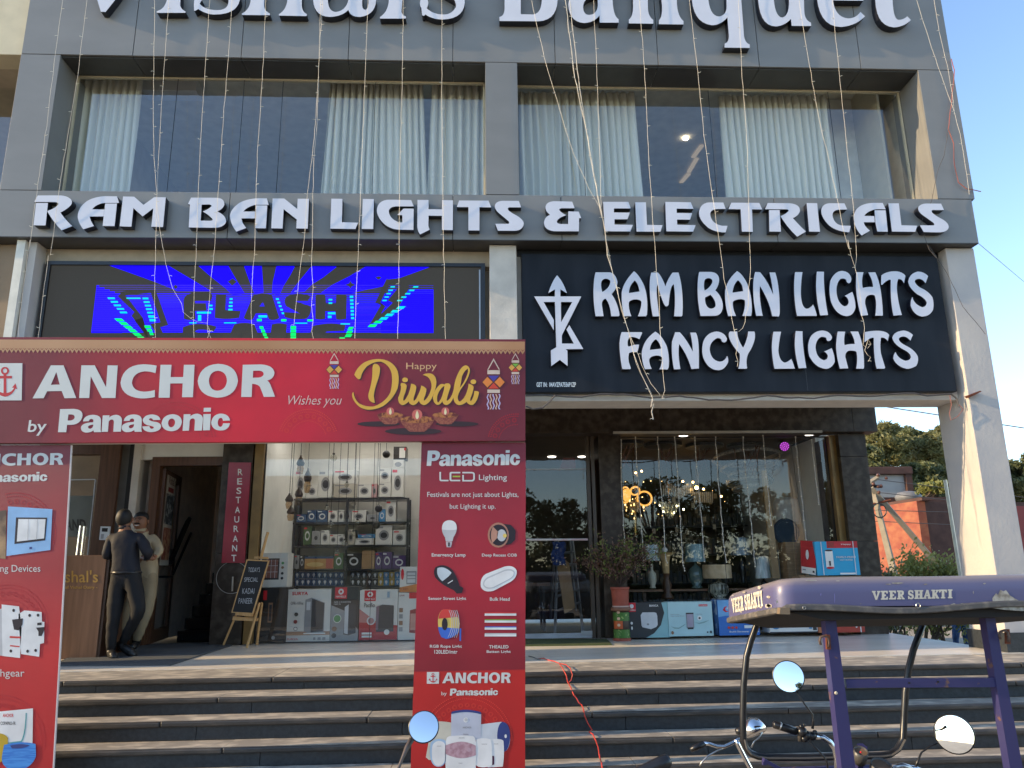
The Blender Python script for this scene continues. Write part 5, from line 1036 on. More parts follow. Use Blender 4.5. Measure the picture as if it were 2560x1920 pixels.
# festival words
DW = Zm(870, 880, 6.144)
DIW = ['M165,418 Q130,405 98,350 Q130,240 250,160 Q370,100 500,108 Q700,130 765,300 Q795,420 760,560 Q700,720 540,830 Q420,890 300,886 Q170,870 100,760 Q45,680 70,625 Q80,610 88,630 Q95,720 170,790 Q280,850 400,835 Q580,770 650,620 Q690,480 670,330 Q640,200 510,148 Q400,140 290,220 Q210,310 200,380 Q190,420 165,418 Z',
 'M410,180 Q480,180 493,260 Q490,350 440,480 Q400,600 395,680 L412,778 Q370,785 330,740 Q300,690 320,620 Q375,450 375,300 Q370,190 410,180 Z', ell(875, 428, 45, 36), ell(1925, 457, 44, 36),
 'M820,475 Q890,475 903,520 Q895,590 865,660 Q840,730 852,747 Q880,745 925,650 Q960,560 968,487 Q1030,490 1050,535 Q1045,600 1015,680 Q1000,740 1010,750 Q1040,745 1075,660 Q1120,570 1122,515 Q1180,530 1205,570 Q1200,640 1170,700 Q1160,745 1170,748 Q1240,700 1280,560 Q1295,440 1220,380 Q1180,360 1145,352 Q1200,320 1270,330 Q1350,350 1358,460 Q1350,600 1270,740 Q1210,815 1160,815 Q1100,800 1092,745 Q1050,810 1000,815 Q950,810 930,760 Q880,815 830,815 Q765,790 770,700 Q815,600 815,530 Q800,490 820,475 Z',
 'M1480,500 Q1490,480 1540,480 Q1580,490 1575,540 Q1530,660 1515,740 Q1520,760 1560,720 Q1610,650 1625,560 Q1640,420 1700,310 Q1750,210 1810,205 Q1870,215 1873,290 Q1850,420 1740,560 Q1690,640 1685,700 Q1690,760 1720,760 Q1790,720 1825,610 Q1850,540 1850,487 Q1920,500 1930,540 Q1920,620 1885,700 Q1870,750 1885,755 Q1930,710 1940,600 Q2000,595 2012,620 Q1990,760 1920,810 Q1860,825 1820,765 Q1770,815 1700,815 Q1630,800 1618,700 Q1580,800 1510,815 Q1460,810 1450,755 Q1420,810 1370,812 Q1310,790 1305,690 Q1330,560 1420,495 Q1460,485 1480,500 Z M1480,520 Q1400,570 1370,680 Q1360,770 1385,775 Q1430,740 1455,640 Q1480,570 1480,520 Z M1840,255 Q1780,290 1750,380 L1722,545 Q1800,450 1845,300 Z']
class Off:
    def __init__(s, z, dx, dy): s.z, s.dx, s.dy = z, dx, dy
    def __call__(s, x, y): return s.z(x+s.dx, y+s.dy)
for k, p_ in enumerate(DIW): word([p_], Off(DW, 16, 18), ty-.00015*k, mat('word_shade', (.09, .02, .018)), ga); word([p_], DW, ty-.0012-.00015*k, YEL, ga)
text('lettering', 'Happy', (895, 165, 1362, 296), DW, ty, mat('peach_ink', (.68, .38, .18)), ga, 0)
GD = Zm(640, 600, 3.19)
text('lettering', 'Wishes you', (258, 1240, 685, 1337), GD, ty, mat('pale_pink_ink', (.66, .45, .40)), ga, -.005, .35)
# oil lamps printed on the beam
for cx, cy_, k in ((650, 985, 1.0), (1495, 985, 1.0), (1062, 1060, 1.32)):
    glyph('lamp_shade_print', ell(cx+(-180 if cx < 1000 else 180 if cx > 1400 else -60), cy_+120*k, 330*k, 40*k), DW, ty, mat('lamp_cast_ink', (.035, .012, .014)), ga)
    glyph('lamp_bowl', 'M%g,%g Q%g,%g %g,%g L%g,%g Q%g,%g %g,%g Q%g,%g %g,%g Z' % (cx-208*k, cy_-25*k, cx-150*k, cy_+90*k, cx-80*k, cy_+125*k, cx+80*k, cy_+125*k, cx+150*k, cy_+90*k, cx+208*k, cy_-25*k, cx, cy_+55*k, cx-208*k, cy_-25*k), DW, ty-.0012, mat('clay_ink', (.22, .045, .03), col2=(.34, .10, .05), thr=(.4, .6), vs=60), ga)
    glyph('lamp_oil', ell(cx, cy_-18*k, 195*k, 42*k), DW, ty-.002, mat('oil_ink', (.45, .16, .04), col2=(.14, .02, .012), thr=(.45, .6), vs=30), ga)
    glyph('lamp_glow', ell(cx, cy_-75*k, 60*k, 60*k), DW, ty-.0028, mat('glow_ink', (.60, .13, .10)), ga)
    glyph('lamp_flame', 'M%g,%g Q%g,%g %g,%g Q%g,%g %g,%g Z' % (cx, cy_-125*k, cx+40*k, cy_-45*k, cx, cy_-20*k, cx-40*k, cy_-45*k, cx, cy_-125*k), DW, ty-.0036, mat('flame_ink', (.80, .68, .38)), ga)
# printed paper lanterns
def lantern(cx, cy_, k, c_top, c_l, parent):
    def G(n_, p, m, d): glyph(n_, p, Off(Aff((0, 0, 1, 1), (0, 0, 1, 1)), 0, 0), ty-d, m, parent)
    def f(x, y): return '%g,%g' % (cx+x*k, cy_+y*k)
    LN_ = mat('lantern_line', (.62, .48, .38)); DKI = mat('lantern_dark', (.10, .03, .02))
    G('lantern_cord', 'M%s L%s L%s L%s L%s L%s Z' % (f(0, -34), f(11, -14), f(9, -14), f(0, -30), f(-9, -14), f(-11, -14)), LN_, 0)
    G('lantern_cap', 'M%s L%s L%s L%s Z' % (f(-11, -13), f(11, -13), f(11, -6), f(-11, -6)), LN_, 0)
    for pts, m in ((((0, 8), (-11, -4), (11, -4)), c_top), (((0, 8), (-11, 19), (-21, 8), (-11, -3)), c_l), (((0, 8), (11, 19), (21, 8), (11, -3)), c_l), (((0, 8), (-11, 20), (11, 20)), mat('lantern_red', (.60, .05, .02)))):
        c = (sum(p[0] for p in pts)/len(pts), sum(p[1] for p in pts)/len(pts))
        G('lantern_panel', 'M'+' L'.join(f(*p) for p in pts)+' Z', DKI, 0)
        G('lantern_panel', 'M'+' L'.join(f(c[0]+(p[0]-c[0])*.86, c[1]+(p[1]-c[1])*.86) for p in pts)+' Z', m, .001)
    G('lantern_cap', 'M%s L%s L%s L%s Z' % (f(-11, 21), f(11, 21), f(11, 27), f(-11, 27)), LN_, 0)
    for i in range(5):
        x = -10+i*5; w_ = 1.1; pa = []
        for yy in range(29, 59, 3): pa.append((x+1.3*math.sin(yy*.5+i)-w_, yy))
        for yy in range(56, 26, -3): pa.append((x+1.3*math.sin(yy*.5+i)+w_, yy))
        G('tassel', 'M'+' L'.join(f(*p) for p in pa)+' Z', mat('tassel_a', (.50, .42, .62)) if i % 2 == 0 else mat('tassel_b', (.66, .42, .30)), 0)
BV = mat('lantern_violet', (.06, .04, .30)); ORI = mat('lantern_orange', (.68, .20, .03)); YLI = mat('lantern_yellow', (.70, .36, .06)); GNI = mat('lantern_green', (.18, .42, .04))
lantern(835.5, 916, 1.0, BV, YLI, ga); lantern(1234, 944, 1.42, BV, ORI, ga); lantern(1288.5, 912, .86, GNI, YLI, ga)
# posts (front sheet on a light frame)
def post(pts, m, nm='post'):
    q = [P(*p, GY) for p in pts]
    part(MB().hexa([Vector((p.x, GY+.0205, p.z)) for p in q], .012), nm+'_back', WB, ga)
    return part(MB().hexa([Vector((p.x, GY, p.z)) for p in q], .02), nm, m, ga)
gx = P(1180, 1400, GY).x
SZ = P(1180, 1677, GY).z
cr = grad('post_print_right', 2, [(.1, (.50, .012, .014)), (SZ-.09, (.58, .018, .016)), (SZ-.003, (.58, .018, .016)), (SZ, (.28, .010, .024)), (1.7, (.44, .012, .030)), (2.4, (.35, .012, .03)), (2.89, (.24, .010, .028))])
yb = 1979
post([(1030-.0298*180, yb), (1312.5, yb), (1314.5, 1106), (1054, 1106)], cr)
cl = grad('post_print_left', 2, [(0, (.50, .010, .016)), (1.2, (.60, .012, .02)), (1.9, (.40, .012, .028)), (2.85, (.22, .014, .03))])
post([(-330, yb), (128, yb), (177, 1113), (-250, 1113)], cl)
part(MB().hexa([P(128, yb, GY-.002), P(131, yb, GY-.002), P(180, 1113, GY-.002), P(177, 1113, GY-.002)], .012), 'post_edge', mat('flute_edge', (.62, .55, .52), .5), ga)
py = GY-.0012
RP = Zm(1020, 1080, 1.974)
word(PANA, Aff(SRC_P, (1020+92/1.974, 1080+88/1.974, 1020+553/1.974, 1080+168/1.974), .03), py, PAPER, ga)
for p in ('M155,197 L163,197 L163,232 Q163,236 168,236 L200,236 L200,243 L165,243 Q155,243 155,233 Z', 'M213,197 L258,197 L258,204 L218,204 Q214,205 214,209 L214,232 Q214,236 218,236 L258,236 L258,243 L215,243 Q205,243 205,233 L205,206 Q205,198 213,197 Z', 'M268,197 L315,197 Q330,199 330,210 L330,230 Q329,243 315,244 L268,244 L268,212 L276,212 L276,237 L314,237 Q322,236 322,228 L322,212 Q322,204 314,204 L268,204 Z'):
    glyph('lettering', p, RP, py, PAPER, ga)
glyph('lettering', 'M220,216 L258,216 L258,223 L220,223 Z', RP, py, mat('lime_ink', (.40, .50, .05)), ga)
text('lettering', 'Lighting', (350, 210, 488, 246), RP, py, PAPER, ga, .006)
text('lettering', 'Festivals are not just about Lights,', (95, 296, 545, 328), RP, py, PAPER, ga, .004)
text('lettering', 'but Lighting it up.', (206, 355, 432, 386), RP, py, PAPER, ga, .004)
for s_, bb in (('Emergency Lamp', (117, 598, 284, 620)), ('Deep Recess COB', (365, 600, 537, 619)), ('Sensor Street Light', (100, 814, 287, 833)), ('Bulk Head', (404, 816, 502, 833)), ('RGB Rope Light', (108, 1050, 266, 1069)), ('120LED/mtr', (130, 1075, 244, 1094)), ('THEALED', (400, 1052, 496, 1068)), ('Batten Light', (388, 1077, 507, 1094))):
    text('lettering', s_, bb, RP, py, PAPER, ga, .02)
PW = mat('print_white', (.74, .73, .71)); PS = mat('print_shade', (.50, .50, .50)); PK = mat('print_black', (.02, .012, .018)); PC = mat('print_copper', (.45, .20, .13)); PB = mat('print_blue', (.04, .13, .52)); PR = mat('print_red', (.62, .05, .04)); PY = mat('print_yellow', (.72, .52, .12)); PL = mat('print_ice', (.36, .50, .66))
RI = Zm(1060, 1260, 4.147)
def gl(n_, p, m, k=1, z=RI): glyph(n_, p, z, py-.001*k, m, ga)
gl('bulb_picture', 'M262,168 Q340,170 340,250 Q335,300 305,345 L295,385 L225,385 L218,345 Q185,300 186,250 Q190,170 262,168 Z', PW); gl('bulb_picture', 'M190,265 Q262,275 338,265 Q335,300 305,345 L295,385 L225,385 L218,345 Q190,310 190,265 Z', PS, 2)
gl('bulb_picture', 'M228,388 L290,388 L288,415 L278,448 L235,448 L228,415 Z', mat('print_metal', (.5, .45, .45))); gl('bulb_picture', 'M250,398 L268,398 L266,440 L250,440 Z', PK, 2)
gl('downlight_picture', 'M820,205 L900,215 L950,275 L945,370 L900,415 L850,425 Z', PK); gl('downlight_picture', ell(770, 322, 110, 130), PC, 2); gl('downlight_picture', ell(772, 322, 92, 110), PK, 3); gl('downlight_picture', 'M715,235 L770,290 L760,350 L710,405 Q675,320 715,235 Z', mat('print_cone', (.50, .25, .17)), 4); gl('downlight_picture', ell(805, 325, 48, 62), PS, 4); gl('downlight_picture', ell(838, 328, 20, 22), PY, 5)
gl('street_light_picture', 'M120,655 Q210,600 300,690 Q345,760 370,850 L408,870 L395,920 L340,930 L310,895 Q180,840 115,760 Q90,700 120,655 Z', PK); gl('street_light_picture', 'M140,665 Q210,635 285,712 Q270,745 190,800 Q120,740 140,665 Z', mat('print_lens', (.52, .58, .62)), 2); gl('street_light_picture', 'M245,820 L298,788 L300,796 L248,828 Z', PW, 2)
gl('bulkhead_picture', 'M640,725 L830,650 Q930,625 960,690 Q970,760 900,805 L720,900 Q620,925 590,860 Q575,770 640,725 Z', PW); gl('bulkhead_picture', 'M655,760 L835,682 Q920,660 940,705 Q945,752 885,785 L720,872 Q640,890 615,845 Q605,795 655,760 Z', PS, 2); gl('bulkhead_picture', 'M665,772 L838,695 Q915,680 930,712 Q932,752 880,778 L720,862 Q650,880 625,840 Q618,800 665,772 Z', PW, 3)
gl('rope_picture', 'M200,1092 L270,1090 Q360,1150 370,1240 L360,1330 Q300,1390 230,1400 L180,1380 Q140,1300 145,1200 Q155,1110 200,1092 Z', PY); gl('rope_picture', 'M200,1092 L270,1090 Q330,1120 355,1170 L150,1190 Q160,1110 200,1092 Z', PR, 2); gl('rope_picture', 'M146,1275 L362,1290 L355,1335 Q300,1390 230,1400 L180,1380 Q152,1330 146,1275 Z', PB, 2); gl('rope_picture', ell(215, 1245, 30, 64), PK, 3)
for k in range(5): gl('rope_picture', 'M%d,1100 Q%d,1240 %d,1385 L%d,1385 Q%d,1240 %d,1100 Z' % (262+k*20, 330+k*16, 250+k*22, 246+k*22, 322+k*16, 256+k*20), PS, 3)
gl('rope_picture', 'M368,1290 L386,1290 L384,1420 L368,1420 Z', PB, 2)
for k, (m, y) in enumerate(((PR, 1130), (GNI, 1202), (PB, 1275), (PS, 1345))):
    gl('batten_picture', 'M630,%d L957,%d L957,%d L628,%d Z' % (y, y, y+28, y+28), PW); gl('batten_picture', 'M630,%d L957,%d L957,%d L630,%d Z' % (y-6, y-6, y+4, y+4), m, 2)
LP_ = Zm(1030, 1640, 5.927)
word(ANCH, Aff(SRC_A, (1030+447/5.927, 1640+240/5.927, 1030+1462/5.927, 1640+403/5.927), .02), py, PAPER, ga)
word(PANA, Aff(SRC_P, (1030+560/5.927, 1640+478/5.927, 1030+1275/5.927, 1640+588/5.927), .02), py, PAPER, ga)
text('lettering', 'by', (436, 528, 515, 598), LP_, py, PAPER, ga, .004)
anchor_logo(ga, Aff((0, 0, 100, 100), (1030+220/5.927, 1640+237/5.927, 1030+402/5.927, 1640+410/5.927)), py, PAPER, mat('logo_red', (.50, .012, .02)))
ORN = mat('ornament_ink', (.66, .045, .03), var=.02); ORD = mat('ornament_dark_ink', (.42, .016, .026), var=.02)
def mandala(cx, cy_, R_, Yp, m, a0, a1, parent, y_max=1e9):
    b = MB()
    for rr_, sz in ((R_, 1.4), (R_*.92, 1.3), (R_*.62, 1.1)):
        nn = int((a1-a0)*rr_/(sz*3.6))
        for i in range(nn):
            a = a0+(a1-a0)*i/nn; x, y = cx+rr_*math.cos(a), cy_-rr_*math.sin(a)
            if y > y_max: continue
            b.add([P(x-sz, y+sz, Yp), P(x+sz, y+sz, Yp), P(x+sz, y-sz, Yp), P(x-sz, y-sz, Yp)], [(0, 1, 2, 3)])
    nf = max(3, int((a1-a0)*R_*.78/15.5))
    for i in range(nf):
        a = a0+(a1-a0)*(i+.5)/nf; x, y = cx+R_*.78*math.cos(a), cy_-R_*.78*math.sin(a)
        for k in range(12):
            t = k*6.2832/12; r1, r2 = 6.2, 2.6
            b.add([P(x+r2*math.cos(t-.12), y+r2*math.sin(t-.12), Yp), P(x+r1*math.cos(t-.14), y+r1*math.sin(t-.14), Yp), P(x+r1*math.cos(t+.14), y+r1*math.sin(t+.14), Yp), P(x+r2*math.cos(t+.12), y+r2*math.sin(t+.12), Yp)], [(0, 1, 2, 3)])
    o = part(b, 'ornament_pattern', m, parent); o['kind'] = 'stuff'
mandala(1168, 1850, 112, py, ORN, 0, math.pi, ga)
mandala(40, 1330, 98, py, ORD, -.3, math.pi*.6, ga); mandala(20, 1560, 98, py, ORD, -.3, math.pi*.6, ga); mandala(0, 1850, 112, py, ORD, -.2, math.pi*.6, ga)
mandala(440, 1105, 100, by-.0006, ORD, .15, 3.0, ga, 1098); mandala(770, 1098, 74, by-.0006, ORN, .3, 2.9, ga, 1096); mandala(1290, 1105, 70, by-.0006, ORD, 1.5, 3.0, ga, 1098)
# water heaters printed at the foot of the right post
HV = mat('print_lilac', (.50, .52, .60)); NV = mat('print_navy', (.03, .05, .20)); CRE = mat('print_cream', (.58, .54, .44)); MVE = mat('print_mauve', (.38, .20, .24), col2=(.50, .32, .36), thr=(.4, .6), vs=30)
gl('heater_picture', 'M300,980 Q440,950 640,1000 L640,1540 L250,1540 L205,1500 Z', CRE, 1, LP_)
gl('heater_picture', 'M1000,1015 L1320,975 Q1400,990 1440,1100 Q1480,1300 1400,1400 L1000,1440 Z', mat('print_pale', (.55, .58, .62)), 1, LP_); gl('heater_picture', 'M1340,975 Q1450,990 1455,1180 Q1440,1390 1370,1420 Q1260,1400 1262,1180 Q1270,1000 1340,975 Z', NV, 2, LP_); gl('heater_picture', ell(1388, 1188, 18, 28), PW, 3, LP_)
gl('heater_picture', 'M582,850 Q800,760 1025,850 L1020,1250 L578,1250 Z', HV, 2, LP_); gl('heater_picture', 'M580,860 L590,825 Q800,765 1020,830 L1027,865 Q800,800 580,860 Z', NV, 3, LP_); gl('heater_picture', ell(800, 948, 38, 36), PW, 3, LP_); gl('heater_picture', ell(800, 945, 24, 24), PS, 4, LP_)
text('lettering', 'ANCHOR', (750, 1045, 882, 1072), LP_, py-.004, PICG, ga, .02); text('lettering', 'TRISA', (755, 1150, 838, 1175), LP_, py-.004, PICG, ga, .01)
gl('heater_picture', 'M1120,1235 Q1340,1215 1355,1260 Q1375,1450 1345,1640 L1120,1652 Z', PW, 3, LP_); gl('heater_picture', 'M1150,1480 L1215,1480 Q1222,1500 1218,1610 L1150,1620 Z', mat('print_plum', (.06, .01, .04)), 4, LP_)
gl('heater_picture', 'M960,1230 Q1060,1205 1160,1232 Q1190,1250 1188,1600 Q1180,1645 1060,1650 Q955,1650 942,1600 Q935,1260 960,1230 Z', PW, 5, LP_)
gl('heater_picture', 'M550,1190 Q720,1165 900,1185 Q950,1200 950,1330 L945,1690 L500,1690 Q480,1350 505,1240 Q515,1200 550,1190 Z', PW, 6, LP_); gl('heater_picture', 'M497,1325 Q620,1275 730,1268 Q850,1275 945,1330 L945,1470 Q830,1515 720,1515 Q600,1505 497,1450 Z', MVE, 7, LP_); gl('heater_picture', ell(842, 1390, 30, 30), mat('print_rose', (.5, .33, .38)), 8, LP_)
gl('heater_picture', 'M390,1228 Q470,1230 500,1260 L500,1560 Q470,1640 390,1642 Q310,1640 280,1540 Q250,1420 275,1300 Q300,1235 390,1228 Z', PL, 6, LP_); gl('heater_picture', 'M400,1258 Q470,1262 490,1310 L490,1540 Q465,1628 390,1630 Q325,1625 300,1530 Q285,1400 305,1320 Q335,1262 400,1258 Z', PW, 7, LP_)
for s_, bb in (('ANCHOR', (690, 1205, 778, 1222)), ('ANCHOR', (1030, 1298, 1115, 1313)), ('ANCHOR', (365, 1329, 436, 1342)), ('Casino', (690, 1578, 748, 1596)), ('ANCHOR', (1210, 1296, 1280, 1310))):
    text('lettering', s_, bb, LP_, py-.0085, PICG, ga, .02)
# left post print
LQ = Zm(0, 1090, 2.0)
word([ANCH[k] for k in range(6)], Aff(SRC_A, (-83, 1090+88/2, 158, 1090+150/2), -.06), py, PAPER, ga)
word(PANA, Aff(SRC_P, (-60, 1090+182/2, 118.5, 1090+232/2), -.05), py, PAPER, ga)
def g2(n_, p, m, k=1): glyph(n_, p, LQ, py-.001*k, m, ga)
g2('switch_picture', 'M-80,385 L32,370 L28,615 L-80,600 Z', mat('print_bronze', (.10, .06, .04), col2=(.45, .28, .14), thr=(.4, .6), vs=5)); g2('switch_picture', 'M40,352 L262,366 L252,570 L32,600 Z', mat('print_sky', (.26, .46, .72)), 2)
g2('switch_picture', 'M80,407 L236,408 L226,522 L72,540 Z', PK, 3); g2('switch_picture', 'M92,415 L228,416 L220,512 L84,528 Z', PW, 4); g2('switch_picture', 'M141,415 L144,415 L140,520 L137,520 Z', PS, 5); g2('switch_picture', 'M186,415 L189,415 L184,518 L181,518 Z', PS, 5); g2('switch_picture', 'M147,555 L160,554 L160,565 L147,566 Z', NV, 5)
text('lettering', 'Wiring Devices', (-90, 645, 202, 690), LQ, py, PAPER, ga, 0); text('lettering', 'Switchgear', (-120, 1166, 122, 1215), LQ, py, PAPER, ga, 0)
g2('breaker_picture', 'M-60,880 L20,860 L20,1100 L-60,1090 Z', PS); g2('breaker_picture', 'M8,842 L95,852 L108,960 L100,1110 L12,1100 Z', PW, 2); g2('breaker_picture', 'M60,918 L115,912 L112,945 L98,960 L95,972 L70,968 Z', PK, 3); g2('breaker_picture', 'M92,890 L122,872 L208,880 L210,928 L222,930 L220,1035 L200,1040 L196,1104 L105,1090 Z', PW, 2); g2('breaker_picture', 'M180,958 L222,955 L220,975 L208,1000 L192,1000 L192,978 Z', PK, 3); g2('breaker_picture', 'M186,934 L208,932 L208,945 L186,947 Z', PK, 3)
for cx, cy_ in ((68, 872), (148, 897), (190, 896), (54, 1075), (138, 1076), (178, 1072)): g2('breaker_picture', ell(cx, cy_, 7, 8, 10), PK, 3)
g2('breaker_picture', 'M48,1000 L104,1003 L104,1012 L48,1010 Z', PR, 3); g2('breaker_picture', 'M50,1045 L98,1050 L98,1056 L50,1052 Z', PR, 3)
g2('wire_picture', 'M-80,1385 L165,1362 L162,1560 L-80,1580 Z', PW); g2('wire_picture', 'M128,1385 L134,1384 Q130,1500 110,1530 L-20,1545 L-20,1540 L105,1524 Q125,1490 128,1385 Z', mat('print_teal', (.1, .35, .35)), 2); text('lettering', 'ANCHOR', (14, 1388, 68, 1406), LQ, py-.002, PR, ga, .02); text('lettering', 'COPAPRO-FR', (2, 1428, 78, 1445), LQ, py-.002, PICD, ga, .01)
g2('wire_picture', 'M-60,1490 Q20,1475 40,1510 L38,1580 Q20,1650 -60,1640 Z', mat('print_gold', (.50, .33, .02)), 3); g2('wire_picture', 'M20,1545 Q100,1520 178,1540 L180,1600 Q160,1665 80,1672 Q0,1665 10,1600 Z', mat('print_wire_blue', (.03, .18, .58), col2=(.06, .28, .68), thr=(.45, .55), vs=8, stretch=(1, 1, 16)), 4); g2('wire_picture', 'M50,1548 Q100,1534 150,1546 Q120,1565 60,1562 Z', NV, 5)
# ================================================================ string lights
K1, K2, K3 = Zm(0, 0, 2.572), Zm(850, 0, 2.572), Zm(1700, 0, 2.572)
K4, K5, K6, K7 = Zm(0, 600, 3.318), Zm(640, 600, 3.19), Zm(1280, 600, 3.456), Zm(1900, 600, 3.352)
def W_(*segs):
    out = []
    for zm, pts in segs: out += [zm(*p) for p in pts]
    return out
strings = [
 ('outermost left', W_((K1, [(405, 0), (355, 350), (300, 810), (235, 1250), (190, 1600)]), (K4, [(250, 0), (200, 350), (168, 600), (155, 750), (158, 815)]))),
 ('second from left, crossing the left grey stile,', W_((K1, [(558, 0), (500, 480), (380, 1220), (325, 1640)]), (K4, [(400, 130), (315, 815)]))),
 ('past the second large serif letter', W_((K1, [(995, 0), (985, 700), (990, 1000), (1008, 1250), (1000, 1646)]), (K4, [(1285, 300), (1283, 560), (1290, 818)]))),
 ('bending right over the left part of the LED screen', W_((K1, [(1085, 0), (1050, 500), (1015, 1100), (1008, 1300), (1025, 1450), (1058, 1646)]), (K4, [(1375, 200), (1430, 400), (1510, 530), (1520, 600), (1580, 650), (1640, 680), (1720, 690), (1725, 760), (1750, 815)]))),
 ('over the third large serif letter', W_((K1, [(1348, 0), (1320, 440), (1290, 900), (1275, 1250), (1260, 1646)]), (K4, [(1610, 400), (1605, 600), (1610, 818)]))),
 ('right of the third large serif letter', W_((K1, [(1492, 0), (1465, 420), (1440, 700), (1405, 1230), (1375, 1646)]), (K4, [(1765, 200), (1745, 400), (1720, 700), (1740, 760), (1720, 818)]))),
 ('over the fourth large serif letter', W_((K1, [(1710, 0), (1690, 450), (1655, 1000), (1635, 1640)]), (K4, [(2095, 250), (2085, 600), (2095, 818)]))),
 ('left one of the pair meeting beside the narrow curtain gap', W_((K1, [(2075, 0), (2050, 430), (2030, 770), (2010, 1000), (1975, 1250), (1960, 1500), (1942, 1640)]), (K5, [(345, 300), (318, 530), (303, 680)]))),
 ('right one of the pair joining at the left curtain edge', W_((K1, [(2050, 430), (2040, 770), (2020, 1000), (2012, 1250), (2005, 1646)]), (K5, [(445, 200), (455, 380), (443, 520), (455, 640), (445, 730), (460, 795)]))),
 ('over the fifth large serif letter', W_((K2, [(180, 0), (160, 500), (145, 900), (118, 1640)]), (K5, [(805, 250), (795, 600), (788, 797)]))),
 ('over the sixth large serif letter', W_((K2, [(408, 0), (400, 500), (385, 1100), (380, 1640)]), (K5, [(1140, 350), (1136, 560), (1130, 800)]))),
 ('just left of the middle pillar', W_((K2, [(655, 0), (655, 700), (663, 1200), (665, 1640)]), (K5, [(1502, 200), (1503, 500), (1512, 800)]))),
 ('slanting from the capital letter across to the black sign', W_((K2, [(1232, 0), (1270, 180), (1330, 430), (1450, 830), (1500, 980), (1600, 1210), (1680, 1350), (1730, 1640)]), (K6, [(870, 280), (940, 560), (1010, 800), (1090, 990), (1120, 1080), (1200, 1240), (1280, 1340)]))),
 ('thicker twisted one ending below the black sign', W_((K2, [(1450, 0), (1480, 260), (1510, 500), (1570, 770), (1650, 1200), (1690, 1400), (1722, 1646)]), (K6, [(860, 240), (950, 600), (985, 720), (1010, 800), (1050, 970), (1080, 1060), (1115, 1150), (1180, 1290), (1205, 1340), (1215, 1370), (1205, 1440), (1225, 1415), (1205, 1480), (1220, 1550)]))),
 ('second strand of the thick bundle left of the round letter', W_((K2, [(1475, 0), (1540, 560), (1620, 1060), (1685, 1400)]))),
 ('straight one over the small round letter', W_((K2, [(1630, 0), (1640, 200), (1655, 550), (1670, 950), (1680, 1330)]))),
 ('passing the dark gap of the right window', W_((K2, [(1925, 0), (1945, 260), (1965, 570), (1985, 1000), (2010, 1400), (2030, 1640)]), (K6, [(1250, 280), (1270, 480), (1278, 760), (1300, 1040), (1310, 1230), (1320, 1300), (1295, 1370)]))),
 ('left of the long descending letter', W_((K3, [(60, 0), (90, 250), (115, 470), (155, 870), (205, 1230), (245, 1500), (265, 1646)]), (LB, [(655, 230), (720, 480), (745, 640), (765, 800), (805, 980), (845, 1100), (850, 1200), (830, 1340), (860, 1440), (850, 1520)]))),
 ('over the long descending letter', W_((K3, [(375, 0), (390, 300), (400, 500), (430, 900), (440, 1250), (450, 1620)]), (LB, [(1050, 60), (1035, 230), (1015, 380), (1015, 620), (970, 760), (965, 860), (930, 950), (870, 1000)]))),
 ('over the u shaped large letter', W_((K3, [(765, 0), (795, 190), (860, 580), (910, 840), (940, 950), (1010, 1270), (1050, 1480), (1085, 1600)]), (K7, [(735, 0), (760, 130), (800, 240)]))),
 ('over the e shaped large letter, ending in a tangle', W_((K3, [(980, 0), (1000, 240), (1020, 430), (1050, 730), (1085, 1050), (1115, 1330), (1135, 1646)]), (LC, [(820, 60), (850, 200), (880, 400), (900, 560), (915, 770), (945, 850), (960, 950), (940, 1080), (935, 1200), (1000, 1250), (1050, 1190), (1010, 1120), (960, 1280), (1000, 1350), (1050, 1380), (1010, 1440)]))),
 ('slanting along the right grey stile', W_((K3, [(1520, 0), (1580, 190), (1660, 430), (1765, 720), (1800, 860), (1825, 1000), (1860, 1250)]))),
 ('rightmost at the upper corner of the facade', W_((K3, [(1635, 0), (1665, 200), (1720, 430), (1750, 600), (1765, 730)])))]
rs = random.Random(11)
for lab, pts in strings:
    w3 = []
    for i, (x, y) in enumerate(pts):
        yy = 8.50 if y < 590 else 8.57
        w3.append(P(x, y, yy))
    # go on up beyond the frame, and wiggle
    up = w3[0]+(w3[0]-w3[1]).normalized()*1.3
    fine = []
    seq = [up]+w3
    for a, b in zip(seq[:-1], seq[1:]):
        n = max(1, int((b-a).length/.12))
        for k in range(n):
            p = a.lerp(b, k/n); fine.append(p+Vector((rs.uniform(-.0035, .0035), rs.uniform(-.003, .003), 0)))
    fine.append(seq[-1])
    thick = 'thick' in lab
    t = thing('string_light', tuple(fine[0]), 'thin bulb string '+lab, 'string light', 'string lights hanging down the facade')
    wm = MB().tube(fine, 0.0028 if thick else .0022, 4)
    if thick: wm.tube([p+Vector((.010*math.sin(i*1.3), 0, .01*math.cos(i))) for i, p in enumerate(fine)], .0018, 4)
    part(wm, 'wire', WIRE, t)
    bb = MB(); L = rs.uniform(0, .2); gap_ = .3
    for a, b in zip(fine[:-1], fine[1:]):
        L += (b-a).length
        if L > gap_:
            L = 0; gap_ = rs.uniform(.2, .5); s_ = rs.choice((-1, 1)); bb.tube([b, b+Vector((s_*.016, -.004, rs.uniform(-.004, .012))), b+Vector((s_*.036, -.006, rs.uniform(-.004, .014)))], [.0022, .0034, .0022], 5)
    part(bb, 'bulbs', BULBC, t)['kind'] = 'stuff'
def cable(name, pts, r, m, label, cat='cable', jit=.004):
    fine = []
    for a, b in zip(pts[:-1], pts[1:]):
        n = max(1, int((b-a).length/.08))
        for k in range(n): fine.append(a.lerp(b, k/n)+Vector((rs.uniform(-jit, jit), rs.uniform(-jit, jit), rs.uniform(-jit, jit))))
    fine.append(pts[-1]); o = MB().tube(fine, r, 5).build(name, m); tag(o, label, cat); return o
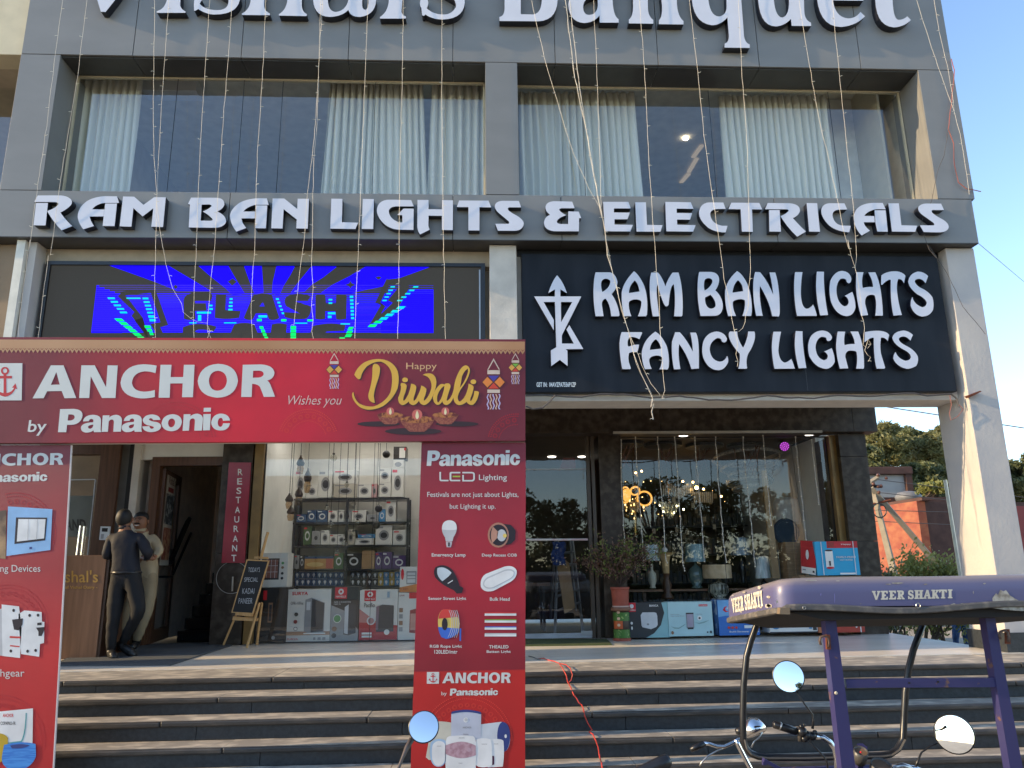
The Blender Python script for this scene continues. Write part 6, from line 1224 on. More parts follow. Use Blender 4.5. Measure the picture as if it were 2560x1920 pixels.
cable('cable', [P(x, y, 8.62) for x, y in [K3(*p) for p in ((1745, 380), (1765, 450), (1750, 640), (1725, 830), (1760, 920), (1765, 1060), (1790, 1170), (1840, 1215), (1935, 1232))]], .006, mat('red_cable', (.30, .09, .06)), 'loose reddish cable dangling beside the upper right corner of the facade')
cable('cable', [P(x, y, 8.60) for x, y in [K3(*p) for p in ((1725, 830), (1700, 1000), (1650, 1120), (1620, 1290), (1545, 1440), (1600, 1600), (1650, 1660))]], .0035, CABLE, 'thin dark wire crossing the last letter of the lower sign')
cable('cable', [P(x, y, 8.70) for x, y in [K7(*p) for p in ((1380, 0), (1470, 130), (1560, 270), (1640, 420), (1700, 560), (1800, 680), (1890, 790))]], .0035, CABLE, 'thin wire slanting over the front of the corner column')
pts = [K6(120, 1345), K6(290, 1340), K6(600, 1360), K6(760, 1330), K6(1040, 1340), K6(1200, 1365), K6(1450, 1350), K6(1700, 1380), K6(1900, 1385), K6(2212, 1345), K7(200, 1320), K7(450, 1325), K7(650, 1300), K7(900, 1310), K7(1150, 1290), K7(1300, 1285), K7(1400, 1305), K7(1500, 1300), K7(1600, 1290), K7(1650, 1330), K7(1665, 1400)]
cable('cable', [P(*p, 8.83) for p in pts], .011, CABLE, 'grey power cable sagging along the bottom edge of the black sign')
cable('cable', [P(*K6(*p), 8.8) for p in ((120, 1440), (180, 1460), (260, 1450), (320, 1400), (370, 1345))]+[P(*K6(380, 1340), 8.82)], .010, CABLE, 'grey cable looping under the left end of the black sign')
cable('cable', [P(*K7(*p), 8.75) for p in ((1590, 1300), (1600, 1380), (1585, 1450), (1600, 1510), (1660, 1480), (1700, 1420), (1670, 1380))], .004, mat('red_cable', (.30, .09, .06)), 'reddish loose wire loop at the right end of the black sign')
br = MB().hexa([P(*K7(*p), 8.70) for p in ((1745, 1300), (1765, 1315), (1858, 1270), (1845, 1262))], .08); o = br.build('iron_bracket', mat('rust', (.16, .045, .02), .9)); tag(o, 'rusty iron bracket sticking out of the corner column', 'bracket')
# overhead power lines far right
def line_(a, b, Ya, Yb, r, label):
    A, B_ = P(*a, Ya), P(*b, Yb); d = B_-A; A2 = A if Ya < 10 else A-d*1.5; B2 = B_+d*(9 if Ya < 10 else 3)
    o = MB().tube([A2.lerp(B2, k/10)-Vector((0, 0, math.sin(k/10*3.14)*.12)) for k in range(11)], r, 4).build('power_line', CABLE); tag(o, label, 'power line', 'overhead wires at the right')
line_((2448, 610), (2560, 700), 8.7, 11.5, .004, 'thin overhead wire leaving the lower fascia corner into the sky')
line_((2180, 1006), (2560, 1062), 28, 26, .02, 'overhead wire seen under the black sign end at the sky gap')
line_((2190, 1192), (2560, 1235), 26, 26, .012, 'overhead wire in front of the grey rooftop room')
line_((2200, 1225), (2560, 1262), 26, 26, .012, 'lower overhead wire in front of the dark trees')
line_((2310, 1272), (2560, 1275), 26, 26, .012, 'overhead wire crossing the shaded red brick wall, upper one')
line_((2310, 1302), (2560, 1310), 26, 26, .012, 'overhead wire crossing the shaded red brick wall, lower one')

# red wire trailing down the steps
def step_pt(px, py):
    d = ray(px, py); best = None
    for k, (z, y0, y1) in enumerate(LV):
        t = (z-EYE)/d.z if d.z < 0 else 1e9; y = d.y*t
        if y0-.02 <= y <= y1+.03: return Vector((d.x*t, y, z+.022))
    t = (.85-EYE)/d.z; y = d.y*t
    if y > 8.6: return Vector((d.x*t, y, .858))
    for k, (z, y0, y1) in enumerate(LV):
        t = (y0-.05)/d.y; zz = EYE+d.z*t; nz = LV[k+1][0] if k < 5 else 0
        if nz <= zz <= z: return Vector((d.x*t, y0-.055, zz))
    t = (.145-EYE)/d.z; return Vector((d.x*t, d.y*t, .15))
KW = Zm(900, 1640, 2.458)
RW = mat('red_wire', (.62, .06, .04), .4)
p1_ = [step_pt(*KW(*p)) for p in ((1095, 22), (1130, 18), (1160, 32), (1190, 45), (1225, 60), (1245, 90), (1268, 120), (1278, 165), (1295, 205), (1315, 240), (1330, 258), (1345, 285), (1362, 300), (1370, 330), (1380, 365), (1400, 410), (1424, 452), (1410, 482), (1430, 500), (1452, 520), (1462, 560), (1470, 600), (1473, 640), (1485, 675), (1490, 700))]
cable('extension_wire', p1_, .0055, RW, 'twisted red wire trailing down the steps from the porch edge', 'wire', .003)
cable('extension_wire', [step_pt(*KW(*p)) for p in ((1225, 60), (1265, 68), (1295, 90), (1305, 115), (1298, 150), (1285, 175))], .005, RW, 'short loop of the red wire on the top step', 'wire', .003)
cable('extension_wire', [step_pt(*KW(*p)) for p in ((1035, 5), (1065, 12), (1090, 22), (1110, 22))], .005, BLACK, 'black end of the wire by the foot of the red gate', 'wire', .002)

# ================================================================ right shop contents
def lampthing(label, Y, shade, base, sm, bm_, drum=False, z5=Z5):
    x0, y0, x1, y1 = shade; xc_ = (x0+x1)/2; a, b = P(*z5(xc_, y1), Y), P(*z5(xc_, y0), Y); r = (P(*z5(x1, y0), Y).x-P(*z5(x0, y0), Y).x)/2
    c, d = P(*z5(xc_, base[1]), Y), P(*z5(xc_, base[0]), Y)
    t = thing('table_lamp', (a.x, Y, c.z), label, 'table lamp', 'table lamps in the right window')
    part(MB().lathe((a.x, Y, a.z), [(r, 0), (r if drum else r*.8, b.z-a.z)], 20, closed=False), 'lamp_shade', sm, t, True)
    h = d.z-c.z; rb = base[2]
    part(MB().lathe((a.x, Y, c.z), [(rb*.7, 0), (rb*.7, h*.06), (rb*.5, h*.1), (rb, h*.4), (rb*.9, h*.75), (.02, h*.92), (.015, h*1.25)], 16), 'lamp_base', bm_, t, True)
FOIL = mat('foil_shade', (.30, .38, .40), .22, spec=.9, col2=(.75, .82, .84), thr=(.45, .65), vs=12, stretch=(1, 1, .3))
FOIL2 = mat('dark_foil', (.08, .11, .12), .2, spec=.9, col2=(.55, .6, .62), thr=(.5, .7), vs=9, stretch=(1, 1, .3))
TEAL = mat('teal_glass', (.10, .16, .15), .15, spec=.8)
lampthing('table lamp with pale foil wrapped shade, leftmost in the right window', 12.1, (845, 832, 970, 945), (1000, 1135, .07), FOIL, mat('lamp_ivory', (.7, .68, .55), .35))
lampthing('table lamp with teal shade and smoky glass base', 12.1, (1140, 830, 1282, 952), (960, 1135, .12), mat('teal_shade', (.12, .24, .27), .3, spec=.8, col2=(.34, .50, .54), thr=(.5, .7), vs=8), TEAL)
lampthing('low table lamp with wide tan drum shade and ribbed glass base', 11.95, (1268, 972, 1462, 1066), (1075, 1215, .16), mat('tan_shade', (.50, .36, .20), .4, col2=(.72, .56, .36), thr=(.4, .7), vs=7), mat('ribbed_glass', (.42, .42, .34), .15, col2=(.05, .05, .04), thr=(.4, .6), vs=30, stretch=(1, 1, .05)), True)
lampthing('table lamp with dark foil wrapped shade right of the tan drum one', 12.4, (242, 786, 385, 908), (930, 1100, .06), FOIL2, BLACKM, False, Z6)
lampthing('small lamp with crinkled silver foil shade beside the pine post', 12.0, (412, 916, 522, 1065), (1075, 1150, .05), FOIL, BLACKM, False, Z6)
t = thing('torch_lamp', (zp(Z5, 1020, 1210, 12.0).x, 12.0, zp(Z5, 1020, 1210, 12.0).z), 'trumpet shaped amber uplighter on a turned wooden stand', 'table lamp')
c = zp(Z5, 1020, 1210, 12.0)
part(MB().lathe(c, [(.09, 0), (.1, .03), (.05, .1), (.08, .2), (.04, .3), (.05, .38)], 16), 'lamp_base', WOODD, t, True)
part(MB().lathe(c+Vector((0, 0, .38)), [(.05, 0), (.06, .18), (.085, .26), (.17, .31)], 16, closed=False), 'lamp_shade', mat('amber_shade', (.62, .42, .20), .3), t, True)
part(MB().sphere(c+Vector((0, 0, .73)), .045, 10), 'bulb', WHT, t, True)
pk = box('display_plank', wx0+.2, 5.3, 12.0, 12.35, zp(Z5, 1100, 1142, 12.0).z-.03, zp(Z5, 1100, 1142, 12.0).z-.001, WOODM); tag(pk, 'long low wooden display plank under the table lamps', 'shelf')
for k in range(4):
    x = wx0+.5+k*1.05
    if x < 5.2: box('plank_leg', x, x+.05, 12.1, 12.15, .855, zp(Z5, 1100, 1142, 12.0).z-.031, WOODD, pk)
# chandeliers and lit fittings
GLO = em('warm_bulb', (1, .60, .2), 7); GLR = em('gold_ring', (1, .48, .10), .5); CRY = mat('crystal', (.55, .50, .38), .08, spec=1.0, metal=.3, col2=(.9, .85, .7), thr=(.5, .62), vs=40)
GLDM = mat('gold_metal', (.45, .28, .08), .25, metal=.8)
def fitting(x, y, Y, label, zm=Z5):
    p = zp(zm, x, y, Y); t = thing('chandelier', tuple(p), label, 'chandelier', 'lit ceiling fittings in the right shop')
    part(MB().tube([p, (p.x, p.y, 3.855)], .006, 4), 'stem', GLDM, t); return p, t
p, t = fitting(795, 460, 13.0, 'gold chandelier with glowing rings and glass tubes')
for x, y, rx, ax in ((727, 490, .13, (1, .5, 0)), (860, 515, .12, (.3, 1, .3)), (795, 462, .075, (0, 1, .6))):
    part(MB().torus(zp(Z5, x, y, 13.0), rx, .016, ax, 28), 'ring', GLR, t, True)
part(MB().lathe(zp(Z5, 727, 490, 13.05), [(.10, 0), (.10, .02)], 20, Vector((1, .5, 0))), 'disc', GLR, t)
for x, y in ((800, 338), (840, 326)): part(MB().sphere(zp(Z5, x, y, 13.0), .018, 10), 'bulb', GLO, t, True)
part(MB().tube([zp(Z5, 795, 345, 13.0), zp(Z5, 795, 455, 13.0)], .045, 10), 'tube', CLR, t, True)
b = MB(); r_ = random.Random(5)
for k in range(60):
    q = zp(Z5, r_.uniform(760, 830), r_.uniform(540, 600), 13+r_.uniform(-.2, .2)); b.sphere(q, .013, 6, (1, 1, 2.5))
part(b, 'crystals', CRY, t)['kind'] = 'stuff'
part(MB().tube([zp(Z5, 795, 560, 13.0), zp(Z5, 800, 770, 13.0)], .02, 6), 'rod', GLDM, t)
b = MB(); b3 = MB()
for k in range(70):
    q = zp(Z5, r_.gauss(780, 60), r_.gauss(570, 38), 13+r_.uniform(-.3, .3)); (b if k % 3 == 0 else b3).sphere(q, r_.uniform(.006, .014), 6, (1, 1, 2))
for k in range(26):
    q = zp(Z5, r_.uniform(650, 1480), r_.uniform(380, 640), 14+r_.uniform(-.3, 1)); b.sphere(q, r_.uniform(.006, .012), 6)
part(b, 'glints', em('gold_glint', (1, .62, .22), 1.6), t)['kind'] = 'stuff'; part(b3, 'gold_drops', mat('gold_drop', (.62, .40, .12), .2, metal=.7), t)['kind'] = 'stuff'
p, t = fitting(1030, 560, 13.6, 'tiered crystal chandelier with green and white drops')
b = MB()
for k in range(170):
    v_ = r_.random(); w_ = (1-v_)**.7; q = zp(Z5, 1035+r_.uniform(-78, 78)*w_, 555+v_*105, 13.6+r_.uniform(-.25, .25)*w_); b.tube([q, q+Vector((0, 0, .055))], .013, 5)
part(b, 'crystals', CRY, t)['kind'] = 'stuff'
for x, y in ((968, 562), (1085, 566), (1130, 590), (1010, 575), (990, 605), (1060, 612)): part(MB().sphere(zp(Z5, x, y, 13.5), .018, 8), 'bulb', em('crystal_glint', (1, .95, .6), 5), t, True)
p, t = fitting(1220, 430, 14.0, 'wide chandelier of vertical glass rods with two glowing bulbs')
b = MB()
for k in range(26):
    x = 990+k*13.5; top = 425-18*math.sin(k*.6) if k < 16 else 470; b.tube([zp(Z5, x, top+75, 14.0), zp(Z5, x+1, top, 14.0)], .017, 5)
part(b, 'glass_rods', mat('rod_glass', (.34, .34, .32), .1, spec=1), t)['kind'] = 'stuff'
for x, y in ((1220, 440), (1268, 450), (1125, 397), (1195, 402), (1390, 500)): part(MB().sphere(zp(Z5, x, y, 13.8), .02 if x != 1220 else .035, 10), 'bulb', GLO, t, True)
p, t = fitting(350, 360, 13.2, 'tall chandelier of stacked white crystal rings', Z6)
for x, y, r0 in ((350, 232, .58), (370, 300, .48), (375, 350, .36), (370, 400, .38), (372, 445, .28)):
    part(MB().torus(zp(Z6, x, y, 13.4), r0, .035, (0, .12, 1), 40), 'ring', mat('ring_frost', (.30, .29, .27), .2, spec=.9, col2=(.50, .48, .42), thr=(.45, .6), vs=30), t, True)
for k, (zm, x, y, Y) in enumerate(((Z5, 720, 100, 12.6), (Z5, 985, 100, 12.7), (Z5, 1270, 95, 12.8), (Z6, 340, 100, 12.8))):
    q = zp(zm, x, y, Y); t = thing('ceiling_fan_plate', tuple(q), 'round black ceiling plate with hanging rods, %s in the right shop' % ordn[k], 'ceiling fitting', 'black plates on the shop ceiling')
    part(MB().lathe((q.x, q.y, 3.80), [(.32, 0), (.32, .05)], 24), 'plate', BLACKM, t)
    b = MB()
    for i in range(7): b.tube([(q.x+r_.uniform(-.2, .2), q.y+r_.uniform(-.2, .2), 3.80), (q.x+r_.uniform(-.2, .2), q.y, 3.80-r_.uniform(.25, .55))], .008, 4)
    part(b, 'rods', mat('copper_rod', (.16, .06, .03), .3, metal=.5), t)
for k, (zm, x, y) in enumerate(((Z5, 220, 226), (Z5, 428, 226), (Z5, 1130, 78), (Z6, 785, 72))):
    q = PZ(*zm(x, y), 3.855); o = MB().lathe((q.x, q.y, 3.845), [(.07, 0), (.08, .012)], 16).build('ceiling_light', em('downlight', (1, .93, .82), 2.5)); tag(o, ['white round downlight on the left above the right glass door', 'white round downlight on the right above the right glass door', 'round downlight above the middle of the right window', 'round downlight next to the purple spotlight'][k], 'ceiling light')
# purple spotlight
q = zp(Z6, 605, 150, 12.3)
t = thing('spotlight', tuple(q), 'black spotlight glowing purple at the top right of the shop window', 'spotlight')
ax = Vector((-.15, -1, -.35)).normalized()
part(MB().lathe(q, [(.06, -.12), (.085, -.05), (.085, .06)], 18, ax), 'housing', BLACKM, t, True)
b = MB()
for k in range(19):
    rr_ = 0 if k == 0 else .032 if k < 7 else .062; a = k*1.047 if k < 7 else k*.5236
    a1, a2_ = ax.orthogonal().normalized(), ax.cross(ax.orthogonal().normalized()); b.sphere(q+ax*.065+a1*(rr_*math.cos(a))+a2_*(rr_*math.sin(a)), .0085, 6)
part(b, 'led_dots', em('purple_led', (.85, .10, 1), .9), t)
part(MB().lathe(q+ax*.061, [(.08, 0), (.08, .002)], 18, ax), 'lens', em('purple_lens', (.30, .01, .40), .03), t)
part(MB().tube([zp(Z6, 640, 155, 12.35), zp(Z6, 812, 92, 12.5)], .02, 6), 'arm', BLACKM, t)
# boards, cartons, shelves at the right end
b_ = MB().hexa([zp(Z6, *p, 12.9) for p in ((760, 830), (950, 830), (878, 150), (660, 150))], .04).build('white_panel', mat('panel_white', (.42, .40, .36), .6)); tag(b_, 'tall white panel leaning behind the window right end', 'panel')
b_ = MB().hexa([zp(Z6, *p, 11.85) for p in ((530, 1066), (582, 1066), (488, 320), (458, 320))], .06).build('pine_post', mat('pine_post_wood', (.34, .23, .12), .6, col2=(.42, .30, .17), thr=(.3, .7), vs=3, stretch=(9, 9, .6))); tag(b_, 'leaning pale pine post inside the right window', 'post')
q = zp(Z6, 640, 700, 13.2); o = MB().lathe((q.x, q.y, q.z), [(.20, 0), (.22, .05), (.22, .4), (.16, .47)], 20).build('water_heater', WHTC, smooth=True); tag(o, 'white round water heater standing behind the pine post', 'water heater')
q = zp(Z6, 625, 745, 13.0); o = MB().torus(q, .2, .03, (0, 1, 0)).lathe(q, [(.18, -.02), (.18, .02)], 20, Vector((0, 1, 0))).build('table_fan', mat('fan_blue', (.05, .09, .16), .3)); tag(o, 'blue round fan below the white water heater', 'fan')
carton((572, 870, 640, 1066), Z6, 12.0, .3, GRC, 'grey carton with a green round mark next to the pine post', prints=[('e', .55, .8, .35, .16, GRN), ('e', .5, .5, .35, .15, PICD)])
carton((628, 815, 748, 1066), Z6, 11.70, .3, CARDD, 'plain brown corrugated carton left of the red and blue one', prints=[('r', .44, 0, .47, 1, CARD)])
# tags and stock glimpsed in the dark shop
for k in range(26):
    x, y = r_.uniform(680, 1480), r_.uniform(480, 830); Y = r_.uniform(13, 15.5); q = zp(Z5, x, y, Y)
    if k < 14:
        o = MB().box(q.x-.03, q.x+.03, q.y, q.y+.004, q.z-.05, q.z+.04).build('price_tag', mat('tag_paper', (.42, .38, .28))); tag(o, 'small paper price tag among the chandeliers, %s in the right shop' % ordn[k], 'tag', 'price tags hanging in the right shop')
for k in range(4):
    z0 = .95+k*.55; o = box('display_rack', 3.0, 5.4, 15.3, 15.7, z0, z0+.03, BLACKM); tag(o, '%s dark rack shelf at the back of the right shop' % ['lowest', 'second', 'third', 'topmost'][k], 'shelf', 'rack shelves at the back of the right shop')
    b = MB()
    for i in range(26): x = 3.05+i*.09; b.box(x, x+.07, 15.35, 15.6, z0+.031, z0+.031+r_.uniform(.15, .4))
    o2 = part(b, 'stock', mat('stock_mix', (.05, .06, .07), .5, col2=(.22, .18, .12), thr=(.5, .6), vs=7), o); o2['kind'] = 'stuff'
# hanging wires inside the window
for k, (zm, pts) in enumerate(((Z5, [(697, 110), (700, 400), (715, 700), (727, 880)]), (Z5, [(798, 90), (815, 400), (840, 740), (852, 980)]), (Z5, [(950, 90), (965, 350), (990, 650), (1005, 920), (1018, 960)]), (Z5, [(1067, 90), (1095, 450), (1115, 750), (1125, 960), (1138, 1015)]), (Z5, [(1207, 90), (1230, 400), (1258, 700), (1275, 950)]), (Z5, [(1350, 90), (1370, 380), (1395, 680), (1405, 800), (1427, 955)]), (Z6, [(322, 90), (345, 350), (375, 620), (395, 830), (408, 985)]), (Z6, [(462, 80), (480, 300), (500, 500), (520, 700)]), (Z6, [(687, 90), (705, 300), (740, 600), (762, 800)]), (Z6, [(800, 110), (825, 380), (850, 555)]))):
    q = [zp(zm, *p, 11.40) for p in pts]; fine = []
    for a, c in zip(q[:-1], q[1:]):
        for i in range(6): fine.append(a.lerp(c, i/6)+Vector((rs.uniform(-.007, .007), 0, 0)))
    fine.append(q[-1]); t = thing('window_string_light', tuple(q[0]), 'white string light hanging before the right shop window, %s from left' % ordn[k], 'string light', 'string lights on the right shop window')
    part(MB().tube(fine, .0058, 4), 'wire', mat('white_wire', (.52, .50, .46), .5), t)
    b = MB()
    for p in fine[::2]: b.sphere(p, .011, 6)
    part(b, 'bulbs', BULBC, t)['kind'] = 'stuff'
# ladder, cardboard, table in the doorway
ld = thing('step_ladder', (zp(Z5, 320, 1380, 12.4).x, 12.6, .85), 'aluminium step ladder standing behind the glass door', 'ladder')
def zz(x, y, Y): return zp(Z5, x, y, Y)
L1, L2, L3, L4 = (zz(240, 1400, 12.2), zz(262, 800, 12.55)), (zz(432, 1320, 12.3), zz(362, 800, 12.55)), (zz(212, 1340, 13.0), zz(245, 800, 12.6)), (zz(385, 1290, 13.0), zz(345, 800, 12.6))
for nm, (a, b) in (('rail', L1), ('rail', L2), ('leg', L3), ('leg', L4)): part(MB().tube([Vector((a.x, a.y, .855)) if nm == 'rail' else a, b], .022, 4), nm, ALU, ld)
for k in range(1, 6): t_ = k/6; part(MB().tube([L1[0].lerp(L1[1], t_), L2[0].lerp(L2[1], t_)], .02, 4), 'rung', ALU, ld)
for k in range(1, 3): t_ = k/3; part(MB().tube([L3[0].lerp(L3[1], t_), L4[0].lerp(L4[1], t_)], .014, 4), 'brace', ALU, ld)
cbd = MB().hexa([zz(308, 1312, 12.1), zz(382, 1270, 12.1), zz(340, 960, 12.15), zz(258, 990, 12.15)], .02).add([zz(258, 990, 12.15), zz(340, 960, 12.15), zz(312, 938, 12.15)], [(0, 1, 2)]).build('cardboard_sheet', CARD); tag(cbd, 'long torn cardboard piece leaning on the ladder', 'cardboard')
cl = []; 
for j in range(9):
    for i in range(7): cl.append(zz(222+i*15+8*math.sin(j), 815+j*20+rs.uniform(-3, 3), 12.0+.05*math.sin(i*2+j)))
o = mesh('cloth', cl, [(j*7+i, j*7+i+1, j*7+i+8, j*7+i+7) for j in range(8) for i in range(6)], mat('blue_cloth', (.02, .05, .20), .8), None, True); tag(o, 'blue cloth draped over the ladder top', 'cloth')
tb = thing('folding_table', (zz(110, 1300, 12.9).x, 12.9, .85), 'low brown topped table behind the glass door left of the ladder', 'table')
a, b = zz(-60, 1135, 12.6), zz(210, 1105, 12.6); box('table_top', a.x, b.x, 12.6, 13.4, b.z-.03, b.z+.02, WOODM, tb)
for x in (a.x+.1, b.x-.1):
    for y in (12.7, 13.3): box('leg', x-.02, x+.02, y-.02, y+.02, .855, b.z-.031, BLACKM, tb)
o = MB().hexa([zz(268, 322, 13), zz(385, 300, 13), zz(380, 235, 13), zz(300, 232, 13)], .02).build('red_poster', DRED); tag(o, 'red poster seen high behind the right glass door', 'poster')
o = MB().tube([zz(45, 800, 11.40), zz(470, 798, 11.40)], .016, 8).build('door_bar', mat('striped_bar', (.55, .42, .46), .4, col2=(.62, .60, .60), thr=(.45, .55), vs=9)); tag(o, 'pale pink horizontal push bar across the right glass door', 'handle')
# potted plant on a painted drum
pz = zz(705, 1482, 11.08); X0 = pz.x
dr = thing('painted_drum', (X0, 11.08, .85), 'round stool painted green and orange under the plant pot', 'stool')
RX = (zz(760, 1390, 11.08).x-zz(650, 1390, 11.08).x)/2; zt2 = zz(705, 1292, 11.0).z
h = zt2-.85
part(MB().lathe((X0, 11.08, .85), [(RX*1.13, 0), (RX*1.13, .035)], 24), 'saucer', TERRA, dr)
part(MB().lathe((X0, 11.08, .885), [(RX, 0), (RX*.96, h*.5), (RX, h-.035)], 24), 'drum_body', mat('drum_brown', (.05, .03, .02), .5), dr, True)
for z0 in (.89, .85+h-.13): part(MB().lathe((X0, 11.08, z0), [(RX*1.02, 0), (RX*1.02, .11)], 24, closed=False), 'green_band', mat('drum_green', (.05, .16, .02), .45, col2=(.30, .42, .12), thr=(.60, .66), vs=18), dr)
b = MB().lathe((X0, 11.08, 1.01), [(RX*1.015, 0), (RX*1.0, h-.29)], 24, closed=False); k = 24
b.f = [f for f in b.f if (b.v[f[0]]-Vector((X0, 11.08, 1.01))).y < -.02 and -.13 < (sum((b.v[i].x for i in f))/4-X0) < -.005]
if b.f: part(b, 'orange_panel', mat('drum_orange', (.48, .09, .02), .5), dr)
for i in range(3): part(MB().sphere((X0-.055, 11.08-RX*.98, 1.06+i*.085), .022, 8, (1, .3, 1)), 'painted_dot', mat('dot_cream', (.6, .4, .25)), dr)
part(MB().lathe((X0, 11.08, .85+h), [(RX*1.22, 0), (RX*1.25, .03), (RX*1.2, .05)], 24), 'stool_top', mat('stool_wood', (.22, .10, .06), .5), dr, True)
pot = thing('flower_pot', (X0, 11.08, .90+h), 'terracotta pot with thin reddish green shrub on the painted drum', 'potted plant')
zp0 = .902+h; zp1 = zz(702, 1128, 11.0).z; rp = (zz(765, 1200, 11.08).x-zz(640, 1200, 11.08).x)/2; hp = zp1-zp0
prof = [(rp*.86, 0), (rp*.88, hp*.08)]
for k in range(12): prof += [(rp*(.90+.006*k), hp*(.10+.065*k)), (rp*(.885+.006*k), hp*(.13+.065*k))]
part(MB().lathe((X0, 11.08, zp0), prof+[(rp*1.04, hp*.92), (rp*1.04, hp), (rp*.94, hp), (rp*.9, hp*.9)], 24), 'pot', TERRA, pot)
part(MB().lathe((X0, 11.08, zp0-.001), [(rp*.90, 0), (rp*.91, hp*.07)], 24), 'pot_base', mat('pot_pale', (.55, .40, .34), .6), pot)
def leafcloud(n, c, R_, size, rnd, shape=None):
    b = MB()
    for k in range(n):
        while True:
            d = Vector((rnd.uniform(-1, 1), rnd.uniform(-1, 1), rnd.uniform(-1, 1)))
            if d.length < 1: break
        p = Vector(c)+Vector((d.x*R_[0], d.y*R_[1], d.z*R_[2]))
        u = Vector((rnd.uniform(-1, 1), rnd.uniform(-1, 1), rnd.uniform(-1, 1))).normalized(); v = u.orthogonal().normalized(); s = size*rnd.uniform(.6, 1.3)
        b.add([p-u*s, p+v*s*.45, p+u*s, p-v*s*.45], [(0, 1, 2, 3)])
    return b
r2 = random.Random(21)
b = MB(); tips = []
for k in range(34):
    a = r2.uniform(0, 6.28); L = r2.uniform(.45, 1.0); sp = r2.uniform(.15, .62)
    p0 = Vector((X0, 11.08, zp1)); p1 = p0+Vector((math.cos(a)*sp*.4, math.sin(a)*sp*.2, L*.35)); p2 = p0+Vector((math.cos(a)*sp, math.sin(a)*sp*.45, L*.72)); b.tube([p0, p1, p2], [.006, .004, .002], 4, False); tips += [(p1, p2)]
part(b, 'stems', mat('twig', (.06, .035, .025), .8), pot)
b = MB(); b2 = MB()
for p1, p2 in tips:
    for k in range(60):
        q = p1.lerp(p2, r2.uniform(0, 1.15))+Vector((r2.gauss(0, .045), r2.gauss(0, .045), r2.gauss(0, .045))); u = Vector((r2.uniform(-1, 1), r2.uniform(-1, 1), r2.uniform(-1, 1))).normalized(); v = u.orthogonal(); s = .024
        (b if r2.random() < (.55 if q.z > zp1+.45 else .3) else b2).add([q-u*s, q+v*s*.4, q+u*s, q-v*s*.4], [(0, 1, 2, 3)])
part(b, 'green_leaves', mat('plant_green', (.16, .19, .04), .6), pot)['kind'] = 'stuff'; part(b2, 'red_leaves', mat('plant_red', (.17, .09, .06), .6), pot)['kind'] = 'stuff'
# cartons standing on the porch in front of the right window
ZB_ = Zm(1290, 1380, 4.022); AQ = mat('aqua_carton', (.28, .50, .52), .4, var=.04); AQL = mat('aqua_light', (.42, .62, .64), .45, var=.04)
def cart2(px, Y, D, m, label, prints, ang=0, zm=ZB_): return carton(px, zm, Y, D, m, label, prints=prints, group='appliance cartons on the porch')
cart2((1128, 508, 1535, 862), 11.18, .22, mat('charcoal_carton', (.035, .038, .042), .35), 'charcoal and aqua appliance carton beside the plant pot, wrapped in film', [
    ('p', [(.42, 0), (1, 0), (1, 1), (.84, 1), (.9, .7), (.8, .35), (.62, .12)], AQ), ('r', .0, .74, .20, 1, RED), ('e', .10, .90, .05, .06, WHT), ('t', 'HAVELLS', .04, .77, .19, .81, WHT, .02), ('t', 'BIANCA', .54, .88, .76, .94, WHT, .03), ('p', [(.32, .35), (.34, .30), (.55, .24), (.68, .30), (.72, .36), (.72, .62), (.70, .70), (.65, .72), (.36, .72), (.31, .64)], PICL), ('e', .48, .38, .03, .03, PICG), ('e', .08, .42, .03, .04, WHT), ('e', .08, .28, .02, .05, WHT)])
cart2((1532, 500, 1978, 846), 11.16, .25, AQL, 'pale aqua appliance carton picturing a grey water heater', [
    ('r', .70, .86, .90, .92, RED), ('t', 'Crompton', .71, .87, .89, .91, WHT, .02), ('r', .40, .24, .57, .67, PICG), ('r', .42, .27, .55, .64, mat('heater_mauve', (.38, .34, .42), .3)), ('r', .42, .20, .55, .25, PICD), ('r', .40, .64, .57, .68, PICD), ('e', .70, .52, .055, .07, WHT), ('e', .70, .52, .025, .03, PICD), ('p', [(.04, .30), (.12, .23), (.22, .22), (.33, .30), (.38, .36), (.33, .33), (.22, .25), (.12, .26)], mat('splash', (.24, .38, .38), .3)), ('p', [(.58, .40), (.68, .35), (.80, .38), (.92, .46), (.80, .42), (.68, .38)], mat('splash', (.24, .38, .38), .3)), ('t', 'Highly Durable,', .05, .62, .25, .65, PICG, .01), ('t', 'Higher Energy Efficient', .05, .57, .36, .60, PICG, .01), ('t', '5 Star Glass', .62, .62, .76, .65, PICG, .01), ('e', .07, .11, .03, .05, BRN), ('r', .84, .09, .87, .13, PICD), ('r', .91, .08, .95, .15, PICD)])
c3 = cart2((2035, 482, 2440, 838), 11.16, .28, mat('sea_blue_carton', (.04, .16, .50), .35, var=.1), 'bright blue appliance carton with wave print and slogan', [
    ('p', [(0, .52), (.2, .56), (.45, .50), (.7, .58), (1, .52), (1, 1), (0, 1)], mat('sky_print', (.16, .38, .66))), ('t', 'Build Stronger to last', .25, .07, .98, .13, WHT, .02), ('p', [(.12, .72), (.16, .80), (.24, .84), (.18, .76), (.2, .70), (.28, .67), (.18, .66)], RED), ('t', 'Bathing', .22, .72, .6, .80, WHT, .02), ('e', .24, .22, .035, .035, PR), ('e', .33, .22, .035, .035, PR), ('e', .42, .22, .035, .035, PR), ('r', .62, .2, .85, .28, WHT)])
part(MB().hexa([zp(ZB_, 1992, 828, 11.32), zp(ZB_, 2034, 838, 11.17), zp(ZB_, 2034, 482, 11.17), zp(ZB_, 1955, 478, 11.32)], .02), 'carton_side', mat('sea_side', (.07, .14, .30), .4, col2=(.4, .45, .5), thr=(.55, .62), vs=8), c3)
ZC_ = Zm(1880, 1360, 3.253)
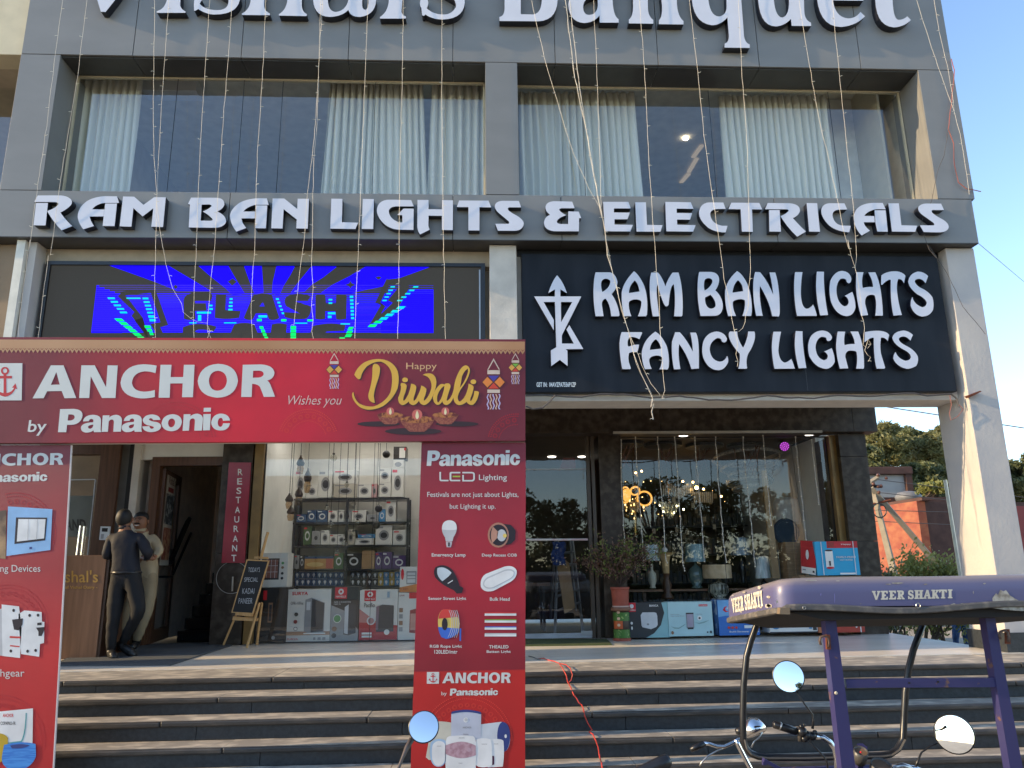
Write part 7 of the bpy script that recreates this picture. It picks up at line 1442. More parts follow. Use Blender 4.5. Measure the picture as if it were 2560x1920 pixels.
cart2((134, 420, 522, 722), 11.16, .3, CARTW, 'white appliance carton partly hidden behind the blue roof', [('r', 0, 0, 1, .03, PICD), ('e', .13, .16, .07, .06, BLC), ('r', .82, .1, .88, .16, BLC), ('r', .90, .06, .98, .2, PICD), ('r', .30, .18, .48, .5, PICD)], zm=ZC_)
cart2((527, 420, 905, 720), 11.16, .3, mat('red_carton', (.40, .05, .03), .4, var=.08), 'red appliance carton on the porch at the right end of the row', [('r', 0, .0, .12, 1, mat('rust_carton', (.42, .14, .05), .5)), ('r', .90, 0, .92, 1, WHT), ('e', .82, .15, .02, .03, WHT)], zm=ZC_)
zb0 = zp(ZC_, 700, 262, 11.2)
c6 = carton((520, -22, 868, 254), ZC_, 11.2, .3, mat('cyan_carton', (.02, .36, .62), .35, var=.04), 'cyan and red water heater carton stacked on top of the porch row', group='appliance cartons on the porch', prints=[
    ('r', .28, .80, 1, 1, mat('red_print3', (.50, .02, .03))), ('r', .30, .82, .45, .97, DRED), ('t', 'Happy', .62, .88, .85, .93, WHT, .01), ('r', .22, .22, .40, .70, WHT), ('e', .31, .70, .09, .03, WHT), ('e', .31, .73, .09, .025, PICD), ('e', .31, .22, .09, .035, mat('red_print3', (.50, .02, .03))), ('r', .29, .28, .33, .42, PICD), ('t', 'FAMILY-FRESH', .47, .50, .92, .56, PICL, .03), ('t', 'HOT WATER', .55, .42, .85, .47, PICL, .02), ('r', .52, .02, .88, .07, WHT), ('r', .13, 0, .15, 1, PICL), ('r', .88, 0, .90, 1, PICL)])
side6 = [zp(ZC_, 405, 235, 11.45), zp(ZC_, 519, 254, 11.21), zp(ZC_, 519, -22, 11.21), zp(ZC_, 398, -30, 11.45)]
part(MB().hexa(side6, .03), 'carton_side', mat('red_side', (.48, .025, .03), .4), c6)
def s6(u, v, k=.004):
    a = side6[0].lerp(side6[1], u); b = side6[3].lerp(side6[2], u); q = a.lerp(b, v); return q+Vector((-.6, -.8, 0))*k
for nm, r0, m in (('carton_print', (0, 0, 1, .20), WHT), ('carton_print', (.08, .10, .3, .13), PICG), ('carton_print', (.78, .06, .92, .12), PICD), ('carton_print', (0, .80, 1, .81), PR)):
    part(MB().add([s6(r0[0], r0[1]), s6(r0[2], r0[1]), s6(r0[2], r0[3]), s6(r0[0], r0[3])], [(0, 1, 2, 3)]), nm, m, c6)
part(MB().add([s6(.42+.11*math.cos(t*.5236), .58+.15*math.sin(t*.5236), .006) for t in range(12)], [tuple(range(12))]), 'carton_print', WHT, c6)
# cartons that carry it
carton((400, 262, 900, 415), ZC_, 11.22, .3, CARDD, 'brown carton carrying the cyan and red one, mostly behind the blue roof', group='appliance cartons on the porch')
cable('cable', [P(2240, 1545, 11.3), P(2236, 1570, 11.3), P(2246, 1585, 11.3), P(2252, 1562, 11.3), P(2244, 1548, 11.3)], .006, BLACK, 'black loop of cable hanging at the stone corner')
# ================================================================ battery rickshaw cab
ZR = Zm(1700, 1400, 2.572)
BLUEF = mat('blue_post_paint', (.034, .032, .115), .4, col2=(.16, .085, .06), thr=(.64, .68), vs=14, spec=.5)
rk = thing('rickshaw', (1.93, 3.6, 0), 'battery rickshaw cab with worn violet blue roof and open frame, seen from the rear', 'rickshaw')
RY, RYF = 3.20, 3.92; xL, xR = 1.232, 2.66
tilt = .085
def roofz(y, z): return z-(y-RY)/(RYF-RY)*tilt
def outline(ins, r=.07, n=6):
    x0, x1, y0, y1 = xL+ins, xR-ins, RY+ins, RYF-ins; r = max(.02, r-ins*.5); pts = []
    for cx, cy, a0 in ((x0+r, y0+r, math.pi), (x1-r, y0+r, 1.5*math.pi), (x1-r, y1-r, 0), (x0+r, y1-r, .5*math.pi)):
        for k in range(n+1): a = a0+k/n*math.pi/2; pts.append((cx+r*math.cos(a), cy+r*math.sin(a)))
    return pts
def dens(p):        # refine the long sides
    out = []
    for a, b in zip(p, p[1:]+p[:1]):
        d = math.hypot(b[0]-a[0], b[1]-a[1]); n = max(1, int(d/.06))
        for k in range(n): out.append((a[0]+(b[0]-a[0])*k/n, a[1]+(b[1]-a[1])*k/n))
    return out
base = dens(outline(0)); n = len(base); cxm, cym = (xL+xR)/2, (RY+RYF)/2
lay = [(0, 1.648), (.0, 1.70), (.003, 1.735), (.010, 1.752), (.022, 1.763), (.045, 1.770), (.12, 1.775), (.30, 1.782)]
vs, fs = [], []
for ins, z in lay:
    for x, y in base:
        sx = (x-cxm); sy = (y-cym); fx = max(0, abs(sx)-ins)*math.copysign(1, sx) if abs(sx) > 0 else 0
        k = 1-ins/((xR-xL)/2); k2 = 1-ins/((RYF-RY)/2)
        X, Y = cxm+sx*k, cym+sy*k2
        vs.append((X, Y, roofz(Y, z+.0015*math.sin(X*9))))
for j in range(len(lay)-1):
    for i in range(n): a, b = j*n+i, j*n+(i+1) % n; fs.append((a, b, b+n, a+n))
fs.append(tuple((len(lay)-1)*n+i for i in range(n)))
roof = mesh('roof', vs, fs, BLUEP, rk, True)
# worn bare patches lie on the shell's own edge
PALE = mat('bare_fibre', (.46, .43, .36), .8, col2=(.22, .19, .15), thr=(.4, .65), vs=40)
def patch(pts, zm, Y, m, nm='paint_wear'): 
    v = [P(*zm(*p), Y) for p in pts]; return mesh(nm, v, [tuple(range(len(v)))], m, rk)
ZW = Zm(1880, 1360, 3.253)
rw = random.Random(4)
def ragged(cx, cy, rx, ry, n=13): return [(cx+rx*(.6+.5*rw.random())*math.cos(6.283*i/n), cy+ry*(.6+.5*rw.random())*math.sin(6.283*i/n)) for i in range(n)]
for cx, cy, rx, ry in ((1180, 318, 62, 7), (1110, 326, 26, 5), (1412, 327, 16, 6), (1890, 321, 14, 6), (1640, 492, 24, 10), (1720, 492, 40, 11), (1790, 497, 30, 9), (1530, 508, 18, 3), (700, 300, 20, 4), (480, 296, 60, 5), (205, 470, 10, 14), (885, 486, 5, 4), (1800, 395, 4, 14)):
    patch(ragged(cx, cy, rx, ry), ZW, RY-.0015, PALE)
patch([(1900, 500), (1960, 485), (1955, 440), (1985, 400), (2000, 415), (2020, 372), (2045, 385), (2065, 375), (2100, 420), (2150, 450), (2212, 480), (2300, 500), (2400, 530), (2200, 545), (2050, 535), (1950, 520)], ZW, RY-.0022, PALE, 'worn_corner')
patch(ragged(560, 410, 4, 12), ZW, RY-.0014, mat('scratch', (.2, .19, .42))); patch(ragged(672, 440, 3, 50), ZW, RY-.0014, mat('scratch', (.2, .19, .42)))
CRW = mat('cream_lettering', (.60, .56, .46), .6)
SLAB = {
 'V': 'M0,0 L4.2,0 L4.2,1.4 L3.6,1.6 L5.2,6.5 L6.6,1.6 L5.8,1.4 L5.8,0 L9.6,0 L9.6,1.4 L8.8,1.6 L6,10 L4,10 L1,1.6 L0,1.4 Z',
 'E': 'M0,0 L8.6,0 L8.8,3.2 L7.2,3.2 L6.6,1.7 L4.6,1.7 L4.6,4.1 L6.4,4.1 L6.4,6 L4.6,6 L4.6,8.3 L6.8,8.3 L7.5,6.6 L9,6.6 L8.8,10 L0,10 L0,8.6 L1.3,8.4 L1.3,1.6 L0,1.4 Z',
 'R': 'M0,0 L5.5,0 Q9,0 9,2.9 Q9,5 6.8,5.6 L8.6,8.4 L9.8,8.6 L9.8,10 L6.8,10 L4.6,6 L4.6,8.4 L5.6,8.6 L5.6,10 L0,10 L0,8.6 L1.3,8.4 L1.3,1.6 L0,1.4 Z M4.6,1.7 L4.6,4.4 Q6,4.4 6,3 Q6,1.7 4.6,1.7 Z',
 'S': 'M8.4,.2 L8.6,3.4 L7.2,3.4 Q6.4,1.6 4.8,1.6 Q3.6,1.6 3.6,2.6 Q3.6,3.4 6,4 Q9.4,4.8 9.4,7 Q9.2,10.2 5.4,10.2 Q3.8,10.2 2.8,9.4 L2.4,10 L1,10 L.8,6.4 L2.2,6.4 Q3.2,8.5 5,8.5 Q6.4,8.4 6.4,7.4 Q6.4,6.6 4.2,6.1 Q.8,5.3 .8,3 Q1,-.2 4.6,-.2 Q6.2,-.2 6.8,.6 L7.2,.2 Z',
 'H': 'M0,0 L5,0 L5,1.4 L4.2,1.6 L4.2,4.1 L6,4.1 L6,1.6 L5.2,1.4 L5.2,0 L10,0 L10,1.4 L9,1.6 L9,8.4 L10,8.6 L10,10 L5.2,10 L5.2,8.6 L6,8.4 L6,6 L4.2,6 L4.2,8.4 L5,8.6 L5,10 L0,10 L0,8.6 L1,8.4 L1,1.6 L0,1.4 Z',
 'A': 'M4,0 L6.4,0 L9,8.4 L10,8.6 L10,10 L5.6,10 L5.6,8.6 L6.2,8.4 L5.9,7.2 L3.6,7.2 L3.3,8.4 L4,8.6 L4,10 L0,10 L0,8.6 L.9,8.4 Z M4.7,3 L4,5.6 L5.4,5.6 Z',
 'K': 'M0,0 L5.2,0 L5.2,1.4 L4.4,1.6 L4.4,4 L6.3,1.6 L5.7,1.4 L5.7,0 L9.6,0 L9.6,1.4 L8.6,1.6 L6.6,4.2 L9,8.4 L10,8.6 L10,10 L6.6,10 L4.4,6 L4.4,8.4 L5.2,8.6 L5.2,10 L0,10 L0,8.6 L1.2,8.4 L1.2,1.6 L0,1.4 Z',
 'T': 'M0,0 L9.6,0 L9.8,3.4 L8.2,3.4 L7.4,1.7 L6.5,1.7 L6.5,8.4 L7.6,8.6 L7.6,10 L2,10 L2,8.6 L3.2,8.4 L3.2,1.7 L2.3,1.7 L1.4,3.4 L-.2,3.4 Z',
 'I': 'M0,0 L5.6,0 L5.6,1.4 L4.5,1.6 L4.5,8.4 L5.6,8.6 L5.6,10 L0,10 L0,8.6 L1.1,8.4 L1.1,1.6 L0,1.4 Z'}
SPOT = (('V', 975, 1045), ('E', 1047, 1111), ('E', 1113, 1177), ('R', 1179, 1241), ('S', 1264, 1319), ('H', 1321, 1391), ('A', 1393, 1456), ('K', 1459, 1521), ('T', 1522, 1586), ('I', 1592, 1630))
for ch, x0, x1 in SPOT:
    wch = 5.6 if ch == 'I' else 9.8; yt = 382-(x0-975)*.021
    glyph('letter', SLAB[ch], Off(Aff((0, 0, wch, 10), (1880+x0/3.253, 1360+yt/3.253, 1880+x1/3.253, 1360+(yt+72)/3.253)), 0, 0), RY-.002, CRW, rk)
    o = fill('letter', [[((x0+(x1-x0)*q[0]/wch-975)/655, 1-q[1]/10) for q in r] for r in rings(SLAB[ch])], 0, CRW, rk)      # the same word on the left flank
    for v in o.data.vertices:
        y = 3.80-.42*v.co.x; v.co = Vector((xL-.0022, y, roofz(y, 1.668+.066*v.co.z)))
for k in range(16):
    y = RYF-.05-rw.random()*.6; z = rw.choice((1.757, 1.70, 1.665)); s = rw.uniform(.01, .035)
    if z > 1.74: z = 1.748
    mesh('paint_wear', [(xL-.0016, y+s*math.cos(a*.785)*(.6+.5*rw.random()), roofz(y, z)+.3*s*math.sin(a*.785)*(.5+.5*rw.random())) for a in range(8)], [tuple(range(8))], PALE, rk)
# edge trim and dark underside
tr = MB(); zt0 = [Vector((x, y, roofz(y, 1.640+(.010*math.sin((x-xL)*7+1.0) if y < RY+.01 else 0)))) for x, y in dens(outline(-.006))]
nn = len(zt0)
for ring, (dz, o_) in enumerate(((-.014, 0), (-.010, .006), (.006, .006), (.012, 0), (.012, -.02), (-.014, -.02))):
    for p in zt0:
        d = Vector((p.x-cxm, p.y-cym, 0)).normalized(); tr.v.append(p+d*o_+Vector((0, 0, dz)))
for r_i in range(6):
    for i in range(nn): a, b = r_i*nn+i, r_i*nn+(i+1) % nn; a2, b2 = ((r_i+1) % 6)*nn+i, ((r_i+1) % 6)*nn+(i+1) % nn; tr.f.append((a, a2, b2, b))
part(tr, 'edge_trim', mat('trim_grey', (.085, .08, .075), .55, col2=(.20, .17, .14), thr=(.5, .7), vs=20), rk)
us = box('underside', xL+.03, xR-.03, RY+.03, RYF-.03, 1.60, 1.635, mat('underside_black', (.014, .012, .011), .8), rk)
for v in us.data.vertices:
    if v.co.z < 1.61: v.co.x += .17 if v.co.x < 2 else -.1
    v.co.z = roofz(v.co.y, v.co.z)
part(MB().hexa([P(*ZR(640, 348), RY-.012), P(*ZR(708, 350), RY-.012), P(*ZR(706, 308), RY-.012), P(*ZR(645, 308), RY-.012)], .03), 'corner_cap', mat('cap_brass', (.25, .18, .11), .5, metal=.3), rk)
part(MB().torus(P(*ZW(1352, 500), RY-.012), .009, .0022, (0, 1, 0), 16), 'ring_bolt', STEEL, rk); part(MB().torus(P(*ZW(425, 520), RY-.01), .006, .002, (0, 1, 0), 12), 'ring_bolt', STEEL, rk)
# rear posts and crossbar
def bar(pts4, Y, D, nm, m): return part(MB().hexa([P(*ZR(*p), Y) for p in pts4], D), nm, m, rk)
Ypo = 3.30
bar([(1058, 1500), (1150, 1500), (1003, 385), (933, 385)], Ypo, .045, 'post', BLUEF)
bar([(2150, 1500), (2235, 1500), (2020, 340), (1958, 340)], Ypo, .045, 'post', BLUEF)
bar([(1075, 822), (2063, 818), (2055, 758), (1068, 768)], Ypo+.005, .03, 'crossbar', BLUEF)
RUST = mat('rust', (.16, .045, .02), .9)
for x, y, s_ in ((1473, 790, 1), (1658, 783, 1)): part(MB().lathe(P(*ZR(x, y), Ypo+.003), [(.004, 0), (.004, .004)], 10, Vector((0, -1, 0))), 'bolt_hole', BLACK, rk)
part(MB().lathe(P(*ZR(1003, 855), Ypo-.004), [(.007, 0), (.005, .006)], 10, Vector((0, -1, 0))), 'bolt', mat('bolt_pale', (.5, .45, .35)), rk)
HK = mat('hook_iron', (.10, .06, .045), .6)
for a in (0, 1155): 
    part(MB().tube([P(*ZR(*p), Ypo-.02) for p in ((905+a, 545-a*.03), (898+a, 520-a*.03), (905+a, 495-a*.03), (930+a, 487-a*.03), (950+a, 500-a*.03), (958+a, 530-a*.03), (955+a, 560-a*.03))], .0052, 6), 'hook', HK, rk, True)
    part(MB().hexa([P(*ZR(945+a, 575-a*.03), Ypo-.012), P(*ZR(972+a, 575-a*.03), Ypo-.012), P(*ZR(965+a, 480-a*.03), Ypo-.012), P(*ZR(942+a, 480-a*.03), Ypo-.012)], .012), 'hook_plate', RUST, rk)
# windscreen frame
fp = [(500, 380), (492, 420), (455, 520), (428, 620), (410, 800), (405, 1000), (407, 1150), (420, 1205), (450, 1242), (500, 1262), (560, 1270), (800, 1270), (1100, 1262), (1290, 1258), (1350, 1250), (1400, 1215), (1435, 1150), (1442, 1000), (1450, 850), (1470, 700), (1500, 580), (1570, 390)]
fr_ = []
for p in fp:
    q = P(*ZR(*p), 3.95); fr_.append(q)
part(MB().tube(fr_, .0165, 8), 'windscreen_frame', BLACKM, rk, True)
part(MB().tube([q+Vector((0, -.02, 0)) for q in fr_[6:17]], .006, 5), 'rubber_seal', mat('seal', (.08, .075, .07), .6), rk)
bar([(535, 1320), (560, 1320), (560, 1275), (535, 1275)], 3.93, .02, 'bracket', BLUEF)
part(MB().hexa([P(*ZR(*p), 3.8) for p in ((540, 1300), (720, 1400), (720, 1372), (545, 1278))], .03), 'side_rail', BLUEF, rk)
# handlebar, grip, switches, mirrors, dials
Yh = 3.66
def T(pts, r, nm, m, Y=Yh, n=8): return part(MB().tube([P(*ZR(*p), Y) for p in pts], r, n), nm, m, rk, True)
T([(598, 1057), (604, 1057), (680, 1080), (748, 1102)], [.010, .0165, .0175, .0175], 'grip', BLACK); T([(638, 1066), (646, 1069)], .0185, 'grip_ring', STEEL)
sw = MB()
for x, y, r in ((785, 1105, .024), (812, 1128, .022), (848, 1132, .020), (800, 1150, .016), (780, 1070, .010), (800, 1062, .007), (868, 1110, .012)): sw.sphere(P(*ZR(x, y), Yh-.005), r, 10)
part(sw, 'switch_housing', BLACK, rk, True)
T([(768, 1075), (775, 1165)], .012, 'housing_cap', mat('cap_metal', (.10, .09, .08), .3, metal=.5))
T([(868, 1132), (920, 1142), (965, 1172), (995, 1215), (1008, 1280), (1010, 1420)], .0125, 'handlebar', CHROME, n=10)
T([(835, 1172), (880, 1215), (925, 1265), (945, 1300), (955, 1400)], .0045, 'control_cable', BLACK, n=5)
T([(1600, 1420), (1560, 1360), (1500, 1338), (1400, 1330), (1310, 1370)], .0125, 'handlebar', CHROME, n=10)
T([(745, 840), (800, 925), (850, 990), (858, 1030), (852, 1085)], [.0035, .004, .004, .005, .0065], 'mirror_stem', BLACKM)
T([(1655, 1178), (1600, 1205), (1552, 1238), (1530, 1290), (1510, 1345)], [.0035, .004, .004, .005, .0065], 'mirror_stem', BLACKM)
def mirror(cx, cy, r, Y, nrm, parent, zm=ZR, nm='mirror'):
    c = P(*zm(cx, cy), Y); nrm = Vector(nrm).normalized()
    o = part(MB().lathe(c, [(r*.55, .026), (r*.95, .014), (r*1.0, .0), (r*1.0, -.006), (r*.93, -.007)], 36, -nrm, closed=True), nm, BLACKM, parent, True)
    k = MB(); a = nrm.orthogonal().normalized(); b = nrm.cross(a); k.v = [c+nrm*.0095]; R_ = .9
    for j in (1, 2, 3, 4, 5):
        for i in range(36): t_ = 6.2832*i/36; k.v.append(c+nrm*(.0095-.0016*(j/5)**2)+(a*math.cos(t_)+b*math.sin(t_))*(r*.935*j/5))
    k.f = [(0, 1+i, 1+(i+1) % 36) for i in range(36)]
    for j in range(4):
        for i in range(36): k.f.append((1+j*36+i, 1+(j+1)*36+i, 1+(j+1)*36+(i+1) % 36, 1+j*36+(i+1) % 36))
    part(k, 'mirror_glass', MIRR, o, True); return o
mirror(697, 750, .070, Yh, (-.30, -1, .20), rk); mirror(1765, 1120, .083, Yh-.05, (-.62, -.70, .10), rk)
for cx, cy, r in ((1162, 1240, .030), (1292, 1330, .044)):
    c = P(*ZR(cx, cy), 3.6); ax = Vector((0, -.55, .85)).normalized()
    o = part(MB().lathe(c, [(r*.9, -.05), (r, -.02), (r, .012), (r*.9, .012), (r*.88, -.004)], 24, ax), 'gauge', mat('gauge_grey', (.07, .065, .06), .4), rk, True)
    part(MB().lathe(c+ax*.002, [(r*.87, 0), (r*.87, .001)], 24, ax), 'gauge_face', mat('gauge_face', (.20, .13, .09), .3), o)
c = P(*ZR(1162, 1245), 3.585); part(MB().sphere(c+Vector((-.004, -.01, .008)), .0045, 8), 'indicator', RED, rk)
T([(1370, 1335), (1430, 1322), (1500, 1345)], .014, 'handlebar_clamp', STEEL)
# body below the picture edge, so that the cab stands on wheels
box('floor_pan', 1.32, 2.55, 3.1, 4.05, .30, .36, BLACKM, rk); box('front_cowl', 1.45, 2.10, 3.98, 4.06, .36, .86, BLUEF, rk, bev=.03); box('driver_seat', 1.45, 2.4, 3.15, 3.45, .36, .78, BLACK, rk, bev=.03)
for x, y in ((1.40, 3.05), (2.45, 3.05)): part(MB().torus((x, y, .25), .20, .05, (1, 0, 0), 28, 8), 'wheel', BLACK, rk, True)
part(MB().torus((1.76, 4.25, .25), .20, .05, (1, 0, 0), 28, 8), 'wheel', BLACK, rk, True); part(MB().tube([(1.76, 4.25, .25), (1.77, 3.75, 1.0)], .025), 'fork', BLUEF, rk)

# ---------------------------------------------------------------- cycle beyond the cab
Yc = 4.45
cyc = thing('bicycle', (1.25, 4.5, 0), 'old bicycle with chrome handlebar and lamp standing beyond the rickshaw frame', 'bicycle')
def Tc(pts, r, nm, m, Y=Yc, n=8): return part(MB().tube([P(*ZR(*p), Y) for p in pts], r, n), nm, m, cyc, True)
Tc([(68, 1222), (100, 1205), (155, 1180)], [.012, .0165, .0165], 'grip', BLACK); Tc([(150, 1178), (190, 1182), (235, 1198), (285, 1200), (340, 1175), (385, 1148), (430, 1130)], .0105, 'handlebar', CHROME)
Tc([(300, 1200), (235, 1228), (175, 1262), (145, 1295), (125, 1325)], .0045, 'brake_lever', STEEL, n=6); Tc([(530, 1105), (505, 1145), (478, 1165), (458, 1205)], .0045, 'brake_lever', STEEL, n=6)
Tc([(360, 1150), (372, 1185), (410, 1260), (455, 1345), (480, 1420)], .0135, 'stem', CHROME); Tc([(385, 1190), (430, 1280), (462, 1350)], .004, 'brake_rod', STEEL, n=5)
Tc([(362, 1105), (415, 1092)], [.018, .022], 'grip', BLACK)
c = P(*ZR(472, 1078), Yc); ax = Vector((.25, -.4, -.85)).normalized()
part(MB().lathe(c, [(.010, -.055), (.045, -.035), (.062, 0), (.066, .025), (.055, .035)], 20, ax), 'headlamp', CHROME, cyc, True)
hx = P(*ZR(480, 1420), Yc)
part(MB().tube([hx, (hx.x+.02, Yc+.02, .62)], .016), 'head_tube', BLUEF, cyc); wc = Vector((hx.x+.03, Yc+.35, .34))
part(MB().torus(wc, .31, .02, (1, 0, 0), 36, 8), 'tyre', BLACK, cyc, True); part(MB().tube([(hx.x+.02, Yc+.02, .62), wc], .012), 'fork', CHROME, cyc)
wc2 = Vector((hx.x+.03, Yc-.70, .34)); part(MB().torus(wc2, .31, .02, (1, 0, 0), 36, 8), 'tyre', BLACK, cyc, True); part(MB().tube([(hx.x+.02, Yc+.02, .66), (hx.x+.03, Yc-.35, .60), wc2], .014), 'frame', BLACKM, cyc)

# ---------------------------------------------------------------- motorcycle in front of the camera, mostly below the frame
mo = thing('motorcycle', (.15, 2.6, 0), 'motorcycle of which only a round mirror and one black grip reach into view', 'motorcycle')
ZM = Zm(900, 1640, 2.458)
mirror(392, 437, .0535, 2.9, (.02, -1, .36), mo, ZM)
MS = P(*ZM(318, 512), 2.92); part(MB().tube([MS, P(*ZM(290, 560), 2.9), P(*ZM(262, 625), 2.88), P(*ZM(225, 720), 2.86), P(*ZM(200, 800), 2.84)], [.010, .009, .0055, .0055, .007], 8), 'mirror_stem', mat('stem_bronze', (.10, .075, .06), .35), mo, True)
G0, G1 = P(*ZM(1745, 705), 2.55), P(*ZM(1890, 645), 2.55)
part(MB().tube([G0+(G0-G1)*.6, G0, G0.lerp(G1, .6), G1, G1+(G1-G0)*.12], [.018, .018, .021, .022, .012], 10), 'grip', BLACK, mo, True)
bend = P(*ZM(200, 800), 2.84)
part(MB().tube([bend+Vector((-.1, -.1, 0)), bend, bend+Vector((.25, .05, -.03)), G0+Vector((-.35, .1, -.09)), G0+(G0-G1)*.6], .012, 8), 'handlebar', CHROME, mo, True)
mid = (bend+G0)/2
part(MB().tube([mid+Vector((0, .05, -.1)), Vector((mid.x, mid.y+.35, .35))], .03), 'fork', CHROME, mo); part(MB().torus(Vector((mid.x, mid.y+.38, .31)), .25, .05, (1, 0, 0), 30, 8), 'wheel', BLACK, mo, True)
part(MB().torus(Vector((mid.x, mid.y-.9, .31)), .25, .055, (1, 0, 0), 30, 8), 'wheel', BLACK, mo, True); part(MB().sphere(Vector((mid.x, mid.y-.25, .80)), .17, 14, (.8, 1.5, .7)), 'fuel_tank', DRED, mo, True)
part(MB().tube([(mid.x, mid.y-.3, .72), (mid.x, mid.y-.9, .74)], .10, 10), 'saddle', BLACK, mo, True); part(MB().tube([(mid.x, mid.y+.1, .7), (mid.x, mid.y-.4, .40), (mid.x, mid.y-.9, .31)], .05), 'frame', BLACKM, mo)

# ---------------------------------------------------------------- background at the right
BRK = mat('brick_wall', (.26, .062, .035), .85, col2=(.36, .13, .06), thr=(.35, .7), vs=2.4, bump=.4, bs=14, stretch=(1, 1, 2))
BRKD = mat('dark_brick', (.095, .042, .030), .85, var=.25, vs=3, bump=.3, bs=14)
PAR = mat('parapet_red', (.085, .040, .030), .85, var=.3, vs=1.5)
def quadwall(name, a, b, z1, m, label, cat, th=.25, z0=0):
    a, b = Vector(a), Vector(b); d = (b-a).normalized(); nrm = Vector((-d.y, d.x, 0))*th
    v = [Vector((p.x, p.y, z)) for z in (z0, z1) for p in (a, b, b+nrm, a+nrm)]
    o = mesh(name, v, BF, m); tag(o, label, cat); return o
oa, ob = P(2150, 1378, 32), P(2318, 1300, 27); oa.z = ob.z = 0
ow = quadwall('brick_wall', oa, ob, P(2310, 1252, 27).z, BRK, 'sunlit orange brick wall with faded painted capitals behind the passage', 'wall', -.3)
zt_o = P(2310, 1252, 27).z
box('coping', ob.x-.2, ob.x+.25, 26.8, 29.5, zt_o+.003, zt_o+.12, PAR, ow)
# faded lettering on that wall
vT, fT = textmesh('VANI', .03); zl0, zl1 = P(2250, 1350, 29).z, P(2250, 1292, 29).z
nW = Vector((-1, .1, 0))*.02
mesh('faded_lettering', [oa.lerp(ob, .30+.55*u)+nW+Vector((0, 0, zl0+(zl1-zl0)*t)) for u, t in vT], fT, mat('faded_paint', (.20, .07, .05), .9), ow)
da, db = ob+Vector((.02, .1, 0)), P(2900, 1300, 29); db.z = 0
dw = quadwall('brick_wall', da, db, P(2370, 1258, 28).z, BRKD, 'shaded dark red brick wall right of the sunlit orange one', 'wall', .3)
wa, wb = P(2100, 1245, 36), P(2266, 1245, 36)
rm = thing('rooftop_room', ((wa.x+wb.x)/2, 36, 0), 'grey rendered house with dark red trimmed parapet beyond the wall', 'house')
ztp = P(2260, 1168, 36).z; box('wall', wa.x, wb.x+.0, 36, 40, 0, ztp-.36, mat('grey_render', (.34, .33, .31), .85, var=.15, vs=.8), rm)
box('parapet', wa.x-.1, wb.x+.35, 35.75, 40.2, ztp-.36+.003, ztp, PAR, rm, bev=.03); box('corner_strip', wb.x+.003, wb.x+.3, 35.8, 40, 0, ztp-.37, PAR, rm)
wf = box('wall', wa.x, wb.x+1, 34.2, 35.7, 0, P(2260, 1243, 34.2).z, PAR, rm)
tk = P(2270, 1238, 33.5); tkt = thing('water_tank', (tk.x, 33.5, tk.z-.35), 'small grey water tank on legs over the brick wall', 'water tank')
part(MB().lathe((tk.x, 33.5, tk.z-.30), [(.35, 0), (.52, .08), (.55, .25), (.42, .42), (.12, .48)], 18), 'tank', mat('tank_grey', (.16, .16, .165), .6), tkt, True)
for dx in (-.2, 0, .2): part(MB().tube([(tk.x+dx, 33.5, tk.z-.3), (tk.x+dx, 33.5, 0)], .04, 4), 'leg', ALU, tkt)
# concrete poles
ZQ = Zm(2150, 1100, 4.74)
CONC = mat('concrete', (.30, .26, .20), .9, var=.12)
PY_ = 24
pole = thing('utility_pole', (P(*ZQ(410, 1620), PY_).x, PY_, 0), 'leaning concrete utility pole pair with insulators against the orange wall', 'utility pole')
def seg(a, b, r0, r1, nm='pole', m=CONC, Y=PY_, n=4):
    A, B_ = P(*ZQ(*a), Y), P(*ZQ(*b), Y); return part(MB().tube([A, B_], [r0, r1], n), nm, m, pole)
A = P(*ZQ(215, 830), PY_); B_ = P(*ZQ(415, 1620), PY_); d = (B_-A)/(A.z-B_.z)
part(MB().tube([A, A+d*(A.z+.0)], [.10, .14], 4), 'pole', CONC, pole); A = P(*ZQ(130, 560), PY_); B_ = P(*ZQ(720, 1250), PY_+.5); d = (B_-A)/(A.z-B_.z)
part(MB().tube([A, A+d*A.z], [.10, .13], 4), 'strut', CONC, pole)
A = P(*ZQ(150, 580), PY_+.1); part(MB().tube([A, Vector((P(*ZQ(215, 830), PY_).x, PY_, P(*ZQ(215, 830), PY_).z))], [.08, .1], 4), 'pole', CONC, pole)
seg((120, 500), (215, 440), .07, .07, 'cross_arm'); seg((150, 760), (365, 710), .035, .035, 'cross_arm', RUST); seg((125, 545), (260, 550), .05, .05, 'cross_arm', BLACKM)
for x, y in ((310, 450), (215, 415), (250, 545), (215, 550), (160, 520), (225, 620)): part(MB().sphere(P(*ZQ(x, y), PY_-.05), .06, 8), 'insulator', mat('insulator_brown', (.12, .05, .035), .3), pole, True)
part(MB().torus(P(*ZQ(230, 835), PY_-.1), .22, .02, (0, 1, 0), 20), 'cable_coil', BLACKM, pole)
p2 = MB().tube([P(2363, 1200, 12.5), P(2403, 1450, 12.5), P(2412, 1520, 12.5)], .028, 8).build('steel_pipe', mat('pipe_pale', (.55, .50, .42), .4, metal=.4)); tag(p2, 'thin pale steel pipe standing just left of the corner column', 'pipe')
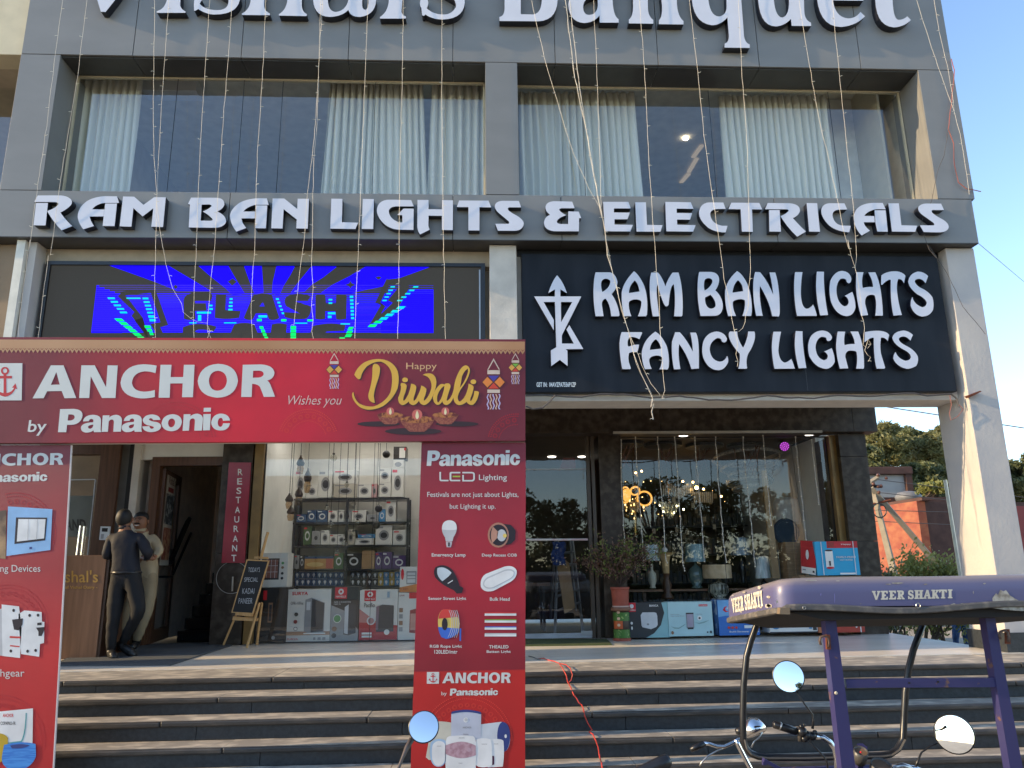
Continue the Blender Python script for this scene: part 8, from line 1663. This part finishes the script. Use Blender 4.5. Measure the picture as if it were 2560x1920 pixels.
# trees
def leafmat(name, c1, c2, tr_=.25):
    m = mat(name, c1, .55, col2=c2, thr=(.35, .65), vs=1.2); b_ = m.node_tree.nodes['Principled BSDF']; n = m.node_tree.nodes; l = m.node_tree.links
    out = n['Material Output']; tl = n.new('ShaderNodeBsdfTranslucent'); tl.inputs[0].default_value = tuple(c2)+(1,); mx = n.new('ShaderNodeMixShader'); mx.inputs[0].default_value = tr_
    l.new(b_.outputs[0], mx.inputs[1]); l.new(tl.outputs[0], mx.inputs[2]); l.new(mx.outputs[0], out.inputs[0]); return m
LF1 = leafmat('leaf_olive', (.14, .14, .05), (.27, .25, .10), .35); LF2 = leafmat('leaf_dark', (.075, .085, .035), (.16, .17, .065)); LF3 = leafmat('leaf_fresh', (.12, .14, .03), (.30, .29, .08), .35)
LF0 = leafmat('leaf_roadside', (.04, .055, .018), (.10, .115, .035))
BARK = mat('bark', (.10, .07, .05), .9, bump=.6, bs=12)
def tree(x, y, h, R_, cz, m, n, leaf, label, seed, clumps=26, name='tree', group=None, sq=.8):
    r_ = random.Random(seed); t = thing(name, (x, y, 0), label, 'tree', group)
    b = MB().tube([(x, y, -.05), (x+.1*R_*.3, y, h*.25), (x, y+.1, cz)], [R_*.07+.06, R_*.055+.04, R_*.03+.02], 8); cs = []
    for k in range(clumps):
        while True:
            d = Vector((r_.uniform(-1, 1), r_.uniform(-1, 1), r_.uniform(-1, 1)))
            if .25 < d.length < 1: break
        c = Vector((x+d.x*R_*.78, y+d.y*R_*.78, cz+d.z*R_*.78*sq)); cs.append((c, R_*r_.uniform(.18, .34)))
        b.tube([(x, y, cz-R_*.5*sq), Vector((x, y, cz)).lerp(c, .5)+Vector((0, 0, -.1)), c], [R_*.02+.015, R_*.012+.01, .01], 5, False)
    part(b, 'trunk', BARK, t, True)
    V, Fc = [], []
    for c, cr in cs:
        for k in range(n//clumps):
            u = r_.uniform(-1, 1); a = r_.uniform(0, 6.283); q = math.sqrt(1-u*u); rr_ = cr*(r_.random()**.33)*r_.choice((1, 1, 1, 1.15))
            p = c+Vector((q*math.cos(a)*rr_, q*math.sin(a)*rr_, u*rr_*.75)); nx = Vector((r_.gauss(0, 1), r_.gauss(0, 1), r_.gauss(0, 1)+.4)).normalized(); w_ = nx.orthogonal().normalized(); w2 = nx.cross(w_); th = r_.uniform(0, 6.28); A_ = w_*math.cos(th)+w2*math.sin(th); B2 = nx.cross(A_); s = leaf*r_.uniform(.6, 1.35); k0 = len(V)
            V += [p-A_*s, p+B2*s*.42, p+A_*s, p-B2*s*.42]; Fc.append((k0, k0+1, k0+2, k0+3))
    mesh('crown', V, Fc, m, t); return t
def crown_at(px, py_top, Y, width_px, **k):
    q = P(px, py_top, Y); R_ = width_px/FPX*Y/2*1.05; return q, R_
bgt = [(2195, 1045, 46, 150, LF1), (2262, 1068, 50, 120, LF2), (2315, 1072, 47, 130, LF1), (2345, 1062, 52, 100, LF1), (2385, 1100, 48, 120, LF2), (2150, 1100, 44, 130, LF2), (2560, 1130, 50, 120, LF2), (2610, 1150, 46, 130, LF1), (2480, 1140, 52, 150, LF2), (2290, 1150, 44, 130, LF2), (2350, 1160, 44, 110, LF2)]
bl_ = ['tall olive green tree against the sky at the left of the gap', 'dark tree between the two taller olive ones', 'olive green rounded tree in the middle of the passage view', 'olive tree top just left of the corner column', 'dark tree mostly behind the corner column', 'dark tree hidden at the stone corner', 'dark tree at the right picture edge', 'olive tree just outside the right edge', 'dark tree behind the corner column base', 'low dark tree right behind the grey rooftop room', 'low dark tree over the shaded brick wall']
for k, ((px, py, Y, wpx, m), lb) in enumerate(zip(bgt, bl_)):
    q = P(px, py, Y); R_ = wpx/FPX*Y/2; cz = q.z-R_*1.0
    tree(q.x, Y, q.z, R_, cz, m, 15000, .125, lb, 30+k, 44, group='trees beyond the brick walls', sq=1.15)
def bush(px, py0, py1, Y, wpx, m, n, leaf, label, seed, z0=None):
    a, b = P(px, py1, Y), P(px, py0, Y); R_ = wpx/FPX*Y/2; r_ = random.Random(seed); zb = a.z if z0 is None else z0
    t = thing('bush', (a.x, Y, zb), label, 'bush'); H = b.z-zb; V = MB()
    br = MB()
    for k in range(14):
        q = Vector((a.x+r_.uniform(-R_, R_)*.8, Y+r_.uniform(-.5, .5), zb+H*r_.uniform(.5, 1))); br.tube([(a.x+r_.uniform(-.3, .3), Y, zb), (q+Vector((a.x, Y, zb)))/2, q], [.03, .02, .008], 4, False)
        for i in range(n//14):
            p = q+Vector((r_.gauss(0, R_*.22), r_.gauss(0, R_*.3), r_.gauss(0, H*.12)-H*.1)); 
            if p.z < zb: continue
            nx = Vector((r_.gauss(0, 1), r_.gauss(0, 1), r_.gauss(0, 1))).normalized(); w_ = nx.orthogonal().normalized(); w2 = nx.cross(w_); s = leaf*r_.uniform(.6, 1.3)
            V.add([p-w_*s, p+w2*s*.45, p+w_*s, p-w2*s*.45], [(0, 1, 2, 3)])
    part(br, 'stems', BARK, t); part(V, 'leaves', m, t)['kind'] = 'stuff'; return t
bush(2322, 1405, 1480, 17, 135, LF3, 9000, .055, 'bushy green shrub with yellow lit leaves behind the blue roof', 3, 0)
bush(2225, 1440, 1480, 19, 100, LF2, 3500, .06, 'dark green bush at the foot of the stone corner', 4, 0)
bush(2330, 1208, 1245, 31, 52, LF3, 900, .10, 'small yellowish shrub growing on top of the brick wall', 5, P(2330, 1243, 31).z)
# red painted kerb wall sliver at the far right
o = MB().hexa([P(2552, 1420, 16), P(2640, 1420, 16), P(2600, 1265, 16), P(2541, 1265, 16)], .3).build('red_hoarding', DRED); tag(o, 'sliver of a red hoarding right of the corner column', 'hoarding')
# grey road wall behind the porch end, and the person whose jeans show
o = box('side_road_wall', 6.3, 30, 23.5, 23.8, 0, 1.35, mat('grey_paint_wall', (.17, .19, .22), .8)); tag(o, 'long low grey wall beyond the right end of the porch', 'wall')
JX = lambda x, y, Y, r: (P(*ZR(x, y), Y), r)
Yp = 17.5
j = {'pel': JX(1808, 398, Yp, (.15, .12)), 'sp': JX(1808, 340, Yp, .15), 'ch': JX(1806, 270, Yp, .17), 'nk': JX(1806, 215, Yp, .06), 'h1': JX(1806, 195, Yp, .08), 'h2': JX(1806, 178, Yp, .1),
     'sl': JX(1778, 240, Yp, .07), 'el': JX(1764, 310, Yp, .05), 'wl': JX(1772, 380, Yp, .035), 'sr': JX(1838, 240, Yp, .07), 'er': JX(1854, 310, Yp, .05), 'wr': JX(1848, 380, Yp, .035),
     'hl': JX(1788, 420, Yp, .11), 'kl': JX(1780, 500, Yp, .075), 'al': JX(1776, 585, Yp, .05), 'tl': JX(1776, 592, Yp-.2, .045), 'hr': JX(1828, 420, Yp, .11), 'kr': JX(1842, 500, Yp, .075), 'ar': JX(1852, 585, Yp, .05), 'tr': JX(1856, 592, Yp-.2, .045)}
e = [('pel', 'sp', 1), ('sp', 'ch', 1), ('ch', 'nk', 1), ('nk', 'h1', 0), ('h1', 'h2', 0), ('ch', 'sl', 1), ('sl', 'el', 1), ('el', 'wl', 0), ('ch', 'sr', 1), ('sr', 'er', 1), ('er', 'wr', 0), ('pel', 'hl', 2), ('hl', 'kl', 2), ('kl', 'al', 2), ('al', 'tl', 3), ('pel', 'hr', 2), ('hr', 'kr', 2), ('kr', 'ar', 2), ('ar', 'tr', 3)]
pz_ = person(j, e, 'pel', [SKIN, SHIRT1, mat('blue_jeans', (.03, .07, .17), .85, var=.3, vs=12), SHOE], 'person in blue jeans far off between the roof and the corner column')
pz_.location.z -= min((v.co.z for v in pz_.children[0].data.vertices))
# ---------------------------------------------------------------- across the road, behind the camera: what the shop windows mirror
ob_ = thing('roadside_house', (-14, -34, 0), 'low pale roadside building across the road, seen in the shop window reflection', 'house')
box('wall', -34, -3, -38, -34, 0, 5.2, CREAM, ob_); box('roof', -34.4, -2.6, -38.4, -33.6, 5.203, 5.5, PLASTER, ob_)
for k in range(8): box('window', -32+k*3.8, -30.4+k*3.8, -33.99, -33.95, 1.6, 3.4, PICD, ob_)
rt = random.Random(9)
for k, (x, y, h, R_) in enumerate(((2, -24, 7.2, 3.2), (-1.5, -27, 8.6, 3.4), (6.5, -26, 7.0, 3.3), (11, -25, 7.6, 3.4), (15.5, -28, 8.4, 3.6), (20, -26, 7.4, 3.4), (25, -28, 8.2, 3.8), (-7, -29, 6.6, 2.6))):
    tree(x, y, h, R_, h-R_*.85, LF0, 5000, .16, 'roadside tree across the road, number %s from the left in the mirrored row' % ordn[k], 80+k, 22, group='roadside trees across the road', sq=.9)
hg = MB(); hgr = random.Random(15)
for k in range(16000):
    q = Vector((hgr.uniform(-3, 30), -21.5+hgr.gauss(0, .5), abs(hgr.gauss(1.2, .9)))); u = Vector((hgr.gauss(0, 1), hgr.gauss(0, 1), hgr.gauss(0, 1))).normalized(); w_ = u.orthogonal(); s = hgr.uniform(.08, .2); hg.add([q-u*s, q+w_*s*.6, q+u*s, q-w_*s*.6], [(0, 1, 2, 3)])
hd_ = thing('hedge', (13, -21.5, 0), 'long dark hedge under the roadside trees across the road', 'hedge'); part(hg, 'foliage', LF0, hd_)['kind'] = 'stuff'
box('hedge_core', -3, 30, -21.9, -21.3, 0, 1.9, mat('hedge_dark', (.02, .025, .01), .9), hd_)
vh = thing('parked_car', (3, -8, 0), 'dark parked car on the road in front of the shops', 'car')
box('body', 1, 5.2, -9, -7.2, .35, .95, PICD, vh, bev=.12); box('cabin', 1.9, 4.4, -8.85, -7.35, .953, 1.45, PICG, vh, bev=.15)
for x in (1.8, 4.4):
    for y in (-8.95, -7.25): part(MB().torus((x, y, .32), .23, .09, (0, 1, 0), 20, 8), 'wheel', BLACK, vh, True)
